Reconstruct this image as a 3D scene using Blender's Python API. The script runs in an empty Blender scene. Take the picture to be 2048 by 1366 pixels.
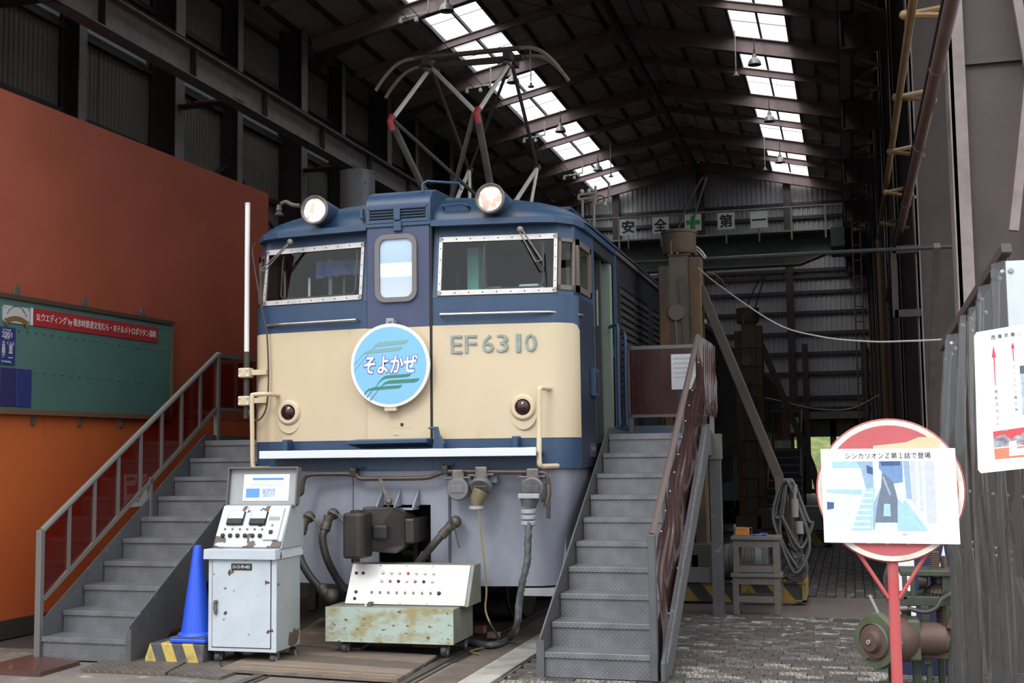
import bpy, bmesh, math, random
from mathutils import Vector, Matrix
rnd = random.Random(7)
SC = bpy.context.scene
COL = SC.collection
R = math.radians

# ------------------------------------------------------------------ camera, sky, exposure
F = 2466.0                                   # focal length in pixels of a 2048 px wide frame
YAW, PIT, ROL = 0.265662, 0.089531, -0.012573
EYE = Vector((0, 0, 1.55))
fw = Vector((-math.sin(YAW) * math.cos(PIT), math.cos(YAW) * math.cos(PIT), math.sin(PIT)))
r0 = Vector((math.cos(YAW), math.sin(YAW), 0))
u0 = r0.cross(fw)
rt = r0 * math.cos(ROL) + u0 * math.sin(ROL)
up = u0 * math.cos(ROL) - r0 * math.sin(ROL)
cd = bpy.data.cameras.new('camera')
cd.sensor_width = 36.0
cd.lens = F / 2048 * 36.0
cd.clip_start = 0.05
cd.clip_end = 500
cam = bpy.data.objects.new('camera', cd)
COL.objects.link(cam)
cam.matrix_world = Matrix(((rt.x, up.x, -fw.x, EYE.x), (rt.y, up.y, -fw.y, EYE.y), (rt.z, up.z, -fw.z, EYE.z), (0, 0, 0, 1)))
SC.camera = cam
SC.view_settings.view_transform = 'Standard'
SC.view_settings.look = 'None'
SC.view_settings.gamma = 1.0
SC.view_settings.use_curve_mapping = False
SC.view_settings.exposure = 1.0
SC.cycles.max_bounces = 8
SC.cycles.diffuse_bounces = 5
SC.cycles.glossy_bounces = 4
SC.cycles.transmission_bounces = 6
SC.cycles.transparent_max_bounces = 12
SC.cycles.caustics_reflective = False
SC.cycles.caustics_refractive = False
SC.cycles.sample_clamp_indirect = 4.0

SKY = 1.12                                   # overcast sky
w = bpy.data.worlds.new('overcast_sky')
SC.world = w
w.use_nodes = True
wn, wl = w.node_tree.nodes, w.node_tree.links
wn.clear()
wo = wn.new('ShaderNodeOutputWorld')
wb = wn.new('ShaderNodeBackground')
tc = wn.new('ShaderNodeTexCoord')
sx = wn.new('ShaderNodeSeparateXYZ')
rp = wn.new('ShaderNodeValToRGB')
rp.color_ramp.elements[0].position = 0.0
rp.color_ramp.elements[0].color = (0.50, 0.545, 0.60, 1)
rp.color_ramp.elements[1].position = 1.0
rp.color_ramp.elements[1].color = (1.6, 1.62, 1.65, 1)
wl.new(tc.outputs['Generated'], sx.inputs[0])
wl.new(sx.outputs['Z'], rp.inputs[0])
wl.new(rp.outputs[0], wb.inputs['Color'])
wb.inputs['Strength'].default_value = SKY
wl.new(wb.outputs[0], wo.inputs['Surface'])
sd = bpy.data.lights.new('hazy_sun', 'SUN')   # bright part of the overcast sky above the yard in front of the shed
sd.energy = 0.55
sd.angle = R(16)
sd.color = (1.0, 0.98, 0.95)
sun = bpy.data.objects.new('hazy_sun', sd)
COL.objects.link(sun)
sun.rotation_euler = (R(48), 0, R(-14))

# ------------------------------------------------------------------ helpers
def ray(u, v):
    return rt * ((u - 1024) / F) + up * (-(v - 683) / F) + fw
def at_y(u, v, Y):
    d = ray(u, v); return EYE + d * (Y / d.y)
def at_x(u, v, X):
    d = ray(u, v); return EYE + d * (X / d.x)
def at_z(u, v, Z=0.0):
    d = ray(u, v); return EYE + d * ((Z - EYE.z) / d.z)

MATS = {}
def srgb(h):
    c = [int(h[i:i + 2], 16) / 255 for i in (0, 2, 4)]
    return tuple(x / 12.92 if x < 0.04045 else ((x + 0.055) / 1.055) ** 2.4 for x in c)
def mat(name, col, rough=0.5, metal=0.0, col2=None, scale=6.0, thr=(0.35, 0.7), spots=None, spot_scale=9.0, spot_thr=(0.62, 0.66),
        bump=0.0, bscale=60.0, emit=0.0, stretch=None, spec=0.5):
    """a painted or raw surface: base colour, a cloudy second colour, and chipped or rusty spots of a third one"""
    m = bpy.data.materials.new(name)
    m.use_nodes = True
    n, l = m.node_tree.nodes, m.node_tree.links
    b = n['Principled BSDF']
    b.inputs['Base Color'].default_value = (*col, 1)
    b.inputs['Roughness'].default_value = rough
    b.inputs['Metallic'].default_value = metal
    b.inputs['Specular IOR Level'].default_value = spec
    tc = mp = None
    if col2 or spots or bump:
        tc = n.new('ShaderNodeTexCoord')
        mp = n.new('ShaderNodeMapping')
        l.new(tc.outputs['Object'], mp.inputs[0])
        if stretch: mp.inputs['Scale'].default_value = stretch
    out = None
    if col2:
        t = n.new('ShaderNodeTexNoise'); t.inputs['Scale'].default_value = scale; t.inputs['Detail'].default_value = 6
        t.inputs['Roughness'].default_value = 0.65
        l.new(mp.outputs[0], t.inputs['Vector'])
        rp = n.new('ShaderNodeMapRange'); rp.inputs[1].default_value = thr[0]; rp.inputs[2].default_value = thr[1]
        l.new(t.outputs['Fac'], rp.inputs[0])
        mx = n.new('ShaderNodeMix'); mx.data_type = 'RGBA'
        mx.inputs[6].default_value = (*col, 1); mx.inputs[7].default_value = (*col2, 1)
        l.new(rp.outputs[0], mx.inputs[0])
        out = mx.outputs[2]
    if spots:
        t = n.new('ShaderNodeTexNoise'); t.inputs['Scale'].default_value = spot_scale; t.inputs['Detail'].default_value = 4
        l.new(mp.outputs[0], t.inputs['Vector'])
        rp = n.new('ShaderNodeMapRange'); rp.inputs[1].default_value = spot_thr[0]; rp.inputs[2].default_value = spot_thr[1]
        l.new(t.outputs['Fac'], rp.inputs[0])
        mx = n.new('ShaderNodeMix'); mx.data_type = 'RGBA'
        mx.inputs[6].default_value = (*col, 1); mx.inputs[7].default_value = (*spots, 1)
        if out: l.new(out, mx.inputs[6])
        l.new(rp.outputs[0], mx.inputs[0])
        out = mx.outputs[2]
    if out: l.new(out, b.inputs['Base Color'])
    if bump:
        t = n.new('ShaderNodeTexNoise'); t.inputs['Scale'].default_value = bscale; t.inputs['Detail'].default_value = 5
        l.new(mp.outputs[0], t.inputs['Vector'])
        bp = n.new('ShaderNodeBump'); bp.inputs['Strength'].default_value = bump; bp.inputs['Distance'].default_value = 0.01
        l.new(t.outputs['Fac'], bp.inputs['Height'])
        l.new(bp.outputs[0], b.inputs['Normal'])
    if emit:
        b.inputs['Emission Color'].default_value = (*col, 1)
        b.inputs['Emission Strength'].default_value = emit
    MATS[name] = m
    return m

def sheet_mat(name, tint, gloss=0.1, rough=0.05, glosscol=(1, 1, 1), diffuse=None, dmix=0.0):
    """glass or plastic sheet seen through: tinted transparency under a Fresnel gloss, optionally a little milky"""
    m = bpy.data.materials.new(name); m.use_nodes = True
    n, l = m.node_tree.nodes, m.node_tree.links
    n.clear()
    o = n.new('ShaderNodeOutputMaterial'); t = n.new('ShaderNodeBsdfTransparent'); g = n.new('ShaderNodeBsdfGlossy')
    t.inputs[0].default_value = (*tint, 1); g.inputs[0].default_value = (*glosscol, 1); g.inputs['Roughness'].default_value = rough
    lw = n.new('ShaderNodeLayerWeight'); lw.inputs['Blend'].default_value = 0.5
    pw_ = n.new('ShaderNodeMath'); pw_.operation = 'POWER'; pw_.inputs[1].default_value = 5.0
    l.new(lw.outputs['Facing'], pw_.inputs[0])
    ma = n.new('ShaderNodeMath'); ma.operation = 'MULTIPLY_ADD'; ma.inputs[1].default_value = 0.9; ma.inputs[2].default_value = 0.04 + gloss
    l.new(pw_.outputs[0], ma.inputs[0])
    base = t.outputs[0]
    if diffuse:
        d = n.new('ShaderNodeBsdfDiffuse'); d.inputs[0].default_value = (*diffuse, 1)
        m1 = n.new('ShaderNodeMixShader'); m1.inputs[0].default_value = dmix
        l.new(base, m1.inputs[1]); l.new(d.outputs[0], m1.inputs[2]); base = m1.outputs[0]
    m2 = n.new('ShaderNodeMixShader')
    l.new(ma.outputs[0], m2.inputs[0]); l.new(base, m2.inputs[1]); l.new(g.outputs[0], m2.inputs[2])
    l.new(m2.outputs[0], o.inputs[0])
    return m

def stripe_mat(name, a, b, k=4.0, off=0.0, slant=1.0, dirt=(0.05, 0.045, 0.04)):
    """hazard stripes painted slantwise on a steel or concrete face"""
    m = mat(name, a, 0.6)
    n, l = m.node_tree.nodes, m.node_tree.links
    bs = n['Principled BSDF']
    tc = n.new('ShaderNodeTexCoord'); s = n.new('ShaderNodeSeparateXYZ'); l.new(tc.outputs['Object'], s.inputs[0])
    m1 = n.new('ShaderNodeMath'); m1.operation = 'MULTIPLY_ADD'; m1.inputs[1].default_value = slant
    l.new(s.outputs['Z'], m1.inputs[0]); l.new(s.outputs['X'], m1.inputs[2])
    m2 = n.new('ShaderNodeMath'); m2.operation = 'MULTIPLY_ADD'; m2.inputs[1].default_value = k; m2.inputs[2].default_value = off
    l.new(m1.outputs[0], m2.inputs[0])
    m3 = n.new('ShaderNodeMath'); m3.operation = 'FRACT'; l.new(m2.outputs[0], m3.inputs[0])
    m4 = n.new('ShaderNodeMath'); m4.operation = 'GREATER_THAN'; m4.inputs[1].default_value = 0.5; l.new(m3.outputs[0], m4.inputs[0])
    mx = n.new('ShaderNodeMix'); mx.data_type = 'RGBA'; mx.inputs[6].default_value = (*a, 1); mx.inputs[7].default_value = (*b, 1)
    l.new(m4.outputs[0], mx.inputs[0])
    t = n.new('ShaderNodeTexNoise'); t.inputs['Scale'].default_value = 14; t.inputs['Detail'].default_value = 6
    l.new(tc.outputs['Object'], t.inputs['Vector'])
    r2 = n.new('ShaderNodeMapRange'); r2.inputs[1].default_value = 0.48; r2.inputs[2].default_value = 0.75; r2.inputs[4].default_value = 0.75
    l.new(t.outputs['Fac'], r2.inputs[0])
    my = n.new('ShaderNodeMix'); my.data_type = 'RGBA'; my.inputs[7].default_value = (*dirt, 1)
    l.new(r2.outputs[0], my.inputs[0]); l.new(mx.outputs[2], my.inputs[6]); l.new(my.outputs[2], bs.inputs['Base Color'])
    return m

def checker_mat(name, col, worn, rough=0.38, metal=0.35, pitch=0.034):
    """diamond tread plate: small raised bars turned by 90 degrees from cell to cell"""
    m = mat(name, col, rough, metal)
    n, l = m.node_tree.nodes, m.node_tree.links
    bs = n['Principled BSDF']
    def M(op, a, b=None, c=None):
        x = n.new('ShaderNodeMath'); x.operation = op
        for i, q in enumerate((a, b, c)):
            if q is None: continue
            if isinstance(q, (int, float)): x.inputs[i].default_value = q
            else: l.new(q, x.inputs[i])
        return x.outputs[0]
    tc = n.new('ShaderNodeTexCoord'); s = n.new('ShaderNodeSeparateXYZ'); l.new(tc.outputs['Object'], s.inputs[0])
    X = M('DIVIDE', s.outputs['X'], pitch)
    Y = M('DIVIDE', M('ADD', s.outputs['Y'], s.outputs['Z']), pitch)
    A = M('MULTIPLY', M('ADD', X, Y), 0.7071)
    B = M('MULTIPLY', M('SUBTRACT', X, Y), 0.7071)
    ca, cb = M('FLOOR', A), M('FLOOR', B)
    fa, fb = M('SUBTRACT', M('FRACT', A), 0.5), M('SUBTRACT', M('FRACT', B), 0.5)
    par = M('MODULO', M('ABSOLUTE', M('ADD', ca, cb)), 2.0)
    # swap the axes in every other cell
    p = M('ADD', M('MULTIPLY', fa, par), M('MULTIPLY', fb, M('SUBTRACT', 1.0, par)))
    q = M('ADD', M('MULTIPLY', fb, par), M('MULTIPLY', fa, M('SUBTRACT', 1.0, par)))
    d = M('ADD', M('POWER', M('DIVIDE', p, 0.47), 2.0), M('POWER', M('DIVIDE', q, 0.15), 2.0))
    h = n.new('ShaderNodeMapRange'); h.inputs[1].default_value = 1.0; h.inputs[2].default_value = 0.55
    l.new(d, h.inputs[0])
    t = n.new('ShaderNodeTexNoise'); t.inputs['Scale'].default_value = 5; t.inputs['Detail'].default_value = 5
    l.new(tc.outputs['Object'], t.inputs['Vector'])
    r2 = n.new('ShaderNodeMapRange'); r2.inputs[1].default_value = 0.3; r2.inputs[2].default_value = 0.7
    r2.inputs[3].default_value = 0.72; r2.inputs[4].default_value = 1.12
    l.new(t.outputs['Fac'], r2.inputs[0])
    mx = n.new('ShaderNodeMix'); mx.data_type = 'RGBA'; mx.inputs[6].default_value = (*col, 1); mx.inputs[7].default_value = (*worn, 1)
    l.new(h.outputs[0], mx.inputs[0])
    vm = n.new('ShaderNodeVectorMath'); vm.operation = 'SCALE'; l.new(mx.outputs[2], vm.inputs[0]); l.new(r2.outputs[0], vm.inputs['Scale'])
    l.new(vm.outputs[0], bs.inputs['Base Color'])
    bp = n.new('ShaderNodeBump'); bp.inputs['Strength'].default_value = 0.8; bp.inputs['Distance'].default_value = 0.004
    l.new(h.outputs[0], bp.inputs['Height']); l.new(bp.outputs[0], bs.inputs['Normal'])
    return m

class MB:
    """collects faces; build() links them as ONE mesh object"""
    def __init__(s, off=(0, 0, 0)):
        s.v, s.f, s.off = [], [], Vector(off)
    def add(s, vs, fs):
        k = len(s.v)
        s.v += [Vector(p) - s.off for p in vs]
        s.f += [tuple(i + k for i in f) for f in fs]
        return s
    def box(s, a, b, M=None):
        x0, y0, z0 = a; x1, y1, z1 = b
        vs = [(x0, y0, z0), (x1, y0, z0), (x1, y1, z0), (x0, y1, z0), (x0, y0, z1), (x1, y0, z1), (x1, y1, z1), (x0, y1, z1)]
        if M is not None: vs = [M @ Vector(p) for p in vs]
        return s.add(vs, [(0, 3, 2, 1), (4, 5, 6, 7), (0, 1, 5, 4), (1, 2, 6, 5), (2, 3, 7, 6), (3, 0, 4, 7)])
    def cbox(s, c, d, M=None):
        c = Vector(c); d = Vector(d) / 2
        return s.box(c - d, c + d, M)
    def quad(s, *p):
        return s.add(p, [tuple(range(len(p)))])
    def bar(s, a, b, w, h, upv=(0, 0, 1)):
        """rectangular bar from a to b, w across, h along upv"""
        a, b = Vector(a), Vector(b)
        d = (b - a).normalized(); x = d.cross(Vector(upv))
        if x.length < 1e-4: x = d.cross(Vector((1, 0, 0)))
        x.normalize(); z = x.cross(d)
        x *= w / 2; z *= h / 2
        return s.add([a - x - z, a + x - z, a + x + z, a - x + z, b - x - z, b + x - z, b + x + z, b - x + z],
                     [(0, 1, 2, 3), (7, 6, 5, 4), (0, 4, 5, 1), (1, 5, 6, 2), (2, 6, 7, 3), (3, 7, 4, 0)])
    def prism(s, poly, axis, a, b):
        """2-D polygon pushed along an axis: x -> poly is (y,z), y -> (x,z), z -> (x,y)"""
        def P(p, t):
            return {'x': (t, p[0], p[1]), 'y': (p[0], t, p[1]), 'z': (p[0], p[1], t)}[axis]
        n = len(poly)
        return s.add([P(p, a) for p in poly] + [P(p, b) for p in poly],
                     [tuple(range(n)), tuple(range(2 * n - 1, n - 1, -1))] + [(i, (i + 1) % n, n + (i + 1) % n, n + i) for i in range(n)])
    def tube(s, pts, r, n=8, caps=True, r2=None):
        pts = [Vector(p) for p in pts]
        m = len(pts)
        rings = []
        prev = None
        for i, p in enumerate(pts):
            d = (pts[min(i + 1, m - 1)] - pts[max(i - 1, 0)]).normalized()
            if prev is None:
                x = d.cross(Vector((0, 0, 1)))
                if x.length < 1e-3: x = d.cross(Vector((0, 1, 0)))
            else:
                x = prev - d * prev.dot(d)
            x.normalize(); prev = x; y = d.cross(x)
            rr = r if r2 is None else r + (r2 - r) * i / max(1, m - 1)
            rings.append([p + (x * math.cos(2 * math.pi * k / n) + y * math.sin(2 * math.pi * k / n)) * rr for k in range(n)])
        return s.loft(rings, True, caps)
    def loft(s, rings, closed=True, caps=False):
        n = len(rings[0]); vs = [p for q in rings for p in q]; fs = []
        for i in range(len(rings) - 1):
            for k in range(n if closed else n - 1):
                fs.append((i * n + k, i * n + (k + 1) % n, (i + 1) * n + (k + 1) % n, (i + 1) * n + k))
        if caps: fs += [tuple(range(n - 1, -1, -1)), tuple(range((len(rings) - 1) * n, len(rings) * n))]
        return s.add(vs, fs)
    def cyl(s, a, b, r, r2=None, n=20):
        return s.tube([a, b], r, n, True, r2)
    def lathe(s, prof, c=(0, 0, 0), axis='z', n=24, caps=True):
        """profile [(radius, height)...] turned about an axis through c"""
        c = Vector(c); rings = []
        for r, h in prof:
            q = []
            for k in range(n):
                a = 2 * math.pi * k / n; x, y = r * math.cos(a), r * math.sin(a)
                q.append(c + Vector({'z': (x, y, h), 'y': (x, h, y), 'x': (h, x, y)}[axis]))
            rings.append(q)
        return s.loft(rings, True, caps)
    def sphere(s, c, r, n=12, sq=(1, 1, 1)):
        c = Vector(c)
        prof = [(max(1e-4, math.sin(math.pi * i / n)) * r, -math.cos(math.pi * i / n) * r) for i in range(n + 1)]
        k = len(s.v); s.lathe(prof, (0, 0, 0), 'z', 2 * n, True)
        for i in range(k, len(s.v)):
            p = s.v[i] + s.off
            s.v[i] = Vector((p.x * sq[0], p.y * sq[1], p.z * sq[2])) + c - s.off
        return s
    def build(s, name, m, parent=None, smooth=False, bevel=0.0, seg=2):
        me = bpy.data.meshes.new(name)
        me.from_pydata([tuple(p) for p in s.v], [], s.f)
        bm = bmesh.new(); bm.from_mesh(me)
        bmesh.ops.recalc_face_normals(bm, faces=bm.faces)
        bm.to_mesh(me); bm.free()
        me.materials.append(m)
        o = bpy.data.objects.new(name, me)
        COL.objects.link(o)
        if parent: o.parent = parent
        if smooth:
            for p in me.polygons: p.use_smooth = True
            try:
                me.set_sharp_from_angle(angle=R(40))
            except Exception: pass
        if bevel:
            b = o.modifiers.new('edge', 'BEVEL'); b.width = bevel; b.segments = seg; b.limit_method = 'ANGLE'; b.angle_limit = R(35)
        return o

def thing(name, label, cat, loc=(0, 0, 0), rz=0.0, group=None):
    o = bpy.data.objects.new(name, None)
    o.empty_display_size = 0.1
    COL.objects.link(o)
    o.location = loc; o.rotation_euler = (0, 0, rz)
    o['label'] = label; o['category'] = cat
    if group: o['group'] = group
    return o
def tag(o, label, cat, group=None):
    o['label'] = label; o['category'] = cat
    if group: o['group'] = group
    return o
def struct(name):
    o = bpy.data.objects.new(name, None); COL.objects.link(o); o['kind'] = 'structure'; return o
def copy_tree(o, parent=None):
    c = o.copy(); COL.objects.link(c)
    if parent: c.parent = parent
    for ch in o.children: copy_tree(ch, c)
    return c
def stuff(o):
    o['kind'] = 'stuff'; return o
def bez(pts, n=6):
    """smooth curve through points (Catmull-Rom)"""
    p = [Vector(q) for q in pts]; p = [p[0] * 2 - p[1]] + p + [p[-1] * 2 - p[-2]]; out = []
    for i in range(1, len(p) - 2):
        for k in range(n):
            t = k / n
            out.append(0.5 * ((2 * p[i]) + (p[i + 1] - p[i - 1]) * t + (2 * p[i - 1] - 5 * p[i] + 4 * p[i + 1] - p[i + 2]) * t * t
                              + (3 * p[i] - p[i - 1] - 3 * p[i + 1] + p[i + 2]) * t ** 3))
    return out + [p[-2]]

FRONT = Matrix(((1, 0, 0), (0, 0, -1), (0, 1, 0)))     # text plane turned to face -y
def text(name, s, m, parent, loc, rot=FRONT, w=None, h=None, size=0.1, ext=0.001, bold=0.0, shear=0.0, align='CENTER', sp=1.0):
    cu = bpy.data.curves.new(name, 'FONT')
    cu.body = s; cu.size = size; cu.extrude = ext; cu.offset = bold; cu.shear = shear
    cu.align_x = align; cu.align_y = 'CENTER'; cu.resolution_u = 2; cu.space_character = sp
    o = bpy.data.objects.new(name, cu); COL.objects.link(o)
    dg = bpy.context.evaluated_depsgraph_get()
    me = bpy.data.meshes.new_from_object(o.evaluated_get(dg))
    bpy.data.objects.remove(o); bpy.data.curves.remove(cu)
    me.name = name
    xs = [v.co.x for v in me.vertices]; ys = [v.co.y for v in me.vertices]
    if xs:
        cx, cy = (min(xs) + max(xs)) / 2, (min(ys) + max(ys)) / 2
        kx = w / (max(xs) - min(xs)) if w else None
        ky = h / (max(ys) - min(ys)) if h else None
        kx = kx or ky or 1; ky = ky or kx
        if align == 'LEFT': cx = min(xs)
        for v in me.vertices:
            v.co = rot @ Vector(((v.co.x - cx) * kx, (v.co.y - cy) * ky, v.co.z))
    me.materials.clear(); me.materials.append(m)
    o = bpy.data.objects.new(name, me); COL.objects.link(o)
    o.parent = parent; o.location = loc
    return o

# ------------------------------------------------------------------ materials
steel = mat('brown_painted_steel', (0.062, 0.041, 0.036), 0.55, 0, (0.042, 0.028, 0.026), 2, bump=0.1)
steel_dk = mat('dark_brown_steel', (0.05, 0.038, 0.037), 0.6, 0, (0.03, 0.023, 0.022), 3)
flange = mat('dusty_steel_flange', (0.24, 0.20, 0.19), 0.6, 0, (0.16, 0.125, 0.115), 5)
rafterm = mat('dusty_rafter_paint', (0.30, 0.215, 0.195), 0.7, 0, (0.22, 0.15, 0.14), 3)
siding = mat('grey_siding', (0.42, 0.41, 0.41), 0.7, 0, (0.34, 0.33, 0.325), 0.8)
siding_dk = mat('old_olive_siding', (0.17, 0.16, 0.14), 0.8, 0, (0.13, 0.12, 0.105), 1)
rooft = mat('roof_board', (0.52, 0.46, 0.39), 0.9, 0, (0.36, 0.315, 0.27), 2, stretch=(.3, 2.5, 1))
orange = mat('orange_painted_board', (0.30, 0.064, 0.030), 0.6, 0, (0.245, 0.048, 0.022), 1.3, bump=0.05)
darkbase = mat('dark_wood_base', (0.035, 0.028, 0.026), 0.7)
black = mat('black', (0.012, 0.012, 0.013), 0.6)
rubber = mat('black_rubber', (0.022, 0.021, 0.02), 0.55, 0, (0.045, 0.04, 0.036), 12)
grey_metal = mat('grey_metal', (0.30, 0.31, 0.33), 0.5)
chrome = mat('polished_steel', (0.82, 0.82, 0.83), 0.16, 1.0)
alu = mat('window_aluminium', (0.50, 0.49, 0.475), 0.4, 0.55, (0.38, 0.36, 0.335), 9)
satin = mat('dull_chrome', (0.50, 0.49, 0.48), 0.28, 0.9, (0.36, 0.34, 0.33), 12)
dull = mat('weathered_bare_metal', (0.20, 0.18, 0.16), 0.5, 0.5, (0.10, 0.085, 0.075), 12)
rust = mat('rusty_metal', (0.13, 0.07, 0.035), 0.8, 0, (0.07, 0.05, 0.038), 8)
white = mat('white_paint', (0.72, 0.72, 0.71), 0.5)
paper = mat('white_paper', (0.85, 0.86, 0.86), 0.6)
ink = mat('black_ink', (0.02, 0.02, 0.022), 0.6)
red_ink = mat('red_ink', (0.62, 0.05, 0.06), 0.6)
# ------------------------------------------------------------------ the shed
XC, XR, XL = -4.93, 1.45, -11.5               # ridge, right siding, left siding
RIDGE, SLOPE = 12.06, 0.22
FRAMES = [9.25 + 4.97 * k for k in range(8)]  # 9.25 ... 44.04
YB = 44.5
def roof_z(x): return RIDGE - SLOPE * abs(x - XC)

# floor ------------------------------------------------------------
conc = mat('floor_concrete', (0.17, 0.15, 0.13), 0.75, 0, (0.10, 0.088, 0.08), 1.6, spots=(0.30, 0.28, 0.25), spot_scale=5, spot_thr=(0.62, 0.72), bump=0.25, bscale=30)
brown_conc = mat('brown_oily_concrete', (0.115, 0.088, 0.077), 0.55, 0, (0.085, 0.066, 0.06), 1.2)
joint = mat('paving_joint', (0.03, 0.027, 0.025), 0.9)
pav = [mat('wood_block_%s' % n, c, 0.72, 0, d, 14, spots=(0.36, 0.33, 0.29), spot_scale=11, spot_thr=t, bump=0.5, bscale=70) for n, c, d, t in (
    ('slate', (0.062, 0.057, 0.055), (0.042, 0.038, 0.036), (0.61, 0.70)),
    ('brown', (0.085, 0.067, 0.055), (0.055, 0.043, 0.036), (0.58, 0.68)),
    ('ash', (0.105, 0.096, 0.09), (0.07, 0.062, 0.057), (0.56, 0.68)),
    ('worn', (0.17, 0.15, 0.13), (0.085, 0.074, 0.064), (0.48, 0.60)))]
floor = struct('floor')
MB().box((-40, -30, -0.3), (40, 60, -0.06)).build('ground_slab', conc, floor)
# zones of flooring, each a slab on the ground slab
MB().box((-12, -6, -0.059), (-2.38, 8.92, -0.012)).build('concrete_slab', conc, floor)
dirt = mat('oily_dark_floor', (0.060, 0.049, 0.042), 0.8, 0, (0.038, 0.031, 0.027), 2.5, bump=0.4, bscale=25)
MB().box((-12, 8.92, -0.059), (-2.38, 60, -0.012)).build('oily_floor', dirt, floor)
MB().box((-2.38, -6, -0.059), (8, 7.35, -0.012)).build('concrete_slab', conc, floor)
MB().box((-2.38, 7.35, -0.059), (1.45, 11.85, -0.03)).build('paving_bed', joint, floor)
MB().box((-2.38, 11.85, -0.059), (1.45, 13.45, -0.002)).build('concrete_strip', brown_conc, floor)
MB().box((-2.38, 13.45, -0.059), (1.45, 24.0, -0.03)).build('paving_bed', joint, floor)
MB().box((-2.38, 24.0, -0.059), (1.45, 60, -0.004)).build('concrete_slab', brown_conc, floor)
# wooden paving blocks in running bond
cells = []
rows = 0
y = 7.36
while y < 11.8:
    x = -2.36 + (0.1 if rows % 2 else 0)
    while x < 1.35:
        L = 0.185 + rnd.random() * 0.02
        cells.append((x, y, min(L, 1.44 - x)))
        x += L + 0.008
    y += 0.108; rows += 1
def seen(c):
    return not (c[0] < -1.38 and 8.4 < c[1]) and c[1] > 7.9
order = sorted(cells, key=lambda c: (not seen(c), c[1]))
bmesh_cache = []
for mi, pm in enumerate(pav):
    for t in range(3):
        h = 0.004 * rnd.random()
        bmesh_cache.append(MB().box((0, 0, -0.03), (1, 0.098, -0.004 + h)).build('paving_block', pm, floor, bevel=0.006, seg=1))
first = {id(o): True for o in bmesh_cache}
def pick(c):
    near = max(0.0, min(1.0, (9.6 - c[1]) / 1.8))
    q = rnd.random()
    mi = 3 if q < 0.1 + 0.35 * near else (2 if q < 0.35 + 0.3 * near else (1 if q < 0.62 else 0))
    return bmesh_cache[mi * 3 + rnd.randrange(3)]
for c in order[:280]:
    o = pick(c)
    if first[id(o)]: first[id(o)] = False
    else:
        o = o.copy(); COL.objects.link(o); o.parent = floor
    o.location = (c[0], c[1], 0.004 * rnd.random() - 0.002); o.scale = (c[2], 1, 1); o.rotation_euler = (R(rnd.uniform(-.8, .8)), R(rnd.uniform(-.5, .5)), 0)
for o in bmesh_cache:
    if first[id(o)]: bpy.data.objects.remove(o)
sets = [MB() for _ in range(4)]
for c in order[280:]:
    q = rnd.random(); h = 0.005 * rnd.random() - 0.005
    sets[0 if q < .42 else 1 if q < .68 else 2 if q < .92 else 3].box((c[0], c[1], -0.03), (c[0] + c[2], c[1] + 0.098, h))
y = 13.46; rows = 0
while y < 23.9:                                 # farther field of blocks laid lengthwise
    x = -1.3
    while x < 1.3:
        o_ = 0.15 if int(x / 0.1 + 100) % 2 else 0
        sets[0 if rnd.random() < .6 else 1].box((x, y + o_, -0.03), (x + 0.092, y + o_ + 0.28, -0.006 + 0.004 * rnd.random()))
        x += 0.1
    y += 0.3
for s_, pm in zip(sets, pav): stuff(s_.build('paving_blocks_beyond', pm, floor))
# rails set flush in the floor and the concrete kerbs beside them
railm = mat('rail_steel', (0.10, 0.085, 0.075), 0.45, 0.4, (0.06, 0.045, 0.04), 10)
kerb = mat('worn_light_concrete', (0.36, 0.34, 0.31), 0.8, 0, (0.20, 0.185, 0.165), 3, (0.4, 0.65), bump=0.3)
for gx in (-3.0, -4.1):
    tag(MB().box((gx - 0.035, -2, -0.012), (gx + 0.035, 44, 0.004)).box((gx + 0.07, -2, -0.012), (gx + 0.085, 44, -0.002)).build('track_rail', railm),
        'flush steel track rail under the %s of the front locomotive' % ('sand-coloured nameplate side' if gx > -3.5 else 'tall grey cabinet side'), 'rail', 'flush track rails')
kb = struct('trim_1')
y0 = 7.2
for i in range(7):
    L = 1.1 + 0.3 * rnd.random()
    MB().box((-2.62, y0, -0.012), (-2.40, y0 + L - 0.012, 0.006)).build('kerb_stone', kerb, kb, bevel=0.006)
    MB().box((-2.86, y0, -0.012), (-2.63, y0 + L - 0.012, 0.001)).build('kerb_plank', mat('old_brown_kerb_%d' % i, (0.13, 0.10, 0.08), 0.8, 0, (0.07, 0.055, 0.046), 6) , kb)
    y0 += L

# walls ------------------------------------------------------------
def corrugated(mb, p0, p1, z0f, z1f, pitch, depth, nrm):
    """trapezoid ribs from p0 to p1 (ground line), height functions of the run length"""
    p0, p1 = Vector(p0), Vector(p1); L = (p1 - p0).length; d = (p1 - p0) / L; nrm = Vector(nrm)
    t = 0.0; lo, hi = [], []
    while t < L:
        for f, g in ((0, 0), (.4, 0), (.5, 1), (.9, 1)):
            s_ = min(L, t + f * pitch); q = p0 + d * s_ + nrm * depth * g
            lo.append((q.x, q.y, z0f(s_))); hi.append((q.x, q.y, z1f(s_)))
        t += pitch
    mb.loft([lo, hi], False)
wl_ = struct('wall_left')
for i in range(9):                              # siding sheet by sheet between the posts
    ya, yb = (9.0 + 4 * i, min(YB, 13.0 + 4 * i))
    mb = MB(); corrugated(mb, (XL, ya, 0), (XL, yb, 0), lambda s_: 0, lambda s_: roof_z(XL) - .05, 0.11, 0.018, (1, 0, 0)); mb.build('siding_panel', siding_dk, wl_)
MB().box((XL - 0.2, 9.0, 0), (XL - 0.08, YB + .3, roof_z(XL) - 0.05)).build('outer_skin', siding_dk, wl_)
lf = [18.6 + 5.05 * (k - 2) for k in range(8)]
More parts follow.
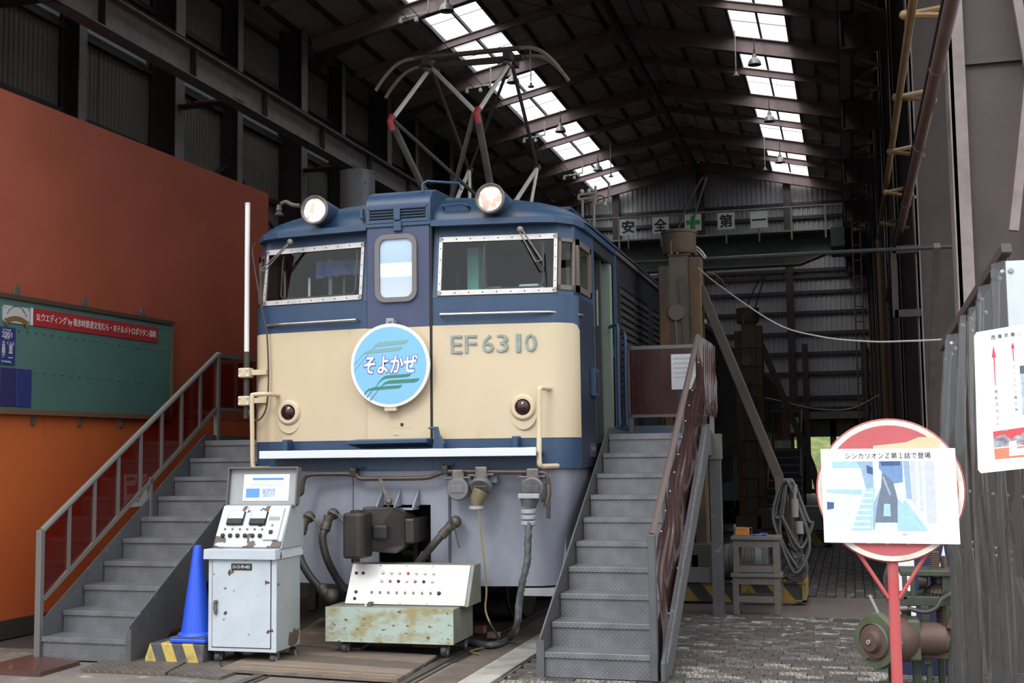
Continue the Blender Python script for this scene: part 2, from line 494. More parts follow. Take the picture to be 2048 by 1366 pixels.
LZ = at_y(400, 212, 18.6).z; SZ = at_x(240, 100, -11.4).z
def hcol(mb, xa, xb, y, wy, z0, z1, inner):
    """H section: web across, flanges along y"""
    mb.box((min(xa, xb), y - 0.012, z0), (max(xa, xb), y + 0.012, z1))
    for xx in (xa, xb): mb.box((xx - 0.012, y - wy / 2, z0), (xx + 0.012, y + wy / 2, z1))
for k, y in enumerate(lf):
    mb = MB(); hcol(mb, -11.42, -10.96, y, 0.30, 0, roof_z(-11) - 0.12, 1); mb.build('column', steel_dk, wl_)
    MB().box((-10.95, y - 0.15, 0), (-10.942, y + 0.15, roof_z(-11) - 0.12)).build('column_flange', flange, wl_)
    y2 = y + 2.485
    if y2 < YB:
        mb = MB(); hcol(mb, -11.42, -11.12, y2, 0.2, 0, roof_z(-11) - 0.12, 1); mb.build('post', steel_dk, wl_)
        MB().box((-11.108, y2 - 0.1, 0), (-11.10, y2 + 0.1, roof_z(-11) - 0.12)).build('post_flange', flange, wl_)
    # bracket that carries the crane beam
    MB().box((-10.94, y - 0.1, LZ), (-9.78, y + 0.1, LZ + .03)).box((-10.94, y - 0.012, LZ + .03), (-9.8, y + 0.012, 7.5)).build('crane_bracket', steel, wl_)
    MB().box((-9.82, y - 0.13, LZ + .03), (-9.8, y + 0.1, 7.5)).box((-10.6, y - .135, LZ + .03), (-9.8, y - .13, LZ + .05)).build('bracket_end', flange, wl_)
for z in (1.4, 2.8, 4.2, 5.55, 6.75, 8.1, 9.2, 10.2):
    MB().box((-11.46, 9.0, z), (-11.38, YB, z + 0.1)).build('girt', steel_dk, wl_)
slot = mat('painted_daylight_slot', (0.5, 0.55, 0.6), 0.6)  # opaque pale strips, their colour stands for daylight leaking through wall gaps
for k, y in enumerate(lf[:-1]):
    MB().box((-11.42, y + 0.3, SZ), (-11.40, y + 2.3, SZ + .06)).build('daylight_strip', slot, wl_)
    MB().box((-11.42, y + 2.7, SZ), (-11.40, y + 4.7, SZ + .06)).build('daylight_strip', slot, wl_)
for k in (2, 3):
    y = lf[k]
    MB().bar((-11.3, y + 0.1, 5.9), (-11.3, y + 2.4, 7.1), 0.05, 0.05).build('brace', steel_dk, wl_)
    MB().bar((-11.3, y + 4.9, 5.9), (-11.3, y + 2.6, 7.1), 0.05, 0.05).build('brace', steel_dk, wl_)
MB().tube([(-10.86, 9, 8.75), (-10.86, 44, 8.75)], 0.025, 6).build('safety_rail', steel, wl_)

wr = struct('wall_right')
for i in range(8):                              # the first bay is left open to the yard
    ya, yb = (14.2 + 4 * i, min(YB, 18.2 + 4 * i))
    mb = MB(); corrugated(mb, (XR, ya, 0), (XR, yb, 0), lambda s_: 0, lambda s_: roof_z(XR) - .05, 0.2, 0.035, (-1, 0, 0)); mb.build('siding_panel', siding, wr)
MB().box((XR + 0.08, 14.2, 0), (XR + 0.2, YB + .3, roof_z(XR) - .05)).build('outer_skin', siding, wr)
for k, y in enumerate(FRAMES):
    mb = MB(); hcol(mb, 0.79, 1.38, y, 0.30, 0, roof_z(1.0) - 0.1, -1); mb.build('column', steel, wr)
    MB().box((0.768, y - 0.15, 0), (0.768 + (0.115 if k == 0 else 0.05), y + 0.15, roof_z(1.0) - 0.15)).build('column_flange', flange, wr)
    y2 = y + 2.485
    if y2 < YB:
        mb = MB(); hcol(mb, 1.05, 1.38, y2, 0.2, 0, roof_z(1) - 0.1, 1); mb.build('post', steel, wr)
        MB().box((1.028, y2 - 0.1, 0), (1.036, y2 + 0.1, roof_z(1) - 0.15)).build('post_flange', flange, wr)
    if k > 0:
        MB().box((0.08, y - 0.14, 7.62), (0.79, y + 0.14, 7.65)).box((0.08, y - 0.012, 7.65), (0.79, y + 0.012, 8.2)).box((0.07, y - 0.14, 7.65), (0.09, y + 0.14, 8.2)).box((0.40, y - 0.14, 7.65), (0.415, y + 0.14, 8.2)).build('crane_bracket', steel, wr)
for z in (1.4, 2.8, 4.2, 5.6, 7.0, 8.4, 9.6):
    MB().box((1.36, 14.2, z), (1.41, YB, z + 0.1)).build('girt', steel, wr)
# knee braces and tie of the nearest bay
for a, b in (((1.34, 8.86, 4.55), (1.12, 8.86, 3.0)), ((0.86, 12.2, 3.45), (0.86, 13.9, 2.15)), ((1.3, 9.1, 4.2), (1.22, 9.1, 4.95))):
    MB().bar(a, b, 0.06, 0.06).build('brace', flange, wr)
MB().box((0.79, 9.2, 4.28), (1.38, 9.3, 4.32)).build('tie_plate', steel, wr)
MB().box((0.52, 13.95, 3.66), (0.79, 14.05, 3.74)).box((0.52, 13.95, 2.96), (0.79, 14.05, 3.04)).box((0.50, 13.95, 2.96), (0.56, 14.05, 3.74)).build('bracket_frame', steel_dk, wr)

# gable wall at the far end
wb_ = struct('wall_back')
DX0, DX1, DZ = -2.0, 0.35, 2.62               # doorway
def gz(s_): return roof_z(XL + s_) - 0.05
mb = MB(); corrugated(mb, (XL, YB, 0), (DX0, YB, 0), lambda s_: 0, gz, 0.17, -0.035, (0, 1, 0)); mb.build('siding_panel', siding, wb_)
mb = MB(); corrugated(mb, (DX0, YB, 0), (DX1, YB, 0), lambda s_: DZ, lambda s_: roof_z(DX0 + s_) - .05, 0.17, -0.035, (0, 1, 0)); mb.build('siding_panel', siding, wb_)
mb = MB(); corrugated(mb, (DX1, YB, 0), (XR, YB, 0), lambda s_: 0, lambda s_: roof_z(DX1 + s_) - .05, 0.17, -0.035, (0, 1, 0)); mb.build('siding_panel', siding, wb_)
MB().prism([(XL, 0), (DX0, 0), (DX0, DZ), (DX1, DZ), (DX1, 0), (XR, 0), (XR, roof_z(XR) - .05), (XC, RIDGE - .05), (XL, roof_z(XL) - .05)], 'y', YB + .05, YB + .15).build('outer_skin', siding, wb_)
for u in (1235, 1405, 1579):
    c = at_y(u, 560, YB - 0.2)
    MB().box((c.x - 0.13, YB - 0.3, 0 if c.x < DX0 else DZ), (c.x + 0.13, YB - 0.08, roof_z(c.x) - 0.4)).build('wall_post', steel, wb_)
for v in (414, 441, 510, 546, 559, 590, 630, 671, 711, 750, 798, 820):
    z = at_y(1500, v, YB - 0.1).z
    MB().box((XL, YB - 0.14, z - 0.06), (0.75, YB - 0.04, z + 0.06)).build('girt', steel, wb_)
MB().box((DX0 - .1, YB - 0.2, DZ - 0.05), (DX1 + .1, YB - 0.04, DZ + 0.2)).build('door_lintel', flange, wb_)
for x in (at_y(1612, 780, YB - .15).x, at_y(1730, 780, YB - .15).x):
    MB().box((x - 0.1, YB - 0.25, 0), (x + 0.1, YB - 0.05, 5.2)).build('wall_post', steel, wb_)
# glazed doors, seen from inside, with the grassy bank behind
dr = struct('door_1')
dframe = mat('dark_green_door_frame', (0.05, 0.052, 0.03), 0.5)
mb = MB()
xs = [DX0, DX0 + 0.12, -1.62, -1.5, -0.62, -0.5, 0.22, DX1]
for a, b in ((DX0, -1.88), (-1.80, -1.42), (-0.66, -0.45), (0.2, DX1)):
    mb.box((a, YB - 0.03, 0), (b, YB + 0.03, DZ))
mb.box((DX0, YB - 0.03, 1.95), (DX1, YB + 0.03, DZ)).box((DX0, YB - 0.03, 0), (DX1, YB + 0.03, 0.15))
mb.build('door_frame', dframe, dr)
doorglass = sheet_mat('door_glass', (0.9, 0.95, 0.9), 0.02)
for a, b in ((-1.88, -1.80), (-1.42, -0.66), (-0.45, 0.2)):
    MB().box((a, YB - 0.005, 0.15), (b, YB + 0.005, 1.95)).build('door_pane', doorglass, dr)
grass = mat('bank_grass', (0.10, 0.15, 0.035), 0.9, 0, (0.26, 0.27, 0.10), 3, (0.35, 0.6), bump=1.0, bscale=14)
mb = MB()
for i in range(24):
    for j in range(8):
        def gp(a, b): return (-14 + a * 1.0, 47.5 + b * 1.2, -0.05 + max(0, b) * 0.62 + 0.12 * math.sin(a * 1.7 + b * 2.3))
        mb.quad(gp(i, j), gp(i + 1, j), gp(i + 1, j + 1), gp(i, j + 1))
o = mb.build('grass_bank', grass, None, True); stuff(o); tag(o, 'sunlit grassy bank seen through the far glazed doorway', 'grass')

# unseen front gable over the open end, lower edge set to darken the roof
wf = struct('wall_front_unseen')
MB().prism([(XL, 5.85), (XR + .2, 5.3), (XR + .2, roof_z(XR)), (XC, RIDGE), (XL, roof_z(XL))], 'y', 8.75, 8.85).build('unseen_gable', siding_dk, wf)

# roof -------------------------------------------------------------
ce = struct('ceiling')
SK = [(-2.35, -1.04), (-8.84, -7.53)]          # the two runs of translucent sheets
def slab(xa, xb, ya, yb, th=0.05, dz=0.0):
    mb = MB(); za, zb = roof_z(xa) + dz, roof_z(xb) + dz
    return mb.add([(xa, ya, za), (xb, ya, zb), (xb, yb, zb), (xa, yb, za), (xa, ya, za + th), (xb, ya, zb + th), (xb, yb, zb + th), (xa, yb, za + th)],
                  [(0, 3, 2, 1), (4, 5, 6, 7), (0, 1, 5, 4), (1, 2, 6, 5), (2, 3, 7, 6), (3, 0, 4, 7)])
RV = 0.17                                      # ridge vent
for xa, xb in ((XC, SK[0][0]), (SK[0][1], XR + .3), (SK[1][1], XC), (XL - .3, SK[1][0])):
    for i in range(8):
        slab(xa, xb, 8.7 + 4.5 * i, min(YB + .3, 13.2 + 4.5 * i)).build('roof_sheet', rooft, ce)
skm = bpy.data.materials.new('translucent_sheet'); skm.use_nodes = True
n, l = skm.node_tree.nodes, skm.node_tree.links; n.clear()
o_ = n.new('ShaderNodeOutputMaterial'); t_ = n.new('ShaderNodeBsdfTranslucent'); tt = n.new('ShaderNodeBsdfTransparent'); mm = n.new('ShaderNodeMixShader')
t_.inputs[0].default_value = (0.93, 0.94, 0.95, 1); tt.inputs[0].default_value = (0.95, 0.97, 1, 1); mm.inputs[0].default_value = 0.9
l.new(t_.outputs[0], mm.inputs[1]); l.new(tt.outputs[0], mm.inputs[2]); l.new(mm.outputs[0], o_.inputs[0])
rustline = mat('rust_streak', (0.30, 0.12, 0.07), 0.8)
sn = 0
for xa, xb in SK:
    xm = (xa + xb) / 2
    for k in range(14):
        ya = 9.25 + 2.485 * k; yb = ya + 2.485
        if ya < 14: continue
        for a, b in ((xa, xm), (xm, xb)):
            slab(a, b, ya + .02, yb - .02, 0.006, 0.02).build('skylight_pane', skm, ce)
        MB().bar((xm, ya, roof_z(xm) - 0.03), (xm, yb, roof_z(xm) - 0.03), 0.05, 0.08).build('skylight_bar', steel_dk, ce)
        for f in (0.33, 0.66):
            yy = ya + f * 2.485
            MB().bar((xa, yy, roof_z(xa) + .008), (xb, yy, roof_z(xb) + .008), 0.028 if xa > XC and k % 3 else 0.014, 0.012).build('sheet_lap', rustline if xa > XC else steel_dk, ce)
    for xx in (xa, xb):
        MB().bar((xx, 9, roof_z(xx) - 0.06), (xx, YB, roof_z(xx) - 0.06), 0.06, 0.10).build('purlin', steel_dk, ce)
    if SK.index((xa, xb)) == 1 or 1:
        slab(xa, xb, 8.7, 14.2).build('roof_sheet', rooft, ce)
dim = mat('dirty_ridge_glazing', (0.30, 0.29, 0.27), 0.6)
for k in range(14):
    ya = 9.25 + 2.485 * k
    MB().box((XC + 0.35, ya + 0.35, roof_z(XC + .35) - 0.09), (XC + 0.62, ya + 2.1, roof_z(XC + .62) - 0.075)).build('ridge_pane', dim, ce)
x = XL + 0.35
while x < XR:
    if not any(a - .1 < x < b + .1 for a, b in SK):
        MB().bar((x, 9, roof_z(x) - 0.06), (x, YB, roof_z(x) - 0.06), 0.06, 0.11).build('purlin', steel_dk, ce)
    x += 0.82
MB().bar((XC, 9, RIDGE - 0.5), (XC, YB, RIDGE - 0.5), 0.12, 0.2).build('ridge_purlin', steel_dk, ce)
def rafter(y, dp, wd, nm):
    for xe in (-11.0, 0.8):
        mb = MB()
        for dz, h, ww in ((-0.12, 0.02, wd), (-0.12 - dp, 0.02, wd)):
            mb.bar((xe, y, roof_z(xe) + dz), (XC, y, RIDGE + dz), ww, h)
        mb.bar((xe, y, roof_z(xe) - 0.12 - dp / 2), (XC, y, RIDGE - 0.12 - dp / 2), 0.014, dp)
        mb.build(nm, rafterm, ce)
for k, y in enumerate(FRAMES):
    rafter(y, 0.36, 0.18, 'main_rafter')
    if k < 7: rafter(y + 2.485, 0.17, 0.10, 'secondary_rafter')
    for xe, s_ in ((-10.96, 1), (0.78, -1)):      # haunches at the eaves
        MB().prism([(xe, roof_z(xe) - 0.48), (xe + s_ * 1.3, roof_z(xe + s_ * 1.3) - 0.48), (xe, roof_z(xe) - .9)], 'y', y - 0.008, y + 0.008).build('haunch', steel, ce)
for k in range(3, 7):                             # wind-bracing rods under the roof
    y = FRAMES[k]
    for xa, xb in ((-1.0, 0.7), (-4.9, -2.4), (-7.4, -5.0)):
        MB().tube([(xa, y, roof_z(xa) - 0.2), (xb, y + 4.9, roof_z(xb) - 0.2)], 0.01, 5).build('tie_rod', steel_dk, ce)

# crane beams -------------------------------------------------------
def crane_beam(label, x, side, z0, z1, y0):
    t = thing('crane_runway_beam', label, 'beam', (x, y0, z0))
    L = 44.3 - y0; h = z1 - z0
    MB().box((-0.13, 0, 0), (0.13, L, 0.02)).box((-0.008, 0, 0.02), (0.008, L, h - 0.02)).box((-0.13, 0, h - 0.02), (0.13, L, h)).build('girder', flange if side < 0 else steel, t)
    MB().box((-0.03, 0, h), (0.03, L, h + 0.06)).build('crane_rail', steel_dk, t)
    k = 0.55 if side < 0 else 0.6
    while k < L:
        MB().box((0 if side < 0 else -0.12, k - 0.006, 0.02), (0.12 if side < 0 else 0, k + 0.006, h - 0.02)).build('stiffener', steel, t)
        k += 2.485
    return t
crane_beam('long rust-grey crane runway beam along the left wall above the orange partition', -9.9, -1, 7.5, 8.02, 9.1)
rb = crane_beam('brown crane runway beam high along the right wall columns', 0.16, 1, 8.2, 8.75, 14.0)
mb = MB((0.16, 14, 8.2))
yy = 14.5
while yy < 43:
    mb.bar((0.25, yy, 8.25), (0.76, yy + 0.7, 8.25), 0.05, 0.05).bar((0.76, yy + .7, 8.25), (0.25, yy + 1.4, 8.25), 0.05, 0.05); yy += 1.4
mb.build('lattice', flange, rb)
mb = MB((0.16, 14, 8.2)); yy = 14.05
for k in range(1, 8):
    y = FRAMES[k]
    mb.box((0.06, y + 0.3, 8.13), (0.24, min(y + 4.6, 44.2), 8.19))
mb.build('cover_plate', mat('dusty_cover_plate', (0.24, 0.21, 0.19), 0.7), rb)

# travelling crane girder with the safety-first boards
yc = 39.0
g = thing('crane_girder', 'dark green overhead crane girder spanning the shed below the gable', 'crane', (-4.9, yc, 7.5))
gm = mat('dark_green_crane_paint', (0.055, 0.062, 0.055), 0.6, 0, (0.085, 0.085, 0.072), 1.5)
za, zb = at_y(1500, 533, yc).z, at_y(1500, 473, yc).z
xa, xb = -9.8, 0.06
x1 = at_y(1600, 520, yc).x
MB((-4.9, yc, 7.5)).prism([(xa + 1, za), (x1, za), (xb, zb - 0.45), (xb, zb), (xa, zb), (xa, zb - .45)], 'y', yc, yc + 0.5).build('box_girder', gm, g)
MB((-4.9, yc, 7.5)).prism([(xa + 1, za - .02), (x1, za - .02), (xb, zb - 0.47), (xb, zb - .42), (x1, za + .05), (xa + 1, za + .05)], 'y', yc - 0.12, yc + 0.0).build('lower_flange', mat('dusty_flange', (0.15, 0.125, 0.09), 0.7), g)
MB((-4.9, yc, 7.5)).box((xa, yc - 0.5, zb), (xb, yc, zb + 0.05)).build('walkway', mat('pale_walkway', (0.32, 0.31, 0.27), 0.7), g)
hr = mat('pale_handrail', (0.28, 0.27, 0.23), 0.6)
zr = at_y(1600, 413, yc - .5).z
MB((-4.9, yc, 7.5)).tube([(xa, yc - .5, zr), (xb, yc - .5, zr)], 0.025, 6).build('handrail', hr, g)
for u in (1180, 1238, 1322, 1388, 1452, 1518, 1583, 1651):
    x = at_y(u, 450, yc - .5).x
    MB((-4.9, yc, 7.5)).box((x - 0.025, yc - 0.52, zb - 0.25), (x + 0.025, yc - 0.48, zr)).build('rail_post', hr, g)
for x in (xa + 0.2, xb - 0.2):
    MB((-4.9, yc, 7.5)).box((x - 0.2, yc - 1.1, zb - 0.62), (x + 0.2, yc + 1.2, zb - 0.05)).build('end_carriage', gm, g)
green = mat('safety_green', (0.05, 0.42, 0.07), 0.6)
board_m = mat('off_white_board', (0.80, 0.79, 0.74), 0.7, 0, (0.7, 0.69, 0.63), 5)
for u, v, ch, nm in ((1256, 454, '安', 'first'), (1321, 450, '全', 'second'), (1386, 445, '+', 'third'), (1452, 442, '第', 'fourth'), (1518, 439, '一', 'fifth')):
    p = at_y(u, v, yc - 0.58)
    lab = {'安': 'square white board reading 安, leftmost of five on the overhead crane', '全': 'square white board reading 全, second from left on the overhead crane', '+': 'square white board with green cross on the overhead crane',
           '第': 'square white board reading 第, right of the green cross on the overhead crane', '一': 'square white board with one bar 一 on the overhead crane'}[ch]
    t = thing('safety_board', lab, 'sign', p, 0, 'safety boards on the crane')
    MB().cbox((0, 0, 0), (0.52, 0.02, 0.52)).build('board', board_m, t)
    if ch == '+':
        MB().box((-0.075, -0.014, -0.22), (0.075, -0.011, 0.22)).box((-0.22, -0.0135, -0.075), (0.22, -0.0115, 0.075)).build('cross', green, t)
    elif ch == '一':
        MB().box((-0.22, -0.014, -0.035), (0.22, -0.011, 0.02)).build('lettering', ink, t)
    else:
        text('lettering', ch, ink, t, (0, -0.012, 0), w=0.42, h=0.42, bold=0.003)
    MB().box((-0.015, 0.012, -0.7), (0.015, 0.03, -0.2)).build('post', hr, t)
# ------------------------------------------------------------------ the locomotive
LO = Vector((-3.58, 9.6, 0))
HW = 1.45
blue = mat('locomotive_blue', (0.022, 0.055, 0.115), 0.42, 0, (0.038, 0.068, 0.125), 2.2, (0.4, 0.75), bump=0.06, bscale=25)
blue_old = mat('faded_violet_blue', (0.052, 0.063, 0.128), 0.5, 0, (0.034, 0.05, 0.105), 3, bump=0.05)
navy = mat('shaded_side_blue', (0.009, 0.011, 0.019), 0.5, 0, (0.020, 0.017, 0.018), 1.2)  # same body blue, side shade mixed into the colour, plus brown dust
cream = mat('locomotive_cream', (0.59, 0.485, 0.33), 0.42, 0, (0.55, 0.445, 0.29), 1.4, (0.4, 0.75), spots=(0.42, 0.33, 0.2), spot_scale=3.2, spot_thr=(0.66, 0.80), stretch=(1, 1, 0.5))
skirtm = mat('grey_skirt_paint', (0.25, 0.265, 0.315), 0.5, 0, (0.20, 0.212, 0.25), 2.2, (0.4, 0.7), stretch=(2, 2, 0.6))
roofgrey = mat('sooty_roof', (0.085, 0.078, 0.075), 0.8, 0, (0.05, 0.047, 0.047), 2)
roofblue = mat('dusty_roof_blue', (0.020, 0.052, 0.105), 0.45, 0, (0.075, 0.072, 0.065), 1.6, (0.5, 0.8))
iron = mat('coupler_iron', (0.046, 0.037, 0.034), 0.42, 0.3, (0.03, 0.024, 0.022), 5)
pipem = mat('brown_pipe', (0.075, 0.052, 0.047), 0.5, 0.2, (0.045, 0.036, 0.034), 10)
hosem = mat('rubber_hose', (0.028, 0.027, 0.026), 0.5, 0, (0.05, 0.042, 0.035), 9)
brass = mat('tarnished_fitting', (0.10, 0.085, 0.065), 0.5, 0.3, (0.055, 0.045, 0.036), 16)
glass = sheet_mat('window_glass', (0.80, 0.86, 0.85), -0.012, 0.0)
plate_m = mat('number_plate_metal', (0.20, 0.25, 0.23), 0.3, 0.6, (0.34, 0.38, 0.34), 12)
interior = mat('cab_interior_green', (0.16, 0.23, 0.20), 0.6)
dark_in = mat('cab_interior_dark', (0.05, 0.055, 0.055), 0.8)

def outline(kind):
    """right half of the plan, door edge -> side (local x, y)"""
    if kind == 'round':
        p = [(.285, 0.0), (.75, .055), (1.20, .115)]
        for i in range(1, 7):
            a = R(-82 + 82 * i / 6)
            p.append((1.20 + .25 * math.cos(a) if i else 1.2, .365 + .25 * math.sin(a)))
        return p + [(1.45, .70), (1.45, 1.0)]
    return None
RO = outline('round')
def mirror(p): return [(-x, y) for x, y in p]

cabside = mat('shaded_cab_side', (0.013, 0.024, 0.05), 0.4, 0, (0.02, 0.026, 0.045), 2)  # body blue again, with the shade of the side put into the colour
def make_loco(front_detail, label):
    t = thing('electric_locomotive', label, 'locomotive', LO)
    # lower shell: blue all over, rounded corners
    mb = MB()
    for sgn in (1, -1):
        p = [(sgn * x, y) for x, y in RO[:9]]
        mb.loft([[(x, y, z) for x, y in p] for z in (1.415, 1.664, 2.598, 2.83)], False)
    mb.box((-.285, -.004, 1.415), (.285, .03, 1.66))
    mb.build('front_shell', blue, t, True)
    mb = MB()
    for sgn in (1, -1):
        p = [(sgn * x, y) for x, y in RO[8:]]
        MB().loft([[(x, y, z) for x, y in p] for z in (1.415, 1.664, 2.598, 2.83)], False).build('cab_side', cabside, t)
    # cream band
    mb = MB()
    for sgn in (1, -1):
        q = RO[:9]
        lo = [(sgn * (x + (.003 if x > 1.2 else 0)), y - .004, 1.664) for x, y in q]
        n_ = len(q)
        hi = [(sgn * (x + (.003 if x > 1.2 else 0)), y - .004, 2.598 - (0.05 if i == n_ - 1 else 0.012 if i == n_ - 2 else 0)) for i, (x, y) in enumerate(q)]
        mb.loft([lo, hi], False)
    mb.build('cream_band', cream, t, True)
    # sides behind the cab corner; the right one leaves the cab door open
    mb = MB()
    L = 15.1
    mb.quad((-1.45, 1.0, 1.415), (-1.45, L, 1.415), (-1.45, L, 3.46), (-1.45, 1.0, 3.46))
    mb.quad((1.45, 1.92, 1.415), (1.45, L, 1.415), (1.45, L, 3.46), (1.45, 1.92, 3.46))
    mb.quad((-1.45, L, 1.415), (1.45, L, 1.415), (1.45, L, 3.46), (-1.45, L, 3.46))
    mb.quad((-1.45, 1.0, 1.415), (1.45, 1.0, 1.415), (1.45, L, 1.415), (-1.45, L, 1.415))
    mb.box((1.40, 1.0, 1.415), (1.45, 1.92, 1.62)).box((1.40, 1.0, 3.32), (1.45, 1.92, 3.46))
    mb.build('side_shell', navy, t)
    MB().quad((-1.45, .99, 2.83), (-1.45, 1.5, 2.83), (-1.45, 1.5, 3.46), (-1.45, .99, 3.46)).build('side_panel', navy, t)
    # grey solebar skirt along the side
    MB().box((1.30, 1.2, 0.95), (1.36, L - .3, 1.415)).box((-1.36, 1.2, 0.95), (-1.30, L - .3, 1.415)).build('solebar', mat('dark_solebar', (0.06, 0.063, 0.068), 0.6) if 'dark_solebar' not in MATS else MATS['dark_solebar'], t)
    # roof: arched, rounded down to the front
    def rz_(x, y):
        a = max(0.0, 1 - abs(x / 1.47) ** 2.5) ** 0.5
        q = max(0.0, min(1.0, (y - roof_y0(x)) / 0.5))
        f = (1 - (1 - q) ** 2.2) ** 0.5
        return 3.47 + 0.29 * a * f
    def roof_y0(x):
        ax = abs(x)
        if ax < 1.15: return 0.02 + 0.12 * ax
        return 0.158 + (1.0 - (1 - min(1, (ax - 1.15) / .31) ** 2) ** .5) * .32
    def roofpart(nm, fr, y0, y1, m):
        mb = MB(); rings = []
        xs_ = [-1.46, -1.44, -1.40, -1.34, -1.25, -1.1, -.9, -.6, -.3, 0, .3, .6, .9, 1.1, 1.25, 1.34, 1.40, 1.44, 1.46]
        steps = ([0, .01, .03, .06, .10, .16, .24, .34, .5] if fr else [0])
        for s_ in steps: rings.append([(x, roof_y0(x) + s_ if fr else y0, 0) for x in xs_])
        for yy in (y0, y1) if fr else (y1,): rings.append([(x, yy, 0) for x in xs_])
        rings = [[(x, yy, rz_(x, yy)) for x, yy, _ in q] for q in rings]
        mb.loft(rings, False)
        return mb.build(nm, m, t, True)
    roofpart('cab_roof', True, 0.9, 1.95, roofblue)
    roofpart('roof', False, 1.95, L, roofgrey)
    # gutter ledge
    mb = MB()
    for sgn in (1, -1):
        q = [(.285, -.03), (1.15, .07), (1.31, .13), (1.43, .28), (1.475, .5), (1.475, 1.95)]
        a = [[(sgn * x, y, z) for x, y in q] for z in (3.425, 3.475)]
        b = [[(sgn * (x - .04), y + .12, z) for x, y in q] for z in (3.475, 3.425)]
        mb.loft([a[0], a[1], b[0], b[1], a[0]], False)
    mb.build('gutter', blue, t)
    MB().box((1.44, 1.95, 3.43), (1.48, L, 3.47)).box((-1.48, 1.95, 3.43), (-1.44, L, 3.47)).build('side_gutter', roofgrey, t)
    # louvres of the machine room (right side): each slat
    slatm = MATS.get('louvre_dark') or mat('louvre_dark', (0.018, 0.017, 0.019), 0.55, 0, (0.030, 0.027, 0.026), 2)
    lv = []
    for y0 in (2.25, 3.15, 4.3, 5.6, 6.9, 8.2, 9.5, 10.8):
        MB().box((1.45, y0 - .06, 2.0), (1.462, y0, 3.16)).box((1.45, y0 + .82, 2.0), (1.462, y0 + .86, 3.16)).box((1.45, y0 - .06, 3.16), (1.462, y0 + .86, 3.2)).build('louvre_frame', navy, t)
        nsl = 16
        for k in range(nsl):
            z = 2.02 + k * (1.12 / nsl)
            if not lv:
                o = MB().add([(1.452, 0, 0.0), (1.452, .82, 0.0), (1.478, .82, 0.006), (1.478, 0, 0.006), (1.452, 0, .06), (1.452, .82, .06), (1.456, 0, 0.064), (1.456, .82, .064)],
                             [(0, 1, 2, 3), (3, 2, 7, 6), (6, 7, 5, 4), (0, 3, 6, 4), (1, 5, 7, 2)]).build('louvre_slat', slatm, t)
                lv.append(o)
            else:
                o = lv[0].copy(); COL.objects.link(o); o.parent = t
            o.location = (0, y0, z)
    MB().box((1.45, 1.93, 1.45), (1.47, 2.0, 3.42)).build('door_post', blue, t)
    for yy in (5.35, 9.3):
        MB().box((1.46, yy, 1.45), (1.474, yy + .02, 3.42)).build('panel_seam', black, t)
    return t

loco = make_loco(True, 'blue and cream electric locomotive with round light-blue headboard and number EF 63 10')
# ---- front of the cab above the waist
def wf_(x, z):                                   # window plane: swept back sideways and raked
    return (abs(x) - .285) * 0.137 + (z - 2.83) * 0.14 - 0.004
def wq(mb, x0, x1, z0, z1):
    for sgn in (1, -1):
        mb.quad((sgn * x0, wf_(x0, z0), z0), (sgn * x1, wf_(x1, z0), z0), (sgn * x1, wf_(x1, z1), z1), (sgn * x0, wf_(x0, z1), z1))
mb = MB()
wq(mb, .285, .34, 2.83, 3.46); wq(mb, .34, 1.315, 2.83, 2.862); wq(mb, .34, 1.315, 3.335, 3.46)
for sgn in (1, -1):                              # chamfered corner panels
    for z0, z1 in ((2.83, 2.872), (3.31, 3.46)):
        mb.quad((sgn * 1.315, wf_(1.315, z0), z0), (sgn * 1.425, wf_(1.315, z0) + .13, z0), (sgn * 1.425, wf_(1.315, z1) + .13, z1), (sgn * 1.315, wf_(1.315, z1), z1))
        mb.quad((sgn * 1.425, wf_(1.315, z0) + .13, z0), (sgn * 1.45, 1.0, z0), (sgn * 1.45, 1.0, z1), (sgn * 1.425, wf_(1.315, z1) + .13, z1))
    mb.quad((sgn * 1.445, .88, 2.83), (sgn * 1.45, 1.0, 2.83), (sgn * 1.45, 1.0, 3.46), (sgn * 1.445, .88, 3.46))
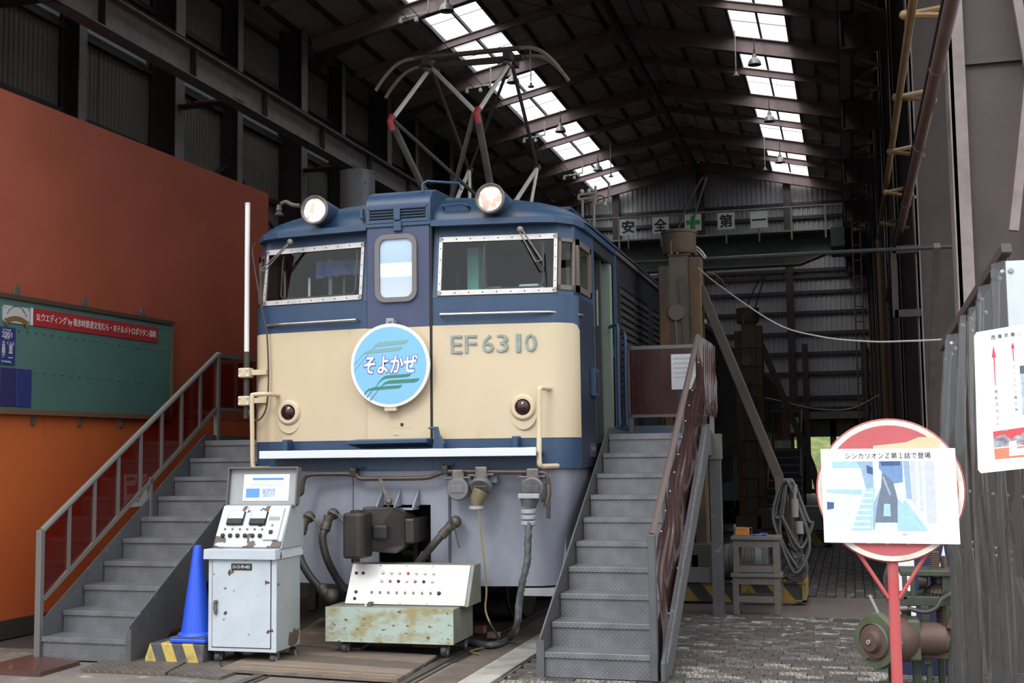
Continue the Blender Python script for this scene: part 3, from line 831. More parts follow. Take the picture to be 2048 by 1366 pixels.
# ledge that closes the waist
for sgn in (1, -1):
    p = [(sgn * x, y, 2.83) for x, y in RO]
    q = [(sgn * .285, .02, 2.83), (sgn * .75, wf_(.75, 2.83) + .03, 2.83), (sgn * 1.2, wf_(1.2, 2.83) + .03, 2.83)] + [(sgn * (1.3 + .02 * i), .18 + .03 * i, 2.83) for i in range(6)] + [(sgn * 1.44, .7, 2.83), (sgn * 1.44, 1.0, 2.83)]
    mb.loft([p, q], False)
mb.build('window_surround', blue, loco)
brownframe = mat('brown_corner_frame', (0.16, 0.125, 0.105), 0.5, 0.3)
dotm = mat('dark_rivet', (0.05, 0.045, 0.04), 0.5)
for sgn in (1, -1):
    def W(x, z, d=0.0): return (sgn * x, wf_(x, z) - d, z)
    wn_ = MB()
    X0, X1, Z0, Z1, B = .335, 1.315, 2.845, 3.345, .034
    for a, b in (((X0, Z0), (X1, Z0 + .042)), ((X0, Z1 - .045), (X1, Z1)), ((X0, Z0), (X0 + .028, Z1)), ((X1 - .028, Z0), (X1, Z1))):
        ps = [W(a[0], a[1], .014), W(b[0], a[1], .014), W(b[0], b[1], .014), W(a[0], b[1], .014)]
        bk = [W(a[0], a[1], -.01), W(b[0], a[1], -.01), W(b[0], b[1], -.01), W(a[0], b[1], -.01)]
        wn_.loft([bk, ps], True, True)
    fr = wn_.build('windscreen_frame', alu, loco)
    rv = MB()
    for i in range(9):
        x = X0 + .03 + (X1 - X0 - .06) * i / 8
        for z in (Z0 + .02, Z1 - .022): rv.sphere(W(x, z, .014), .006, 4)
    for i in range(1, 5):
        for x in (X0 + .014, X1 - .014): rv.sphere(W(x, Z0 + (Z1 - Z0) * i / 5, .014), .005, 4)
    stuff(rv.build('rivets', dotm, fr))
    MB().quad(W(X0 + .02, Z0 + .03, .002), W(X1 - .02, Z0 + .03, .002), W(X1 - .02, Z1 - .03, .002), W(X0 + .02, Z1 - .03, .002)).build('windscreen_glass', glass, loco)
    # demister frame inside the screen
    xa, xb = (.72, 1.20) if sgn > 0 else (.42, 1.16)
    if sgn > 0: xa, xb = .70, 1.19
    pts = []
    for cx, cz, a0 in ((xb - .05, 3.26, 0), (xa + .05, 3.26, 90), (xa + .05, 2.95, 180), (xb - .05, 2.95, 270)):
        for i in range(4):
            a = R(a0 + 30 * i); pts.append(W(cx + .05 * math.cos(a), cz + .05 * math.sin(a), -.035))
    MB().tube(pts + [pts[0]], .009, 6).build('demister_frame', rubber, loco, True)
    # corner and side windows
    z0, z1 = 2.872, 3.31
    c0, c1 = (1.315, wf_(1.315, z0)), (1.425, wf_(1.315, z0) + .13)
    def Cn(f, z, d=0): return (sgn * (c0[0] + (c1[0] - c0[0]) * f + d), c0[1] + (c1[1] - c0[1]) * f + (z - 2.83) * .14 * 1.0 * (1 - f) + (z - 2.83) * .14 * f - d, z)
    mbc = MB()
    for (fa, za_), (fb, zb_) in (((0, z0), (1, z0 + .04)), ((0, z1 - .03), (1, z1)), ((0, z0), (.16, z1)), ((.84, z0), (1, z1))):
        mbc.loft([[Cn(fa, za_), Cn(fb, za_), Cn(fb, zb_), Cn(fa, zb_)], [Cn(fa, za_, .01), Cn(fb, za_, .01), Cn(fb, zb_, .01), Cn(fa, zb_, .01)]], True, True)
    mbc.build('corner_window_frame', brownframe, loco)
    MB().quad(Cn(.1, z0), Cn(.9, z0), Cn(.9, z1), Cn(.1, z1)).build('corner_window_glass', glass, loco)
    ya, yb = .34, .88
    ms = MB()
    for (a, za_), (b, zb_) in (((ya, z0), (yb, z0 + .05)), ((ya, z1 - .05), (yb, z1)), ((ya, z0), (ya + .06, z1)), ((yb - .05, z0), (yb, z1))):
        ms.box((min(sgn * 1.43, sgn * 1.455), a, za_), (max(sgn * 1.43, sgn * 1.455), b, zb_))
    ms.build('side_window_frame', brownframe, loco)
    MB().quad((sgn * 1.44, ya, z0), (sgn * 1.44, yb, z0), (sgn * 1.44, yb, z1), (sgn * 1.44, ya, z1)).build('side_window_glass', glass, loco)
# ---- gangway door in the middle
gd = MB().box((-.28, -.022, 1.66), (.272, .0, 3.45)).build('gangway_door', blue_old, loco, bevel=.004)
MB().box((-.281, -.0235, 1.662), (.273, -.0215, 2.592)).build('door_cream_panel', cream, loco)
MB().box((.272, -.012, 1.62), (.289, .03, 3.47)).box((-.289, -.006, 1.62), (-.28, .03, 3.47)).build('door_gap', black, loco)
MB().tube([(-.0, -.024, 1.70), (-.05, -.024, 1.7)], .002, 5).build('door_seam', dull, loco)
def rrect(x0, x1, z0, z1, r, n=5):
    out = []
    for cx, cz, a0 in ((x1 - r, z1 - r, 0), (x0 + r, z1 - r, 90), (x0 + r, z0 + r, 180), (x1 - r, z0 + r, 270)):
        for i in range(n + 1):
            a = R(a0 + 90 * i / n); out.append((cx + r * math.cos(a), cz + r * math.sin(a)))
    return out
gasket = mat('grey_rubber_gasket', (0.16, 0.145, 0.145), 0.6)
oo = rrect(-.202, .168, 2.805, 3.375, .09); ii = rrect(-.162, .128, 2.845, 3.335, .06)
m_ = MB()
m_.loft([[(x, -.02, z) for x, z in oo], [(x, -.045, z) for x, z in oo], [(x, -.045, z) for x, z in ii], [(x, -.03, z) for x, z in ii]], True)
m_.build('door_window_gasket', gasket, loco, True)
painted_sky = mat('painted_door_reflection', (0.46, 0.58, 0.76), 0.4)  # sky reflection of the door glass painted as pale blue and white bands
nn, ll = painted_sky.node_tree.nodes, painted_sky.node_tree.links
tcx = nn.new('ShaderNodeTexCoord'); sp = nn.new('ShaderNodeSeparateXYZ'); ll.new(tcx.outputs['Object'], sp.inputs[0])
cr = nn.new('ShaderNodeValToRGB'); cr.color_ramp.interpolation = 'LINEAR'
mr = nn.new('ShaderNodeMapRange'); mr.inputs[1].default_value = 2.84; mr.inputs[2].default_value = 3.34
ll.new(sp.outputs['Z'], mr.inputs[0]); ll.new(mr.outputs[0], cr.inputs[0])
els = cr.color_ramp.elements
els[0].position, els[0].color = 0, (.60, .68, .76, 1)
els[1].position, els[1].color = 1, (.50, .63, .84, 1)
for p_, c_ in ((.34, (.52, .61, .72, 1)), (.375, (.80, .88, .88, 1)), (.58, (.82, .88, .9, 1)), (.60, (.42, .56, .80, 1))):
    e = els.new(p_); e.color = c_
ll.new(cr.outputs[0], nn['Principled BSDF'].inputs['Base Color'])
MB().prism(ii, 'y', -.026, -.02).build('painted_door_reflection', painted_sky, loco)
MB().quad(*[(x, -.034, z) for x, z in ii]).build('door_window_glass', sheet_mat('door_glass_clear', (.97, .98, .98), 0.0, .02), loco)
# hood with ventilation grille above the door
hp = [(-.035, 3.44), (-.035, 3.63), (-.02, 3.68), (.03, 3.73), (.12, 3.765), (.9, 3.80), (.9, 3.44)]
hood = MB().prism(hp, 'x', -.287, .287).build('ventilation_hood', blue, loco, True, bevel=.006)
MB().box((-.27, -.042, 3.475), (.27, -.034, 3.50)).box((-.27, -.042, 3.595), (.27, -.034, 3.625)).box((-.27, -.042, 3.50), (-.25, -.034, 3.6)).box((.25, -.042, 3.50), (.27, -.034, 3.6)).build('grille_frame', blue, hood)
MB().box((-.25, -.0365, 3.5), (.25, -.0352, 3.595)).build('grille_back', black, hood)
for k in range(4):
    MB().bar((-.25, -.042, 3.512 + k * .024), (.25, -.042, 3.512 + k * .024), .02, .005, (0, .5, 1)).build('grille_slat', blue, hood)
MB().box((-.03, -.06, 3.49), (.03, -.042, 3.59)).box((-.035, -.05, 3.40), (.035, -.022, 3.48)).build('hood_hook', blue, loco, bevel=.005)
MB().tube([(.2, .03, 3.73), (.2, .03, 3.80), (.24, .03, 3.82), (.5, .1, 3.80), (.52, .1, 3.74)], .011, 6).build('roof_grab_iron', blue, loco, True)
MB().box((-.36, .03, 3.53), (-.34, .06, 3.62)).tube([(-.35, .0, 3.54), (-.32, -.0, 3.54)], .01, 6).build('hood_clamp', blue, loco)
MB().tube([(.36, .1, 3.60), (.36, .04, 3.605), (.54, .055, 3.615), (.57, .07, 3.60), (.58, .13, 3.595)], .011, 6).build('roof_step', blue, loco, True)
# headlights
lens = mat('lit_lamp_lens', (1.0, 0.86, 0.72), 0.3, emit=0.42)
nn, ll = lens.node_tree.nodes, lens.node_tree.links
bs = nn['Principled BSDF']
tcx = nn.new('ShaderNodeTexCoord'); nz = nn.new('ShaderNodeTexNoise'); nz.inputs['Scale'].default_value = 14; ll.new(tcx.outputs['Object'], nz.inputs['Vector'])
cr = nn.new('ShaderNodeValToRGB'); cr.color_ramp.elements[0].position = .40; cr.color_ramp.elements[1].position = .54
cr.color_ramp.elements[0].color = (.50, .34, .27, 1); cr.color_ramp.elements[1].color = (1, .95, .90, 1)
ll.new(nz.outputs['Fac'], cr.inputs[0]); ll.new(cr.outputs[0], bs.inputs['Emission Color']); ll.new(cr.outputs[0], bs.inputs['Base Color'])
for x, z, yy in ((-.755, 3.628, .0), (.805, 3.625, .0)):
    h = MB().lathe([(.05, yy + .62), (.10, yy + .40), (.122, yy), (.126, yy - .01), (.126, yy - .03), (.108, yy - .035), (.104, yy - .01)], (x, 0, z), 'y', 28, False).build('headlight', blue, loco, True)
    MB().lathe([(.125, yy - .028), (.128, yy - .036), (.118, yy - .044), (.103, yy - .036), (.103, yy - .028)], (x, 0, z), 'y', 28, False).build('headlight_bezel', dull, h, True)
    MB().lathe([(.104, yy - .02), (.09, yy - .03), (.05, yy - .037), (.001, yy - .04)], (x, 0, z), 'y', 28, False).build('headlight_lens', lens, h, True)
    MB().box((x - .012, yy + .02, z + .12), (x + .012, yy + .06, z + .135)).build('headlight_clip', dull, h)
# headboard
hb = thing('headboard', 'round light-blue headboard reading そよかぜ hung on the locomotive front', 'sign', LO + Vector((-.047, -.10, 2.275)))
MB().lathe([(.001, .03), (.335, .03), (.345, .02), (.345, -.005), (.001, -.005)], (0, 0, 0), 'y', 56, False).build('disc', white, hb, True)
MB().lathe([(.318, -.005), (.318, -.0075), (.001, -.0075)], (0, 0, 0), 'y', 56, False).build('blue_face', mat('headboard_blue', (0.20, 0.47, 0.83), 0.4), hb)
g1 = mat('swoosh_pale_green', (0.19, 0.36, 0.34), 0.5); g2 = mat('swoosh_green', (0.045, 0.20, 0.13), 0.5)
KX = .345 / 588.0
def hbp(q, d):                                   # headboard artwork, measured on the disc
    return [((x - 640) * KX, d, (655 - y) * KX) for x, y in q]
for m2, q, d in ((g1, [(98, 635), (250, 470), (300, 440), (350, 430), (838, 398), (805, 440), (760, 455), (360, 480), (270, 480), (225, 515), (105, 640)], -.0082),
                 (g1, [(100, 722), (360, 440), (420, 360), (480, 328), (560, 322), (920, 303), (890, 350), (850, 360), (440, 390), (380, 420), (330, 470), (104, 728)], -.0084),
                 (g2, [(255, 1065), (270, 1020), (330, 975), (420, 955), (826, 936), (800, 972), (770, 982), (400, 1000), (330, 1005), (290, 1030), (270, 1062)], -.0082),
                 (g2, [(285, 1098), (420, 960), (500, 855), (560, 805), (630, 795), (962, 782), (935, 815), (890, 826), (580, 840), (510, 870), (440, 945), (300, 1100)], -.0084),
                 (g2, [(340, 1138), (500, 960), (560, 895), (640, 868), (1084, 850), (1050, 892), (1000, 905), (600, 915), (545, 930), (470, 1000), (355, 1140)], -.0086)):
    MB().loft([hbp(q, d), hbp(q, d - .0012)], True, True).build('swoosh', m2, hb)
tz = (655 - 645) * KX
navy_ink = mat('navy_outline', (0.10, 0.12, 0.34), 0.5)
text('lettering_outline', 'そよかぜ', navy_ink, hb, ((655 - 640) * KX, -.0095, tz), w=815 * KX, h=272 * KX, bold=0.007, shear=.12, ext=.0006)
text('lettering', 'そよかぜ', white, hb, ((655 - 640) * KX, -.0112, tz), w=795 * KX, h=252 * KX, bold=0.0025, shear=.12, ext=.0006)
MB().box((-.035, .0, .34), (.03, .03, .39)).sphere((0, -.004, .365), .016, 6).build('hanger', grey_metal, hb)
MB().box((-.05, .0, -.375), (.05, .05, -.335)).build('lower_bracket', cream, hb)
MB().box((-.03, .03, .3), (.03, .085, .38)).box((-.03, .03, -.36), (.03, .085, -.30)).build('stay', grey_metal, hb)
# number letters
for ch, u0_, u1_ in (('E', 905, 927), ('F', 932, 955), ('6', 965, 988), ('3', 993, 1016), ('1', 1031, 1040), ('0', 1048, 1071)):
    a, b = at_y(u0_, 690, 9.655) - LO, at_y(u1_, 690, 9.655) - LO
    x = (a.x + b.x) / 2
    text('number_letter', ch, plate_m, loco, (x, (x - .285) * .125 - .012, 2.437), w=b.x - a.x, h=.148, bold=.0, ext=.006)
# round tail lamps
lensred = mat('dark_red_lens', (0.03, 0.004, 0.006), 0.08)
for sgn in (1, -1):
    x = 1.035 * sgn; yy = .095
    tl = MB().prism([(x + (.118 if True else 0) * math.cos(a), 1.885 + (.155 if math.sin(a) < 0 else .125) * math.sin(a)) for a in [2 * math.pi * k / 32 for k in range(32)]], 'y', yy - .022, yy + .03).build('tail_lamp', cream, loco, bevel=.004)
    MB().lathe([(.108, yy - .012), (.108, yy - .03), (.092, yy - .045), (.066, yy - .045), (.062, yy - .02)], (x, 0, 1.912), 'y', 32, False).build('tail_lamp_ring', cream, tl, True, bevel=.003)
    MB().lathe([(.064, yy - .025), (.055, yy - .052), (.03, yy - .066), (.001, yy - .07)], (x, 0, 1.912), 'y', 24, False).build('tail_lamp_lens', lensred, tl, True)
    st = MB()
    for k in range(6):
        a = 2 * math.pi * (k + .3) / 6
        st.sphere((x + .098 * math.cos(a), yy - .03, 1.912 + .098 * math.sin(a)), .008, 4)
    stuff(st.build('tail_lamp_screws', dull, tl))
# chrome waist rails
MB().tube([(.37, -.005, 2.68), (.37, -.04, 2.683), (1.10, .06, 2.683), (1.25, .105, 2.683), (1.38, .22, 2.68), (1.47, .40, 2.675), (1.46, .44, 2.675)], .0125, 8).build('waist_rail', satin, loco, True)
MB().tube([(-.37, -.005, 2.668), (-.37, -.04, 2.67), (-1.10, .06, 2.67), (-1.25, .105, 2.67), (-1.38, .22, 2.67), (-1.47, .40, 2.67), (-1.46, .44, 2.67)], .0125, 8).build('waist_rail', satin, loco, True)
# step deck, polished step edge, brackets, coupling lever
MB().box((-1.19, -.16, 1.535), (1.20, .10, 1.552)).build('step_plate', blue, loco)
MB().box((-1.19, -.172, 1.52), (1.20, -.16, 1.585)).build('step_edge', chrome, loco, bevel=.003)
MB().add([(-.42, -.14, 1.662), (.28, -.14, 1.668), (.29, -.02, 1.675), (-.36, -.02, 1.672), (-.42, -.14, 1.63), (.28, -.14, 1.636), (.29, -.02, 1.60), (-.36, -.02, 1.60)],
         [(0, 1, 2, 3), (7, 6, 5, 4), (0, 4, 5, 1), (1, 5, 6, 2), (2, 6, 7, 3), (3, 7, 4, 0)]).build('gangway_plate', blue, loco, bevel=.004)
for x, s_ in ((-1.03, 1), (.985, 1)):
    MB().box((x - .025, -.02, 1.575), (x + .025, .12, 1.68)).build('lamp_bracket', blue, loco, bevel=.008)
MB().prism([(.29, 1.76), (.36, 1.765), (.375, 1.70), (.42, 1.63), (.42, 1.56), (.32, 1.56), (.335, 1.66), (.335, 1.74), (.29, 1.745)], 'y', -.13, -.07).build('coupling_lever', blue, loco, bevel=.006)
MB().box((-.05, -.0255, 1.76), (.10, -.0245, 1.83)).build('door_lock_plate', cream, loco)
MB().box((.015, -.028, 1.775), (.04, -.024, 1.80)).build('lock_hole', black, loco)
# cream grab irons
MB().tube(bez([(1.25, .13, 2.06), (1.23, .02, 2.06), (1.205, -.04, 2.055), (1.20, -.05, 2.0), (1.20, -.06, 1.75), (1.205, -.10, 1.50), (1.215, -.09, 1.44), (1.25, .0, 1.435), (1.3, .13, 1.435)], 4), .021, 8).build('grab_iron', cream, loco, True)
MB().tube(bez([(-1.15, .10, 2.065), (-1.19, -.02, 2.068), (-1.30, -.05, 2.065), (-1.315, -.06, 2.03), (-1.31, -.06, 1.75), (-1.305, -.06, 1.50), (-1.29, -.06, 1.445), (-1.24, -.03, 1.44), (-1.2, .05, 1.44)], 4), .019, 8).build('grab_iron', cream, loco, True)
# white mast clamped to the left corner, with its cable
px = at_y(494, 600, 9.72) - LO
MB().tube([(px.x, .12, 2.43), (px.x, .12, at_y(494, 407, 9.72).z)], .022, 12).sphere((px.x, .12, at_y(494, 408, 9.72).z), .026, 6, (1, 1, .5)).build('whip_mast', white, loco, True)
MB().tube([(px.x, .12, 1.87), (px.x, .12, 2.45)], .026, 12).build('mast_sleeve', rubber, loco, True)
for v in (746, 802):
    z = at_y(497, v, 9.72).z
    cl = MB().cbox((px.x, .11, z), (.11, .09, .085)).build('mast_clamp', cream, loco, bevel=.012)
    sc_ = MB()
    for dx in (-.038, .038):
        for dz in (-.028, .028): sc_.sphere((px.x + dx, .062, z + dz), .011, 4)
    stuff(sc_.build('clamp_bolts', white, cl))
    MB().box((px.x + .05, .10, z - .02), (px.x + .2, .16, z + .025)).build('clamp_arm', cream, loco)
cb = [at_y(u, v, 9.68) - LO for u, v in ((512, 485), (505, 500), (510, 540), (520, 600), (531, 650), (534, 670), (537, 740), (535, 800), (528, 828), (515, 841), (502, 836), (497, 820))]
MB().tube(bez(cb, 4), .007, 6).build('mast_cable', pipem, loco, True)
# wipers
def wiper(p0, p1, q1, blade):
    a, b, c = (at_y(*p0, 9.64) - LO, at_y(*p1, 9.60) - LO, at_y(*q1, 9.60) - LO)
    o = Vector((.012, 0, .006))
    wp = MB().tube([a - o, b - o], .006, 6).tube([a + o, c], .006, 6).tube([b - o, c], .005, 6).sphere(a, .03, 6, (1, .6, 1)).build('wiper', dull, loco, True)
    q0, q1_ = at_y(*blade[0], 9.62) - LO, at_y(*blade[1], 9.62) - LO
    MB().tube([q0, q1_], .006, 6).build('wiper_blade', rubber, wp, True)
wiper((580, 484), (524, 540), (529, 542), ((533, 505), (526, 580)))
wiper((1040, 459), (1074, 522), (1084, 520), ((1081, 485), (1088, 562)))
# ---- interior of the cab seen through the glass
MB().box((-1.4, 1.55, 1.6), (1.4, 1.6, 3.4)).build('cab_bulkhead', dark_in, loco)
MB().box((-1.4, .25, 1.6), (1.4, 1.55, 1.62)).box((-1.4, .3, 3.40), (1.4, 1.55, 3.42)).build('cab_lining', dark_in, loco)
desk = mat('cab_desk_green', (0.36, 0.47, 0.43), 0.5)
MB().box((.36, .28, 2.5), (1.25, .75, 2.885)).box((.95, .3, 2.885), (1.12, .5, 2.95)).box((.66, .3, 2.885), (.80, .5, 2.94)).build('driver_desk', desk, loco, bevel=.01)
MB().box((.47, .4, 2.5), (.57, .65, 3.3)).build('control_post', mat('teal_cabinet', (0.13, 0.33, 0.30), 0.5), loco)
MB().box((-.55, .45, 2.5), (-.36, .6, 3.02)).build('gauge_box', desk, loco, bevel=.01)
MB().box((-.40, .5, 2.86), (-.34, .55, 2.93)).box((-.05, .7, 2.4), (.05, .8, 2.5)).build('gauge_lamp', mat('orange_knob', (0.4, 0.12, 0.04), 0.5), loco)
MB().tube([(-1.02, .45, 2.84), (-1.02, .45, 3.12)], .012, 8).build('lever', white, loco)
MB().tube([(-.86, .55, 2.6), (-.86, .55, 3.3)], .02, 8).tube([(-.75, .6, 2.6), (-.75, .6, 3.3)], .01, 8).build('cab_pole', grey_metal, loco)
mbc = MB()
for i in range(12):
    x0, x1 = -.98 + .05 * i, -.93 + .05 * i
    y0, y1 = .5 + .03 * math.sin(i * 1.9), .5 + .03 * math.sin(i * 1.9 + 1.9)
    mbc.quad((x0, y0, 3.12 + .01 * i * (.5 if i < 6 else .2)), (x1, y1, 3.12 + .01 * i * .4), (x1, y1, 3.28), (x0, y0, 3.27))
mbc.build('blue_curtain', mat('blue_cab_cloth', (0.26, 0.32, 0.55), 0.8, 0, (0.05, 0.07, 0.40), 4), loco)
MB().box((.88, 1.53, 3.08), (1.08, 1.549, 3.3)).build('cab_notice', mat('cab_notice_grey', (0.3, 0.29, 0.28), 0.7), loco)
MB().box((.385, .36, 2.92), (.405, .38, 3.08)).build('chrome_lever', chrome, loco)
MB().sphere((-.46, .8, 3.2), .07, 8).build('cab_fan', mat('cab_fan_tan', (0.35, 0.25, 0.17), 0.5), loco, True)
# open cab door on the right side: green jambs, rails
jamb = mat('pale_green_jamb', (0.20, 0.26, 0.20), 0.5)
MB().box((1.15, 1.80, 1.62), (1.44, 1.92, 3.32)).box((1.2, 1.0, 1.62), (1.44, 1.06, 3.32)).build('door_jamb', jamb, loco)
MB().box((1.1, 1.02, 1.5), (1.15, 1.9, 3.35)).build('door_recess', dark_in, loco)
MB().box((1.30, 1.06, 1.62), (1.34, 1.46, 3.3)).build('cab_door', navy, loco)
MB().box((1.337, 1.14, 2.75), (1.345, 1.40, 3.2)).build('cab_door_pane', mat('cab_door_glass', (0.02, 0.022, 0.025), 0.05), loco)
MB().box((1.44, 1.12, 2.66), (1.462, 1.135, 2.98)).build('door_glint_strip', chrome, loco)  # chrome sliver added to imitate a bright vertical reflection at the door
for y, z1 in ((1.68, 2.72), (2.06, 2.68)):
    MB().tube(bez([(1.44, y + .05, z1 - .02), (1.50, y + .03, z1), (1.53, y, z1 - .03), (1.53, y, z1 - .3), (1.53, y, 1.9), (1.53, y, 1.78), (1.47, y, 1.75)], 4), .016, 8).build('door_rail', blue, loco, True)
MB().box((1.45, .78, 2.02), (1.49, .96, 2.26)).build('step_well', blue, loco, bevel=.005)
MB().box((1.488, .82, 2.05), (1.492, .92, 2.23)).build('well_opening', black, loco)
MB().box((1.45, .72, 1.5), (1.455, .95, 1.62)).build('data_plate', mat('data_plate_paint', (0.06, 0.065, 0.075), 0.5), loco)
text('data_lettering', 'EF 63 10', mat('faint_white', (0.3, 0.3, 0.3), 0.6), loco, (1.457, .83, 1.57), rot=Matrix(((0, 0, 1), (1, 0, 0), (0, 1, 0))), w=.18, ext=.0005)
# ---- skirt below the floor
def skirt_ring(z):
    f = (1.415 - z) / .95
    hw = 1.42 - .135 * f
    return [(.42, .03), (hw - .24, .10 + .03)] + [(hw - .24 + .24 * math.cos(R(-80 + 80 * i / 5)), .37 + .24 * math.sin(R(-80 + 80 * i / 5))) for i in range(1, 6)] + [(hw, 1.1)]
def skirt(sgn):
    rings = [[(sgn * x, y, z) for x, y in skirt_ring(z)] for z in (1.415, 1.2, .95, .7, .475)]
    return MB().loft(rings, False)
skirt(1).build('skirt_panel', skirtm, loco, True)
skirt(-1).build('skirt_panel', skirtm, loco, True)
SY = .022
mb = MB()
for a, b in (((-.42, 1.13), (.41, 1.415)), ((-.42, .475), (-.195, 1.13)), ((.255, .475), (.41, 1.13)), ((-.195, .475), (.255, .655))):
    mb.box((a[0], SY, a[1]), (b[0], SY + .02, b[1]))
mb.build('skirt_center', skirtm, loco)
MB().box((.408, .012, .475), (.424, .06, 1.415)).box((-.428, .018, .475), (-.42, .06, 1.415)).build('skirt_seam', mat('seam_shadow_paint', (0.07, 0.075, 0.09), 0.6), loco)
MB().box((-.4, .5, .5), (.4, .52, 1.3)).box((-.3, .05, .55), (.3, .5, .56)).build('drawgear_box', black, loco)
MB().box((.02, .25, .5), (.06, .35, .9)).box((.13, .3, .5), (.2, .4, .85)).box((-.1, .3, .7), (.24, .4, .74)).build('drawgear', iron, loco)
for x in (-.16, -.005, .155):                    # gussets above the opening
    MB().prism([(SY, 1.26), (SY, 1.12), (-.13, 1.115), (-.12, 1.13)], 'x', x - .006, x + .006).build('gusset', skirtm, loco)
MB().box((.0, -.13, 1.095), (.155, SY, 1.108)).build('gusset_shelf', skirtm, loco)
MB().sphere((-.31, .015, .60), .03, 6).build('skirt_bolt', grey_metal, loco, True)
# coupler
cp = MB().prism([(-.29, -.52), (-.145, -.54), (-.11, -.50), (-.12, -.30), (-.26, -.28), (-.30, -.36)], 'z', .735, 1.09).build('coupler', iron, loco, bevel=.022, seg=3)
MB().loft([[(-.2 + .0, -.34, .78), (.09, -.30, .76), (.12, -.20, .80), (.12, -.2, 1.06), (.06, -.30, 1.12), (-.2, -.34, 1.13)],
           [(-.2, .02, .80), (.10, .02, .80), (.13, .02, .84), (.13, .02, 1.04), (.08, .02, 1.1), (-.2, .02, 1.12)]], True, True).build('coupler_head', iron, cp, bevel=.02, seg=3)
MB().box((-.11, -.36, .87), (.02, -.3, .99)).build('coupler_jaw', black, cp, bevel=.02)
MB().box((.10, -.2, .83), (.19, .3, 1.03)).build('coupler_shank', iron, cp, bevel=.015)
MB().cyl((-.22, -.42, .735), (-.22, -.42, .70), .035).build('coupler_pin', iron, cp)
MB().lathe([(.05, 1.09), (.05, 1.105), (.025, 1.11), (.001, 1.11)], (-.21, -.42, 0), 'z', 16, False).build('coupler_cap', iron, cp)
# air pipe below the floor and the uncoupling rod
def L9(u, v, d=-.08): return at_y(u, v, 9.6 + d) - LO
pp = [L9(*q) for q in ((588, 1012), (596, 992), (604, 985), (606, 966), (614, 951), (640, 948), (700, 948), (712, 950), (722, 957), (760, 957), (845, 956), (868, 951), (885, 945), (900, 943), (1000, 944), (1078, 945), (1092, 950), (1096, 965), (1095, 985), (1086, 1004))]
MB().tube(bez(pp, 4), .019, 8).build('air_pipe', pipem, loco, True)
for u, v in ((707, 945), (890, 940)):
    p = L9(u, v)
    MB().cbox((p.x, -.06, p.z), (.055, .09, .07)).build('pipe_clamp', iron, loco, bevel=.008)
    MB().sphere((p.x - .04, -.02, p.z + .04), .012, 4).sphere((p.x + .04, -.02, p.z + .04), .012, 4).build('clamp_bolt', dull, loco)
MB().tube([L9(758, 957, -.1), L9(775, 1000, -.25), L9(777, 1012, -.3)], .010, 8).tube([L9(762, 957, -.1), L9(779, 1000, -.25)], .008, 8).sphere(L9(778, 1003, -.28), .03, 6).build('uncoupling_rod', dull, loco, True)
# brake hoses with their cocks
def hose(pts, d0, r, nm='brake_hose'):
    P = [at_y(u, v, 9.6 + d) - LO for u, v, d in pts]
    h = MB().tube(bez(P, 5), r, 10).build(nm, hosem, loco, True)
    return P, h
for pts, lev in ((((604, 1060, -.12), (597, 1085, -.16), (600, 1115, -.2), (618, 1150, -.25), (640, 1176, -.25), (652, 1190, -.25)), ((624, 1035, -.1), (640, 1052, -.12))),
                 (((652, 1054, -.12), (645, 1078, -.16), (655, 1120, -.16), (675, 1158, -.08), (692, 1182, -.045)), ((676, 1030, -.1), (696, 1055, -.12))),
                 (((888, 1066, -.12), (868, 1088, -.14), (848, 1112, -.09), (828, 1138, -.045)), ((908, 1052, -.1), (919, 1096, -.14)))):
    P, h = hose(pts, 0, .032)
    d = (P[0] - P[1]).normalized()
    top = P[0] + d * .09
    MB().tube([P[0] - d * .03, P[0] + d * .03], .042, 10).tube([P[0] + d * .02, top], .034, 10, True, .045).sphere(top + Vector((.02, .04, .02)), .05, 8).cyl(top + Vector((.02, .1, .02)), top + Vector((.02, .0, .02)), .03).build('hose_cock', brass, h, True)
    a, b = at_y(*lev[0][:2], 9.5) - LO, at_y(*lev[1][:2], 9.48) - LO
    MB().tube([top + Vector((.0, -.02, .05)), a, b], .008, 6).build('cock_handle', brass, h, True)
MB().tube([at_y(645, 1180, 9.35) - LO, at_y(668, 1200, 9.33) - LO], .045, 10).sphere(at_y(663, 1192, 9.33) - LO, .06, 8).sphere(at_y(645, 1178, 9.35) - LO, .05, 8).build('hose_coupling', brass, loco, True)
MB().tube([at_y(850, 1109, 9.515) - LO, at_y(836, 1128, 9.545) - LO], .034, 10).build('hose_ferrule', grey_metal, loco, True)
# jumper sockets
sock = mat('jumper_socket_grey', (0.17, 0.17, 0.18), 0.45, 0.2, (0.11, 0.105, 0.105), 10)
def jumper(u, v, open_, r):
    p = at_y(u, v, 9.5) - LO
    j = MB().box((p.x - .11, -.04, p.z + .02), (p.x + .11, .05, 1.37)).build('jumper_socket', skirtm, loco, bevel=.008)
    MB().tube([(p.x - .11, -.1, p.z + .085), (p.x - .05, -.11, p.z + .085), (p.x - .05, -.11, p.z + .05), (p.x + .05, -.11, p.z + .05), (p.x + .05, -.11, p.z + .09), (p.x + .10, -.1, p.z + .09)], .011, 6).build('socket_latch', dull, j)
    MB().cbox((p.x, -.09, p.z + .11), (.10, .06, .09)).build('socket_hinge', dull, j, bevel=.01)
    M_ = Matrix.Translation((p.x, -.10, p.z)) @ Matrix.Rotation(R(open_), 4, 'X')
    k = MB()
    k.lathe([(.001, -.03), (.085, -.03), (.092, -.02), (.092, .0), (.07, .04), (.001, .05)], (0, 0, 0), 'y', 24, False)
    k.box((-.055, -.036, -.03), (.055, -.03, .03))
    for i in range(len(k.v)): k.v[i] = M_ @ k.v[i]
    k.build('socket_lid', sock, j, bevel=.003)
    return p, j
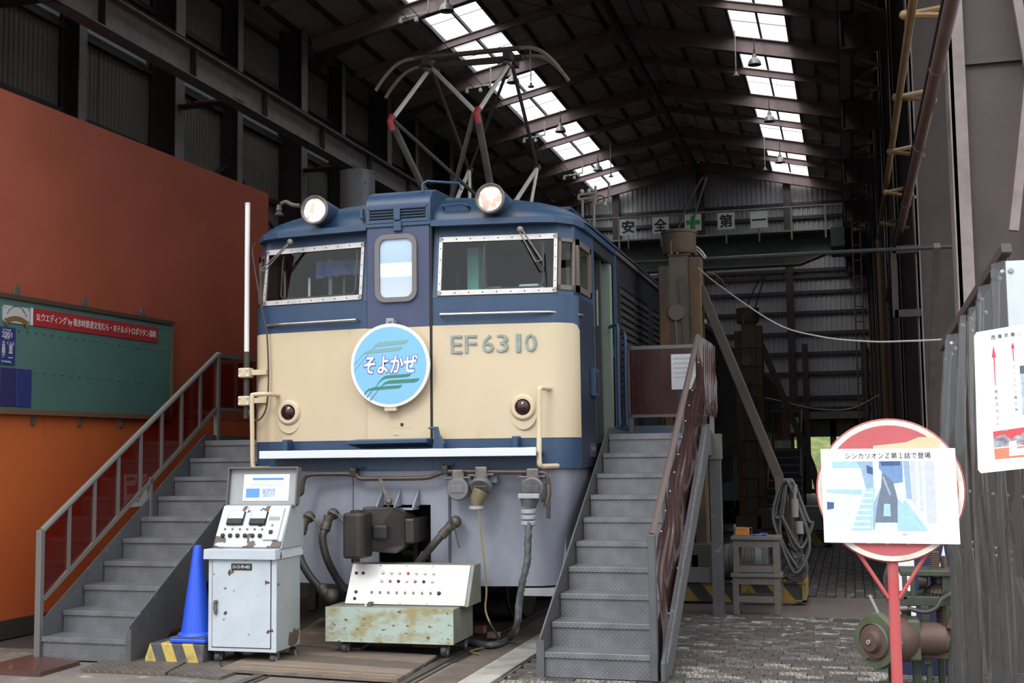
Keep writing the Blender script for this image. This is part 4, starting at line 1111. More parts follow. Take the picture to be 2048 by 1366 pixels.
p1, j1 = jumper(917, 978, 0, .09)
p2, j2 = jumper(963, 972, 40, .09)
p3, j3 = jumper(1066, 976, 15, .1)
ochre = mat('ochre_plug', (0.19, 0.15, 0.085), 0.5, 0, (0.11, 0.088, 0.05), 14)
a = p2 + Vector((-.03, -.03, -.04))
MB().tube([a + Vector((.03, .02, .0)), a + Vector((-.0, .0, -.07)), a + Vector((-.005, .0, -.12))], .07, 12, True, .045).build('yellow_plug', ochre, j2, True)
MB().lathe([(.05, -.03), (.06, -.02), (.06, .0), (.04, .005)], a + Vector((-.005, 0, -.12)), 'z', 14).build('plug_rim', grey_metal, j2)
a = p3 + Vector((-.02, -.03, -.06))
MB().tube([a, a + Vector((-.01, 0, -.09))], .085, 14, True, .055).build('grey_plug', sock, j3, True)
MB().cbox(a + Vector((.01, -.07, .0)), (.17, .03, .04)).build('plug_lever', grey_metal, j3, bevel=.006)
for k in range(3):
    MB().lathe([(.055, 0), (.062, .006), (.062, .03), (.055, .036)], a + Vector((-.012, 0, -.14 - .045 * k)), 'z', 16).build('plug_collar', grey_metal, j3, True)
MB().tube([(p3.x + .12, -.08, p3.z + .02), (p3.x + .13, -.1, p3.z - .05), (p3.x + .10, -.1, p3.z - .15)], .02, 8).tube([(p3.x + .125, -.1, p3.z - .1), (p3.x + .12, -.1, p3.z - .24)], .017, 8).build('drain_cock', pipem, loco, True)
# under the floor
mb = MB()
bog = MATS.get('bogie') or mat('bogie_black', (0.02, 0.018, 0.018), 0.7)
for by in (2.6, 7.3, 12.2):
    b_ = MB().box((-1.05, by - 1.3, .45), (-.9, by + 1.3, .85)).box((.9, by - 1.3, .45), (1.05, by + 1.3, .85)).box((-1, by - .2, .5), (1, by + .2, .8)).build('bogie_frame', bog, loco)
    for wy in (by - .85, by + .85):
        for sx_ in (-.56, .56):
            MB().lathe([(.02, -.06), (.45, -.06), (.47, -.05), (.47, -.03), (.45, -.02), (.43, .06), (.02, .06)], (sx_, wy, .45), 'x', 24).build('wheel', mat('wheel_steel', (0.03, 0.027, 0.026), 0.5, 0.4) if 'wheel_steel' not in MATS else MATS['wheel_steel'], b_, True)
MB().box((-1.2, .3, 1.2), (1.2, 15, 1.41)).build('underframe', bog, loco)
MB().box((.98, .10, .40), (1.42, .42, .46)).build('foot_step', grey_metal, loco, bevel=.004)
MB().bar((1.30, .3, .45), (1.30, .3, .9), .03, .05).bar((1.05, .35, .45), (1.05, .35, .9), .03, .05).build('step_hanger', skirtm, loco)
# roof platform, sockets and isolators on the roof
MB().box((.55, 1.6, 3.70), (1.12, 15.0, 3.74)).box((.55, 1.6, 3.82), (1.12, 15.0, 3.85)).box((.6, 1.65, 3.74), (.66, 1.7, 3.82)).box((1.02, 1.65, 3.74), (1.08, 1.7, 3.82)).build('roof_walkway', blue, loco)
MB().tube(bez([at_y(u, v, 9.9) - LO for u, v in ((562, 408), (572, 404), (585, 410), (600, 412))], 3), .02, 8).lathe([(.04, 0), (.045, .01), (.02, .04), (.03, .05), (.02, .1)], at_y(558, 432, 9.95) - LO, 'z', 12).build('roof_whistle', brass, loco, True)

# ---- pantograph -----------------------------------------------------
ptube = mat('pantograph_tube', (0.20, 0.185, 0.165), 0.5, 0.2, (0.12, 0.108, 0.095), 8)
ppale = mat('pale_pantograph_tube', (0.66, 0.64, 0.60), 0.45, 0.0, (0.52, 0.49, 0.43), 6)
pdark = mat('dark_pantograph_tube', (0.05, 0.045, 0.042), 0.55)
pstrip = mat('worn_contact_strip', (0.10, 0.085, 0.065), 0.5)
knee = mat('red_knee_joint', (0.32, 0.035, 0.03), 0.5)
buff = mat('buff_horn', (0.24, 0.195, 0.14), 0.5)
def pantograph(parent):
    pg = MB().box((-.68, 1.55, 3.86), (.62, 1.62, 3.92)).box((-.68, 3.05, 3.86), (.62, 3.12, 3.92)).box((-.68, 1.55, 3.86), (-.60, 3.12, 3.92)).box((.54, 1.55, 3.86), (.62, 3.12, 3.92)).build('pantograph', pdark, parent)
    for x in (-.6, .56):
        for y in (1.7, 3.0):
            MB().lathe([(.05, 3.70), (.05, 3.72), (.085, 3.74), (.05, 3.77), (.085, 3.79), (.05, 3.82), (.05, 3.86)], (x, y, 0), 'z', 14).build('insulator', mat('brown_insulator', (0.10, 0.045, 0.025), 0.3) if 'brown_insulator' not in MATS else MATS['brown_insulator'], pg, True)
    fl, fr = Vector((-.525, 1.2, 4.704)), Vector((.33, 1.2, 4.703))
    rl, rr_ = Vector((-.43, 3.41, 4.704)), Vector((.327, 3.53, 4.703))
    hl, hr_ = Vector((-.496, 2.3, 5.56)), Vector((.37, 2.3, 5.545))
    bl, br_ = Vector((-.40, 2.18, 3.95)), Vector((.22, 2.18, 3.95))
    bl2, br2 = Vector((-.40, 2.5, 3.95)), Vector((.22, 2.5, 3.95))
    for a, b, m2, r in ((fl, hl, ppale, .022), (fr, hr_, ppale, .022), (hl, fr, ppale, .022), (fl, bl, ptube, .033), (fr, br_, ptube, .036), (fl + Vector((.03, 0, 0)), br_, pdark, .018), (fr - Vector((.03, 0, 0)), bl + Vector((.1, 0, 0)), ptube, .024),
                        (rl, hl, pdark, .02), (rr_, hr_, pdark, .02), (rl, hr_, pdark, .018), (rl, bl2, ppale, .024), (rr_, br2, ppale, .024), (rl, bl2 + Vector((.25, 0, -.05)), ppale, .018), (rr_, br2 + Vector((.25, 0, -.05)), ppale, .018)):
        MB().tube([a, b], r, 8).build('arm_tube', m2, pg, True)
    for q in (fl, fr):
        MB().tube([q + Vector((.01, .02, .05)), q + Vector((-.005, -.01, .0)), q + Vector((.01, .02, -.09))], .034, 10, True, .030).build('knee_joint', knee, pg, True)
    for q in (rl, rr_):
        MB().sphere(q, .045, 6).build('knee_joint', pdark, pg, True)
    MB().tube([bl + Vector((-.1, 0, 0)), br_ + Vector((.1, 0, 0))], .035, 8).tube([bl2 + Vector((-.1, 0, 0)), br2 + Vector((.1, 0, 0))], .035, 8).build('base_shaft', pdark, pg)
    # collector head: two strips with drooping horns
    for dy in (-.14, .14):
        yy = 2.3 + dy
        MB().bar((-.62, yy, 5.62), (.50, yy, 5.62), .06, .035).build('contact_strip', pstrip, pg)
        for s_, x0 in ((-1, -.62), (1, .50)):
            p = [(x0, yy, 5.62), (x0 + s_ * .12, yy, 5.61), (x0 + s_ * .24, yy, 5.55), (x0 + s_ * .36, yy, 5.43), (x0 + s_ * .44, yy, 5.32)]
            MB().tube(bez(p, 4), .020, 8).build('horn', buff, pg, True)
    MB().bar((-.62, 2.3, 5.57), (.5, 2.3, 5.57), .05, .05).tube([hl, hr_], .02, 8).build('head_frame', pdark, pg)
    for q in (hl, hr_):
        MB().box((q.x - .04, 2.12, q.z - .03), (q.x + .04, 2.48, q.z + .06)).tube([q + Vector((-.03, -.15, -.05)), q + Vector((.02, -.1, -.1))], .03, 8).build('head_spring', pdark, pg)
    return pg
pg1 = pantograph(loco)
# T-shaped isolating switch frame on the roof
iso = mat('pale_switch_frame', (0.42, 0.40, 0.36), 0.5)
def I(u, v): return at_y(u, v, 15.2) - LO
mb = MB()
for a, b in (((1165, 470), (1165, 400)), ((1188, 470), (1188, 398)), ((1157, 390), (1195, 385)), ((1157, 399), (1195, 394)), ((1157, 390), (1157, 399)), ((1190, 408), (1219, 405)), ((1218, 405), (1218, 366)), ((1191, 372), (1191, 408))):
    mb.tube([I(*a), I(*b)], .018, 6)
fr = mb.build('isolator_frame', iso, loco)
for u, v in ((1164, 383), (1178, 382), (1210, 408)):
    MB().sphere(I(u, v), .03, 6).build('isolator_insulator', white, fr, True)
MB().tube([I(1200 + 9 * math.cos(2 * math.pi * k / 12), 398 + 7 * math.sin(2 * math.pi * k / 12)) for k in range(13)], .008, 6).build('isolator_coil', pdark, fr)

# ---- second locomotive behind, coupled to the first ------------------------
def small_copy(src, y, label):
    t = thing('electric_locomotive', label, 'locomotive', (LO.x, y, 0))
    for ch in src.children:
        if ch.name.split('.')[0] in ('front_shell', 'cab_side', 'cream_band', 'side_shell', 'roof', 'cab_roof', 'gutter', 'side_gutter', 'solebar', 'louvre_frame', 'louvre_slat', 'window_surround', 'windscreen_frame', 'windscreen_glass',
                                     'corner_window_frame', 'corner_window_glass', 'skirt_panel', 'skirt_center', 'bogie_frame', 'underframe', 'gangway_door', 'door_post', 'cab_bulkhead', 'pantograph', 'roof_walkway', 'side_panel'):
            copy_tree(ch, t)
    return t
l2 = small_copy(loco, 26.3, 'second dark electric locomotive standing behind the lifting jacks')
# ------------------------------------------------------------------ steel stairs
tread = checker_mat('grey_tread_plate', (0.165, 0.17, 0.18), (0.29, 0.295, 0.31), pitch=0.023)
stairm = mat('grey_stair_paint', (0.10, 0.10, 0.107), 0.5, 0.1, (0.075, 0.075, 0.08), 4, spots=(0.16, 0.155, 0.15), spot_scale=16, spot_thr=(.64, .7))
railbrown = mat('brown_rail', (0.085, 0.06, 0.055), 0.45)
railgrey = mat('greenish_grey_rail', (0.14, 0.135, 0.125), 0.5)
redsheet = sheet_mat('red_brown_sheet', (0.42, 0.13, 0.12), 0.0, 0.08)
brownsheet = sheet_mat('brown_vinyl_sheet', (0.42, 0.24, 0.22), 0.02, 0.12, diffuse=(0.11, 0.055, 0.048), dmix=0.45)
N, H, T = 10, 0.17, 0.265
SLP = H / T
def stairs(name, label, loc, rz, W, plate_side):
    """treads and risers climb along +y; x runs across from 0 to W"""
    t = thing(name, label, 'stairs', loc, rz)
    tr = MB().box((0.02, -0.012, -0.006), (W - 0.02, T + .02, 0)).box((0.02, -0.016, -0.038), (W - 0.02, -0.010, 0)).build('tread', tread, t, bevel=.003, seg=1)
    ri = MB().box((0.02, 0, -H), (W - 0.02, 0.005, -0.006)).build('riser', tread, t)
    for i in range(1, N + 1):
        for k, o in enumerate((tr, ri)):
            if i == N and k == 0: continue
            if i > 1: o = o.copy(); COL.objects.link(o); o.parent = t
            o.location = (0, (i - 1) * T, i * H)
    # the landing plate is the last tread
    MB().box((0.02, (N - 1) * T - .012, N * H - .006), (W - .02, 3.48, N * H)).box((0.02, (N - 1) * T - .016, N * H - .05), (W - .02, (N - 1) * T - .010, N * H)).build('landing_plate', tread, t)
    yt = (N - 1) * T
    for x in (0.006, W - 0.006):
        low = x < W / 2
        a = .012
        MB().prism([(-.02, 0.0), (-.02, .27), (yt + .02, N * H + .06), (3.48, N * H + .03), (3.48, N * H - .2), (yt + .35, N * H - .2), (.30, 0.0)], 'x', x - .006, x + .006).build('stringer', stairm, t)
    return t
ST_R = Vector((-2.125, 8.45, 0))
sr = stairs('steel_stairs', 'grey diamond-plate stairs right of the locomotive with brown vinyl-sheeted railing', ST_R, R(-1.0), .80, 1)
yt = 9 * T
def post(t, x, y, z0, z1, m, w=.045): return MB().box((x - w / 2, y - w / 2, z0), (x + w / 2, y + w / 2, z1)).build('post', m, t, bevel=.004, seg=1)
# right-hand flight: toe post, long rail, vinyl sheet laced to it, landing frame
MB().box((-.02, -.03, 0), (.035, -.012, .25)).build('stringer_cap', stairm, sr)
post(sr, .80, -.01, 0, .98, stairm, .05)
p0, p1 = Vector((.80, 0, .97)), Vector((.80, yt + .22, 2.56))
MB().tube([p0, p1], .026, 8).build('handrail', railbrown, sr, True)
mb = MB(); ny, nz = 60, 14
rings = []
for i in range(ny + 1):
    f = i / ny; y = .03 + f * (yt + .15); ztop = .97 + (p1.z - .97) * y / p1.y - .03; zb = max(.12, .17 + y * SLP - .05); q = []
    for k in range(nz + 1):
        g_ = k / nz
        x = .835 + .010 * math.sin(y * 19 + 3 * math.sin(g_ * 5)) * math.sin(g_ * 3.1) + .016 * math.sin(g_ * 6 + y * 7)
        q.append((x, y + .02 * math.sin(g_ * 9), zb + (ztop - zb) * g_))
    rings.append(q)
mb.loft(rings, False); mb.build('vinyl_sheet', brownsheet, sr, True)
mb = MB()
for i in range(0, 11):
    y = .12 + i * .215
    mb.sphere((.845, y, .97 + (p1.z - .97) * y / p1.y - .05), .0055, 4)
    if i % 2: mb.sphere((.845, y + .03, .17 + y * SLP + .02), .005, 4)
stuff(mb.build('eyelets', white, sr))
MB().prism([(-.03, 0), (.26, 0), (yt + .30, N * H - .12), (yt + .30, N * H + .08), (yt, N * H + .05), (-.03, .12)], 'x', .846, .872).build('side_plank', stairm, sr)
MB().prism([(.02, .12), (.2, .20), (.5, .42), (.9, .70), (1.2, .86), (1.6, 1.16), (2.0, 1.38), (yt, N * H), (yt, N * H + .05), (1.6, 1.22), (1.2, .94), (.9, .74), (.5, .47), (.2, .27)], 'x', .874, .884).build('frayed_edge', mat('frayed_grey_tape', (0.16, 0.165, 0.17), 0.8, 0, (0.08, 0.08, 0.085), 30), sr)
for y in (.55, 1.1, 1.65):
    z0 = .17 + y * SLP; post(sr, .80, y, z0, .97 + (p1.z - .97) * y / p1.y, stairm, .035)
# landing rails
xl, xr_, yb_ = .0, .80, 3.46
MB().box((xl, yb_ - .03, 2.53), (xr_, yb_ + .01, 2.565)).box((xl, yb_ - .03, 1.87), (xr_, yb_ + .01, 1.905)).box((xl, yb_ - .03, 1.70), (xl + .04, yb_ + .01, 2.56)).build('landing_rail', railgrey, sr)
for x in (.095, .405):
    MB().box((x - .018, yb_ - .028, 1.9), (x + .018, yb_ + .006, 2.54)).build('baluster', railgrey, sr)
MB().box((xl, yb_, 1.70), (xr_, yb_ + .02, 1.79)).build('toe_board', mat('blue_grey_toe_board', (0.05, 0.075, 0.11), 0.5), sr)
clearred = sheet_mat('clear_reddish_vinyl', (0.40, 0.22, 0.20), -0.02, 0.3, diffuse=(0.09, 0.028, 0.028), dmix=0.4)
rings = []
for i in range(31):
    x = .02 + .76 * i / 30; rings.append([(x, yb_ - .035 + .002 * math.sin(i * .5 + 2.2 * math.sin(k * .5)) * math.sin(k * .4), 1.9 + .63 * k / 8) for k in range(9)])
mb = MB().loft(rings, False); mb.build('vinyl_sheet', clearred, sr, True)
notice = MB().box((.43, yb_ - .062, 2.13), (.665, yb_ - .058, 2.47)).build('notice', mat('wrinkled_notice_paper', (0.62, 0.64, 0.67), 0.5, 0, (0.52, 0.54, 0.58), 14), sr)
mb = MB()
for k in range(5): mb.box((.455, yb_ - .0635, 2.42 - .045 * k), (.635, yb_ - .062, 2.435 - .045 * k))
mb.build('faint_lines', mat('faint_grey_print', (0.44, 0.46, 0.5), 0.6), notice)
MB().box((.78, yb_ - .85, 2.53), (.82, yb_ + .01, 2.565)).box((.78, yb_ - .03, 1.7), (.82, yb_ + .01, 2.56)).build('landing_rail', railgrey, sr)
rings = []
for i in range(41):
    y = yt + .15 + (yb_ - yt - .1) * i / 40; rings.append([(.835 + .018 * math.sin(i * 1.1 + 2 * math.sin(k * .6)), y, 1.86 + .68 * k / 8) for k in range(9)])
MB().loft(rings, False).build('vinyl_sheet', brownsheet, sr, True)
MB().box((.77, yb_ - .06, 0), (.87, yb_ + .06, 1.68)).box((.02, yb_ - .06, 0), (.10, yb_ + .06, 1.68)).build('landing_leg', stairm, sr)
MB().box((.74, yb_ - .08, 1.46), (.88, yb_ + .09, 1.70)).build('landing_bracket', mat('olive_grey_bracket', (0.10, 0.095, 0.08), 0.6), sr)
MB().box((.10, yb_ - .02, .30), (.77, yb_ + .02, .44)).build('leg_brace', stairm, sr)

ST_L = Vector((-6.13, 8.43, 0))
sl = stairs('steel_stairs', 'grey diamond-plate stairs before the orange wall with red-brown railing panels', ST_L, R(-1.6), .82, -1)
post(sl, .0, -.01, 0, .99, railgrey, .05)
zt = 2.56; yt2 = yt + .25
def hz(y): return .98 + (zt - .98) * y / yt2
MB().tube([(0, 0, .98), (0, yt2, zt), (0, yt2 + .03, zt)], .026, 8).build('handrail', railgrey, sl, True)
MB().bar((0, .02, .45), (0, yt2, zt - .53), .04, .035).build('lower_rail', railgrey, sl)
for i in range(1, 8):
    y = yt2 * i / 8
    MB().box((-.016, y - .018, hz(y) - .53), (.016, y + .018, hz(y))).build('baluster', railgrey, sl)
    o = MB().quad((.005, y - yt2 / 8 + .02, hz(y - yt2 / 8) - .52), (.005, y - .02, hz(y) - .52), (.005, y - .02, hz(y) - .02), (.005, y - yt2 / 8 + .02, hz(y - yt2 / 8) - .02)).build('rail_panel', redsheet, sl)
y = yt2
MB().quad((.005, y - yt2 / 8 + .02, hz(y - yt2 / 8) - .52), (.005, y - .02, hz(y) - .52), (.005, y - .02, hz(y) - .02), (.005, y - yt2 / 8 + .02, hz(y - yt2 / 8) - .02)).build('rail_panel', redsheet, sl)
post(sl, 0, yt2, 1.70, zt, railgrey, .05); post(sl, 0, 1.48, .95, hz(1.48) - .5, railgrey, .04)
MB().box((-.02, -.03, 0), (.03, -.012, .25)).build('stringer_cap', stairm, sl)
MB().box((.80, -.03, 0), (.84, -.012, .25)).build('stringer_cap', stairm, sl)
MB().box((-.02, yt2, zt - .03), (.02, 3.46, zt + .01)).box((-.02, yt2, 2.0), (.02, 3.46, 2.03)).box((0, 3.42, zt - .03), (.8, 3.46, zt + .01)).box((0, 3.42, 2.0), (.8, 3.46, 2.03)).build('landing_rail', railgrey, sl)
for x in (.02, .24, .5, .78): MB().box((x - .016, 3.42, 1.7), (x + .016, 3.45, zt)).build('baluster', railgrey, sl)
for a, b in ((.04, .22), (.26, .48), (.52, .76)): MB().quad((a, 3.44, 2.03), (b, 3.44, 2.03), (b, 3.44, zt - .03), (a, 3.44, zt - .03)).build('rail_panel', redsheet, sl)
MB().quad((0, yt2 + .03, 2.03), (0, 3.42, 2.03), (0, 3.42, zt - .03), (0, yt2 + .03, zt - .03)).build('rail_panel', redsheet, sl)
MB().box((.02, 3.2, 0), (.10, 3.28, 1.69)).box((.72, 3.2, 0), (.80, 3.28, 1.69)).build('landing_leg', stairm, sl)

# ------------------------------------------------------------------ orange partition with the green board
B0 = at_z(0, 1280)
TH = R(2.6)
dW = Vector((math.sin(TH), math.cos(TH), 0)); nW = Vector((dW.y, -dW.x, 0))     # along the wall, out of the wall
def onw(u, v):
    r = ray(u, v); t = nW.dot(B0 - EYE) / nW.dot(r); return EYE + r * t
def wl2(u, v):                                   # wall coordinates: run along the wall and height
    p = onw(u, v); return ((p - B0).dot(dW), p.z)
WR = Matrix.Rotation(-TH, 4, 'Z')
pw = thing('partition_wall', 'tall orange painted partition behind the left stairs', 'wall', B0, -TH)
e1 = wl2(535, 385); h1 = (wl2(0, 178)[1] + e1[1]) / 2
s0, s1 = -2.2, e1[0]
for i in range(5):
    a = s0 + (s1 - s0) * i / 5; b = s0 + (s1 - s0) * (i + 1) / 5
    MB().box((-.10, a, .16), (0, b - .004, 1.95)).build('lower_panel', mat('orange_lower_%d' % i, (0.50 - .02 * (i % 2), 0.11, 0.028), 0.5, 0, (0.42, 0.085, 0.024), 1.3), pw)
    MB().box((-.10, a, 1.955), (0, b - .0015, h1)).build('upper_panel', orange, pw)
MB().box((-.12, s0, 0), (.015, s1, .16)).build('skirting', darkbase, pw)
MB().box((-.10, s1, 0), (0, s1 + .03, h1)).build('end_post', orange, pw)
# board on the wall: local frame x out of the wall, y along, z up
c0, c1, c2 = wl2(334, 649), wl2(0, 594), wl2(0, 820)
zt_, zb_ = (c0[1] + c1[1]) / 2, c2[1]
ya_, yb2 = -.75, c0[0]
bd = thing('notice_board', 'large riveted green notice board in a brown frame on the orange partition', 'board', B0 + dW * 0 + Vector((0, 0, zb_)), -TH)
def wbx(mb, y0, z0, y1, z1, x0, x1): return mb.box((x0, y0, z0 - zb_), (x1, y1, z1 - zb_))
gb = mat('board_green', (0.068, 0.145, 0.125), 0.5, 0, (0.058, 0.125, 0.108), 2)
wbx(MB(), ya_, zb_, yb2, zt_, .012, .05).build('panel', gb, bd)
fm = mat('brown_board_frame', (0.13, 0.065, 0.035), 0.6)
wbx(MB(), ya_, zb_ - .035, yb2 + .035, zb_ + .01, .0, .075).build('frame_bottom', fm, bd)
wbx(MB(), ya_, zt_ - .01, yb2 + .035, zt_ + .03, .0, .075).build('frame_top', mat('dark_board_frame', (0.055, 0.03, 0.02), 0.6), bd)
wbx(MB(), yb2, zb_, yb2 + .035, zt_, .0, .075).build('frame_side', fm, bd)
mb = MB()
for (ua, va), (ub, vb), k in (((28, 662), (330, 703), 22), ((60, 745), (330, 769), 18)):
    a, b = wl2(ua, va), wl2(ub, vb)
    for i in range(k):
        f = i / (k - 1); mb.sphere((.052, a[0] + (b[0] - a[0]) * f, a[1] + (b[1] - a[1]) * f - zb_), .012, 4, (1, 1, 1))
stuff(mb.build('rivets', mat('rivet_green', (0.03, 0.07, 0.06), 0.4), bd))
for u, v in ((30, 586), (166, 613), (281, 634)):
    y, z = wl2(u, v); MB().prism([(y - .05, zt_ + .03 - zb_), (y + .05, zt_ + .03 - zb_), (y + .015, zt_ + .13 - zb_), (y - .015, zt_ + .13 - zb_)], 'x', .005, .03).build('clip', dull, bd)
for u, v in ((64, 838), (157, 843), (240, 846)):
    y, z = wl2(u, v); MB().box((.0, y - .02, -.12), (.03, y + .02, -.035)).build('clip', dull, bd)
TR = Matrix(((0, 0, 1), (1, 0, 0), (0, 1, 0)))          # text turned to face +x (out of the wall)
def wthing(nm, lab, cat, y, z, x=.05, group=None):
    q = B0 + nW * x + dW * y; q.z = z
    return thing(nm, lab, cat, q, -TH, group)
serif_w = mat('sign_white_letters', (0.62, 0.58, 0.55), 0.5)
a, b = wl2(57, 617), wl2(305, 690)
sy, sz0, sz1 = (a[0] + b[0]) / 2, wl2(57, 652)[1], a[1]
rs = wthing('banner_sign', 'long red sign with white lettering across the green board', 'sign', sy, (sz0 + sz1) / 2)
hl_, hh = (b[0] - a[0]) / 2, (sz1 - sz0) / 2
MB().box((0, -hl_, -hh), (.012, hl_, hh)).build('sign_face', mat('sign_red', (0.30, 0.018, 0.018), 0.5), rs)
text('lettering', 'SLウエディング by 碓氷峠鉄道文化むら・ホテルメトロポリタン高崎', serif_w, rs, (.0135, 0, 0), TR, w=hl_ * 1.93, h=hh * 1.1, bold=.0005, ext=.0008)
MB().box((0, -hl_ - .035, -hh), (.012, -hl_ - .012, hh)).build('white_edge', serif_w, rs)
a, b = wl2(0, 609), wl2(48, 651)
hw_ = .17
py = b[0] - hw_
lp = wthing('emblem_plaque', 'white plaque with a curved title and bronze ribbon on the green board', 'sign', py, (wl2(48, 618)[1] + b[1]) / 2)
hh = (wl2(48, 618)[1] - b[1]) / 2
MB().prism([(-hw_ + .02, -hh), (hw_ - .02, -hh), (hw_, -hh + .02), (hw_, hh - .02), (hw_ - .02, hh), (-hw_ + .02, hh), (-hw_, hh - .02), (-hw_, -hh + .02)], 'x', 0, .012).build('plate', mat('plaque_white', (0.42, 0.41, 0.40), 0.5), lp)
bronze = mat('bronze_ribbon', (0.16, 0.09, 0.03), 0.5)
def arc(r, a): return (r * math.sin(a), r * math.cos(a))
rib = [arc(.30, R(x)) for x in range(-26, 27, 4)] + [arc(.255, R(x)) for x in range(26, -27, -4)]
MB().prism([(p[0], p[1] - .31) for p in rib], 'x', .012, .015).prism([(-.155, -.035), (-.11, -.055), (-.11, -.10), (-.155, -.095), (-.14, -.065)], 'x', .012, .0145).prism([(.155, -.035), (.11, -.055), (.11, -.10), (.155, -.095), (.14, -.065)], 'x', .012, .0145).build('ribbon', bronze, lp)
for i, ch in enumerate('Steam Locomotive Wedding'):
    if ch == ' ': continue
    an = R(-62 + 124 * i / 23); p = arc(.135, an)
    M3 = TR @ Matrix.Rotation(-an, 3, 'Z')
    text('title_letter', ch, ink, lp, (.0135, p[0], p[1] - .06), M3, size=.026, ext=.0005)
mb = MB()
for y in (-hw_ + .02, hw_ - .02):
    for z in (-hh + .02, hh - .02): mb.sphere((.013, y, z), .006, 4)
stuff(mb.build('plaque_screws', dull, lp))
bp_ = mat('plaque_blue', (0.02, 0.03, 0.13), 0.45)
a, b = wl2(20, 657), wl2(20, 731)
bl1 = wthing('name_plaque', 'narrow upright blue plaque with white lettering under the emblem plaque', 'sign', a[0] - .11, (a[1] + b[1]) / 2)
hh = (a[1] - b[1]) / 2
MB().box((0, -.11, -hh), (.012, .11, hh)).build('plate', bp_, bl1)
for z, s_, wd in ((.86, '-2-', .05), (.72, '2000', .09), (.57, '2000.4.9', .10)):
    pass
for (y, z, s_, hgt) in ((0, .84, '1st Couple', .022), (0, .6, '2001', .05), (0, .42, '10.14', .022), (-.04, .15, 'や', .035), (-.04, -.05, '直', .045), (-.04, -.28, '典', .045), (-.04, -.5, '子', .045), (.05, .15, 'くらえ', .03), (.05, -.05, '朝', .045), (.05, -.28, '美', .045), (.05, -.5, '二', .045), (0, -.86, 'SL Wedding', .022)):
    text('lettering', s_, serif_w, bl1, (.0135, y, z * hh), TR, h=hgt, ext=.0005)
a, b = wl2(52, 740), wl2(52, 815)
hh = (a[1] - b[1]) / 2
for i, nm in enumerate(('rightmost', 'middle', 'leftmost')):
    q = wthing('blank_plaque', 'plain dark-blue plaque low on the green board, %s of the row of three' % nm, 'sign', a[0] - .095 - .205 * i, (a[1] + b[1]) / 2, group='blank blue plaques')
    MB().box((0, -.098, -hh), (.012, .098, hh)).build('plate', bp_ if i != 1 else mat('plaque_violet', (0.025, 0.02, 0.09), 0.45), q, bevel=.004)
# notice on the wall behind the railing
a, b = wl2(249, 949), wl2(293, 1012)
nt = wthing('wall_notice', 'white paper notice with a red arrow seen through the left railing', 'notice', (a[0] + b[0]) / 2, (a[1] + b[1]) / 2, .0)
hw_, hh = (b[0] - a[0]) / 2, (a[1] - b[1]) / 2
MB().box((0, -hw_, -hh), (.003, hw_, hh)).build('sheet', paper, nt)
text('lettering', '機関車エントリー', ink, nt, (.004, 0, hh * .72), TR, w=hw_ * 1.7, h=hh * .25, ext=.0003)
text('lettering', '車庫', ink, nt, (.004, .02, hh * .35), TR, h=hh * .22, ext=.0003)
MB().prism([(-hw_ * .8, -.03), (hw_ * .35, -.03), (hw_ * .35, -.085), (hw_ * .85, 0.01), (hw_ * .35, .10), (hw_ * .35, .05), (-hw_ * .8, .05)], 'x', .003, .0045).build('arrow', red_ink, nt)
text('lettering', '入口', ink, nt, (.004, 0, -hh * .55), TR, h=hh * .35, ext=.0003)

# ------------------------------------------------------------------ tall control cabinet on casters
chip = (0.085, 0.055, 0.048)
cabm = mat('pale_grey_blue_paint', (0.50, 0.555, 0.60), 0.42, 0, (0.42, 0.465, 0.505), 3.5, spots=chip, spot_scale=11, spot_thr=(0.645, 0.655))
cabm2 = mat('chipped_panel_paint', (0.50, 0.54, 0.56), 0.42, 0, (0.46, 0.5, 0.52), 3, spots=chip, spot_scale=10, spot_thr=(0.585, 0.60))
cabs = mat('cabinet_side_paint', (0.33, 0.36, 0.37), 0.45, 0, (0.27, 0.29, 0.29), 2, spots=chip, spot_scale=4.5, spot_thr=(0.68, 0.70))
lidm = mat('grey_lid_paint', (0.34, 0.36, 0.375), 0.5, 0, (0.29, 0.3, 0.31), 3)
lidrim = mat('grimy_lid_rim', (0.10, 0.095, 0.085), 0.6)
CB = Vector((-4.43, 8.5, 0))
cbn = thing('control_cabinet', 'tall chipped pale-grey control cabinet with three meters, lid raised, on casters', 'cabinet', CB)
x0, x1, y1 = -.277, .280, .41
MB().box((x0, 0, .095), (x1, y1, .80)).build('body', cabs, cbn, bevel=.006)
MB().box((x0 - .001, -.006, .095), (x1 + .001, .002, .80)).build('front_frame', cabm, cbn)
MB().box((x0 + .035, -.014, .125), (x1 - .045, -.005, .772)).build('door', cabm, cbn, bevel=.003)
dr_ = cbn.children[-1]
MB().box((x0 + .029, -.0075, .119), (x1 - .039, -.006, .778)).build('door_gap', black, cbn)
MB().box((-.085, -.02, .695), (.085, -.013, .745)).build('number_plate', mat('black_plate', (0.02, 0.02, 0.022), 0.35), cbn, bevel=.003)
text('plate_lettering', '13-13-99-403', white, cbn, (0, -.0212, .72), w=.14, h=.024, ext=.0004)
MB().prism([(x0 + .055, .47), (x0 + .07, .47), (x0 + .082, .40), (x0 + .075, .36), (x0 + .06, .37), (x0 + .05, .41)], 'y', -.035, -.012).cyl((x0 + .07, -.04, .46), (x0 + .07, -.01, .46), .014).build('door_handle', dull, cbn, bevel=.004)
MB().prism([(x0 - .028, .775), (x1 + .01, .775), (x1 + .01, .80), (x1 + .008, .85), (x0 - .025, .85)], 'y', -.045, y1 + .03).build('desk_top', cabm, cbn, bevel=.004)
side = [(.03, .85), (.40, .85), (.40, 1.02), (.24, 1.165), (.20, 1.165)]
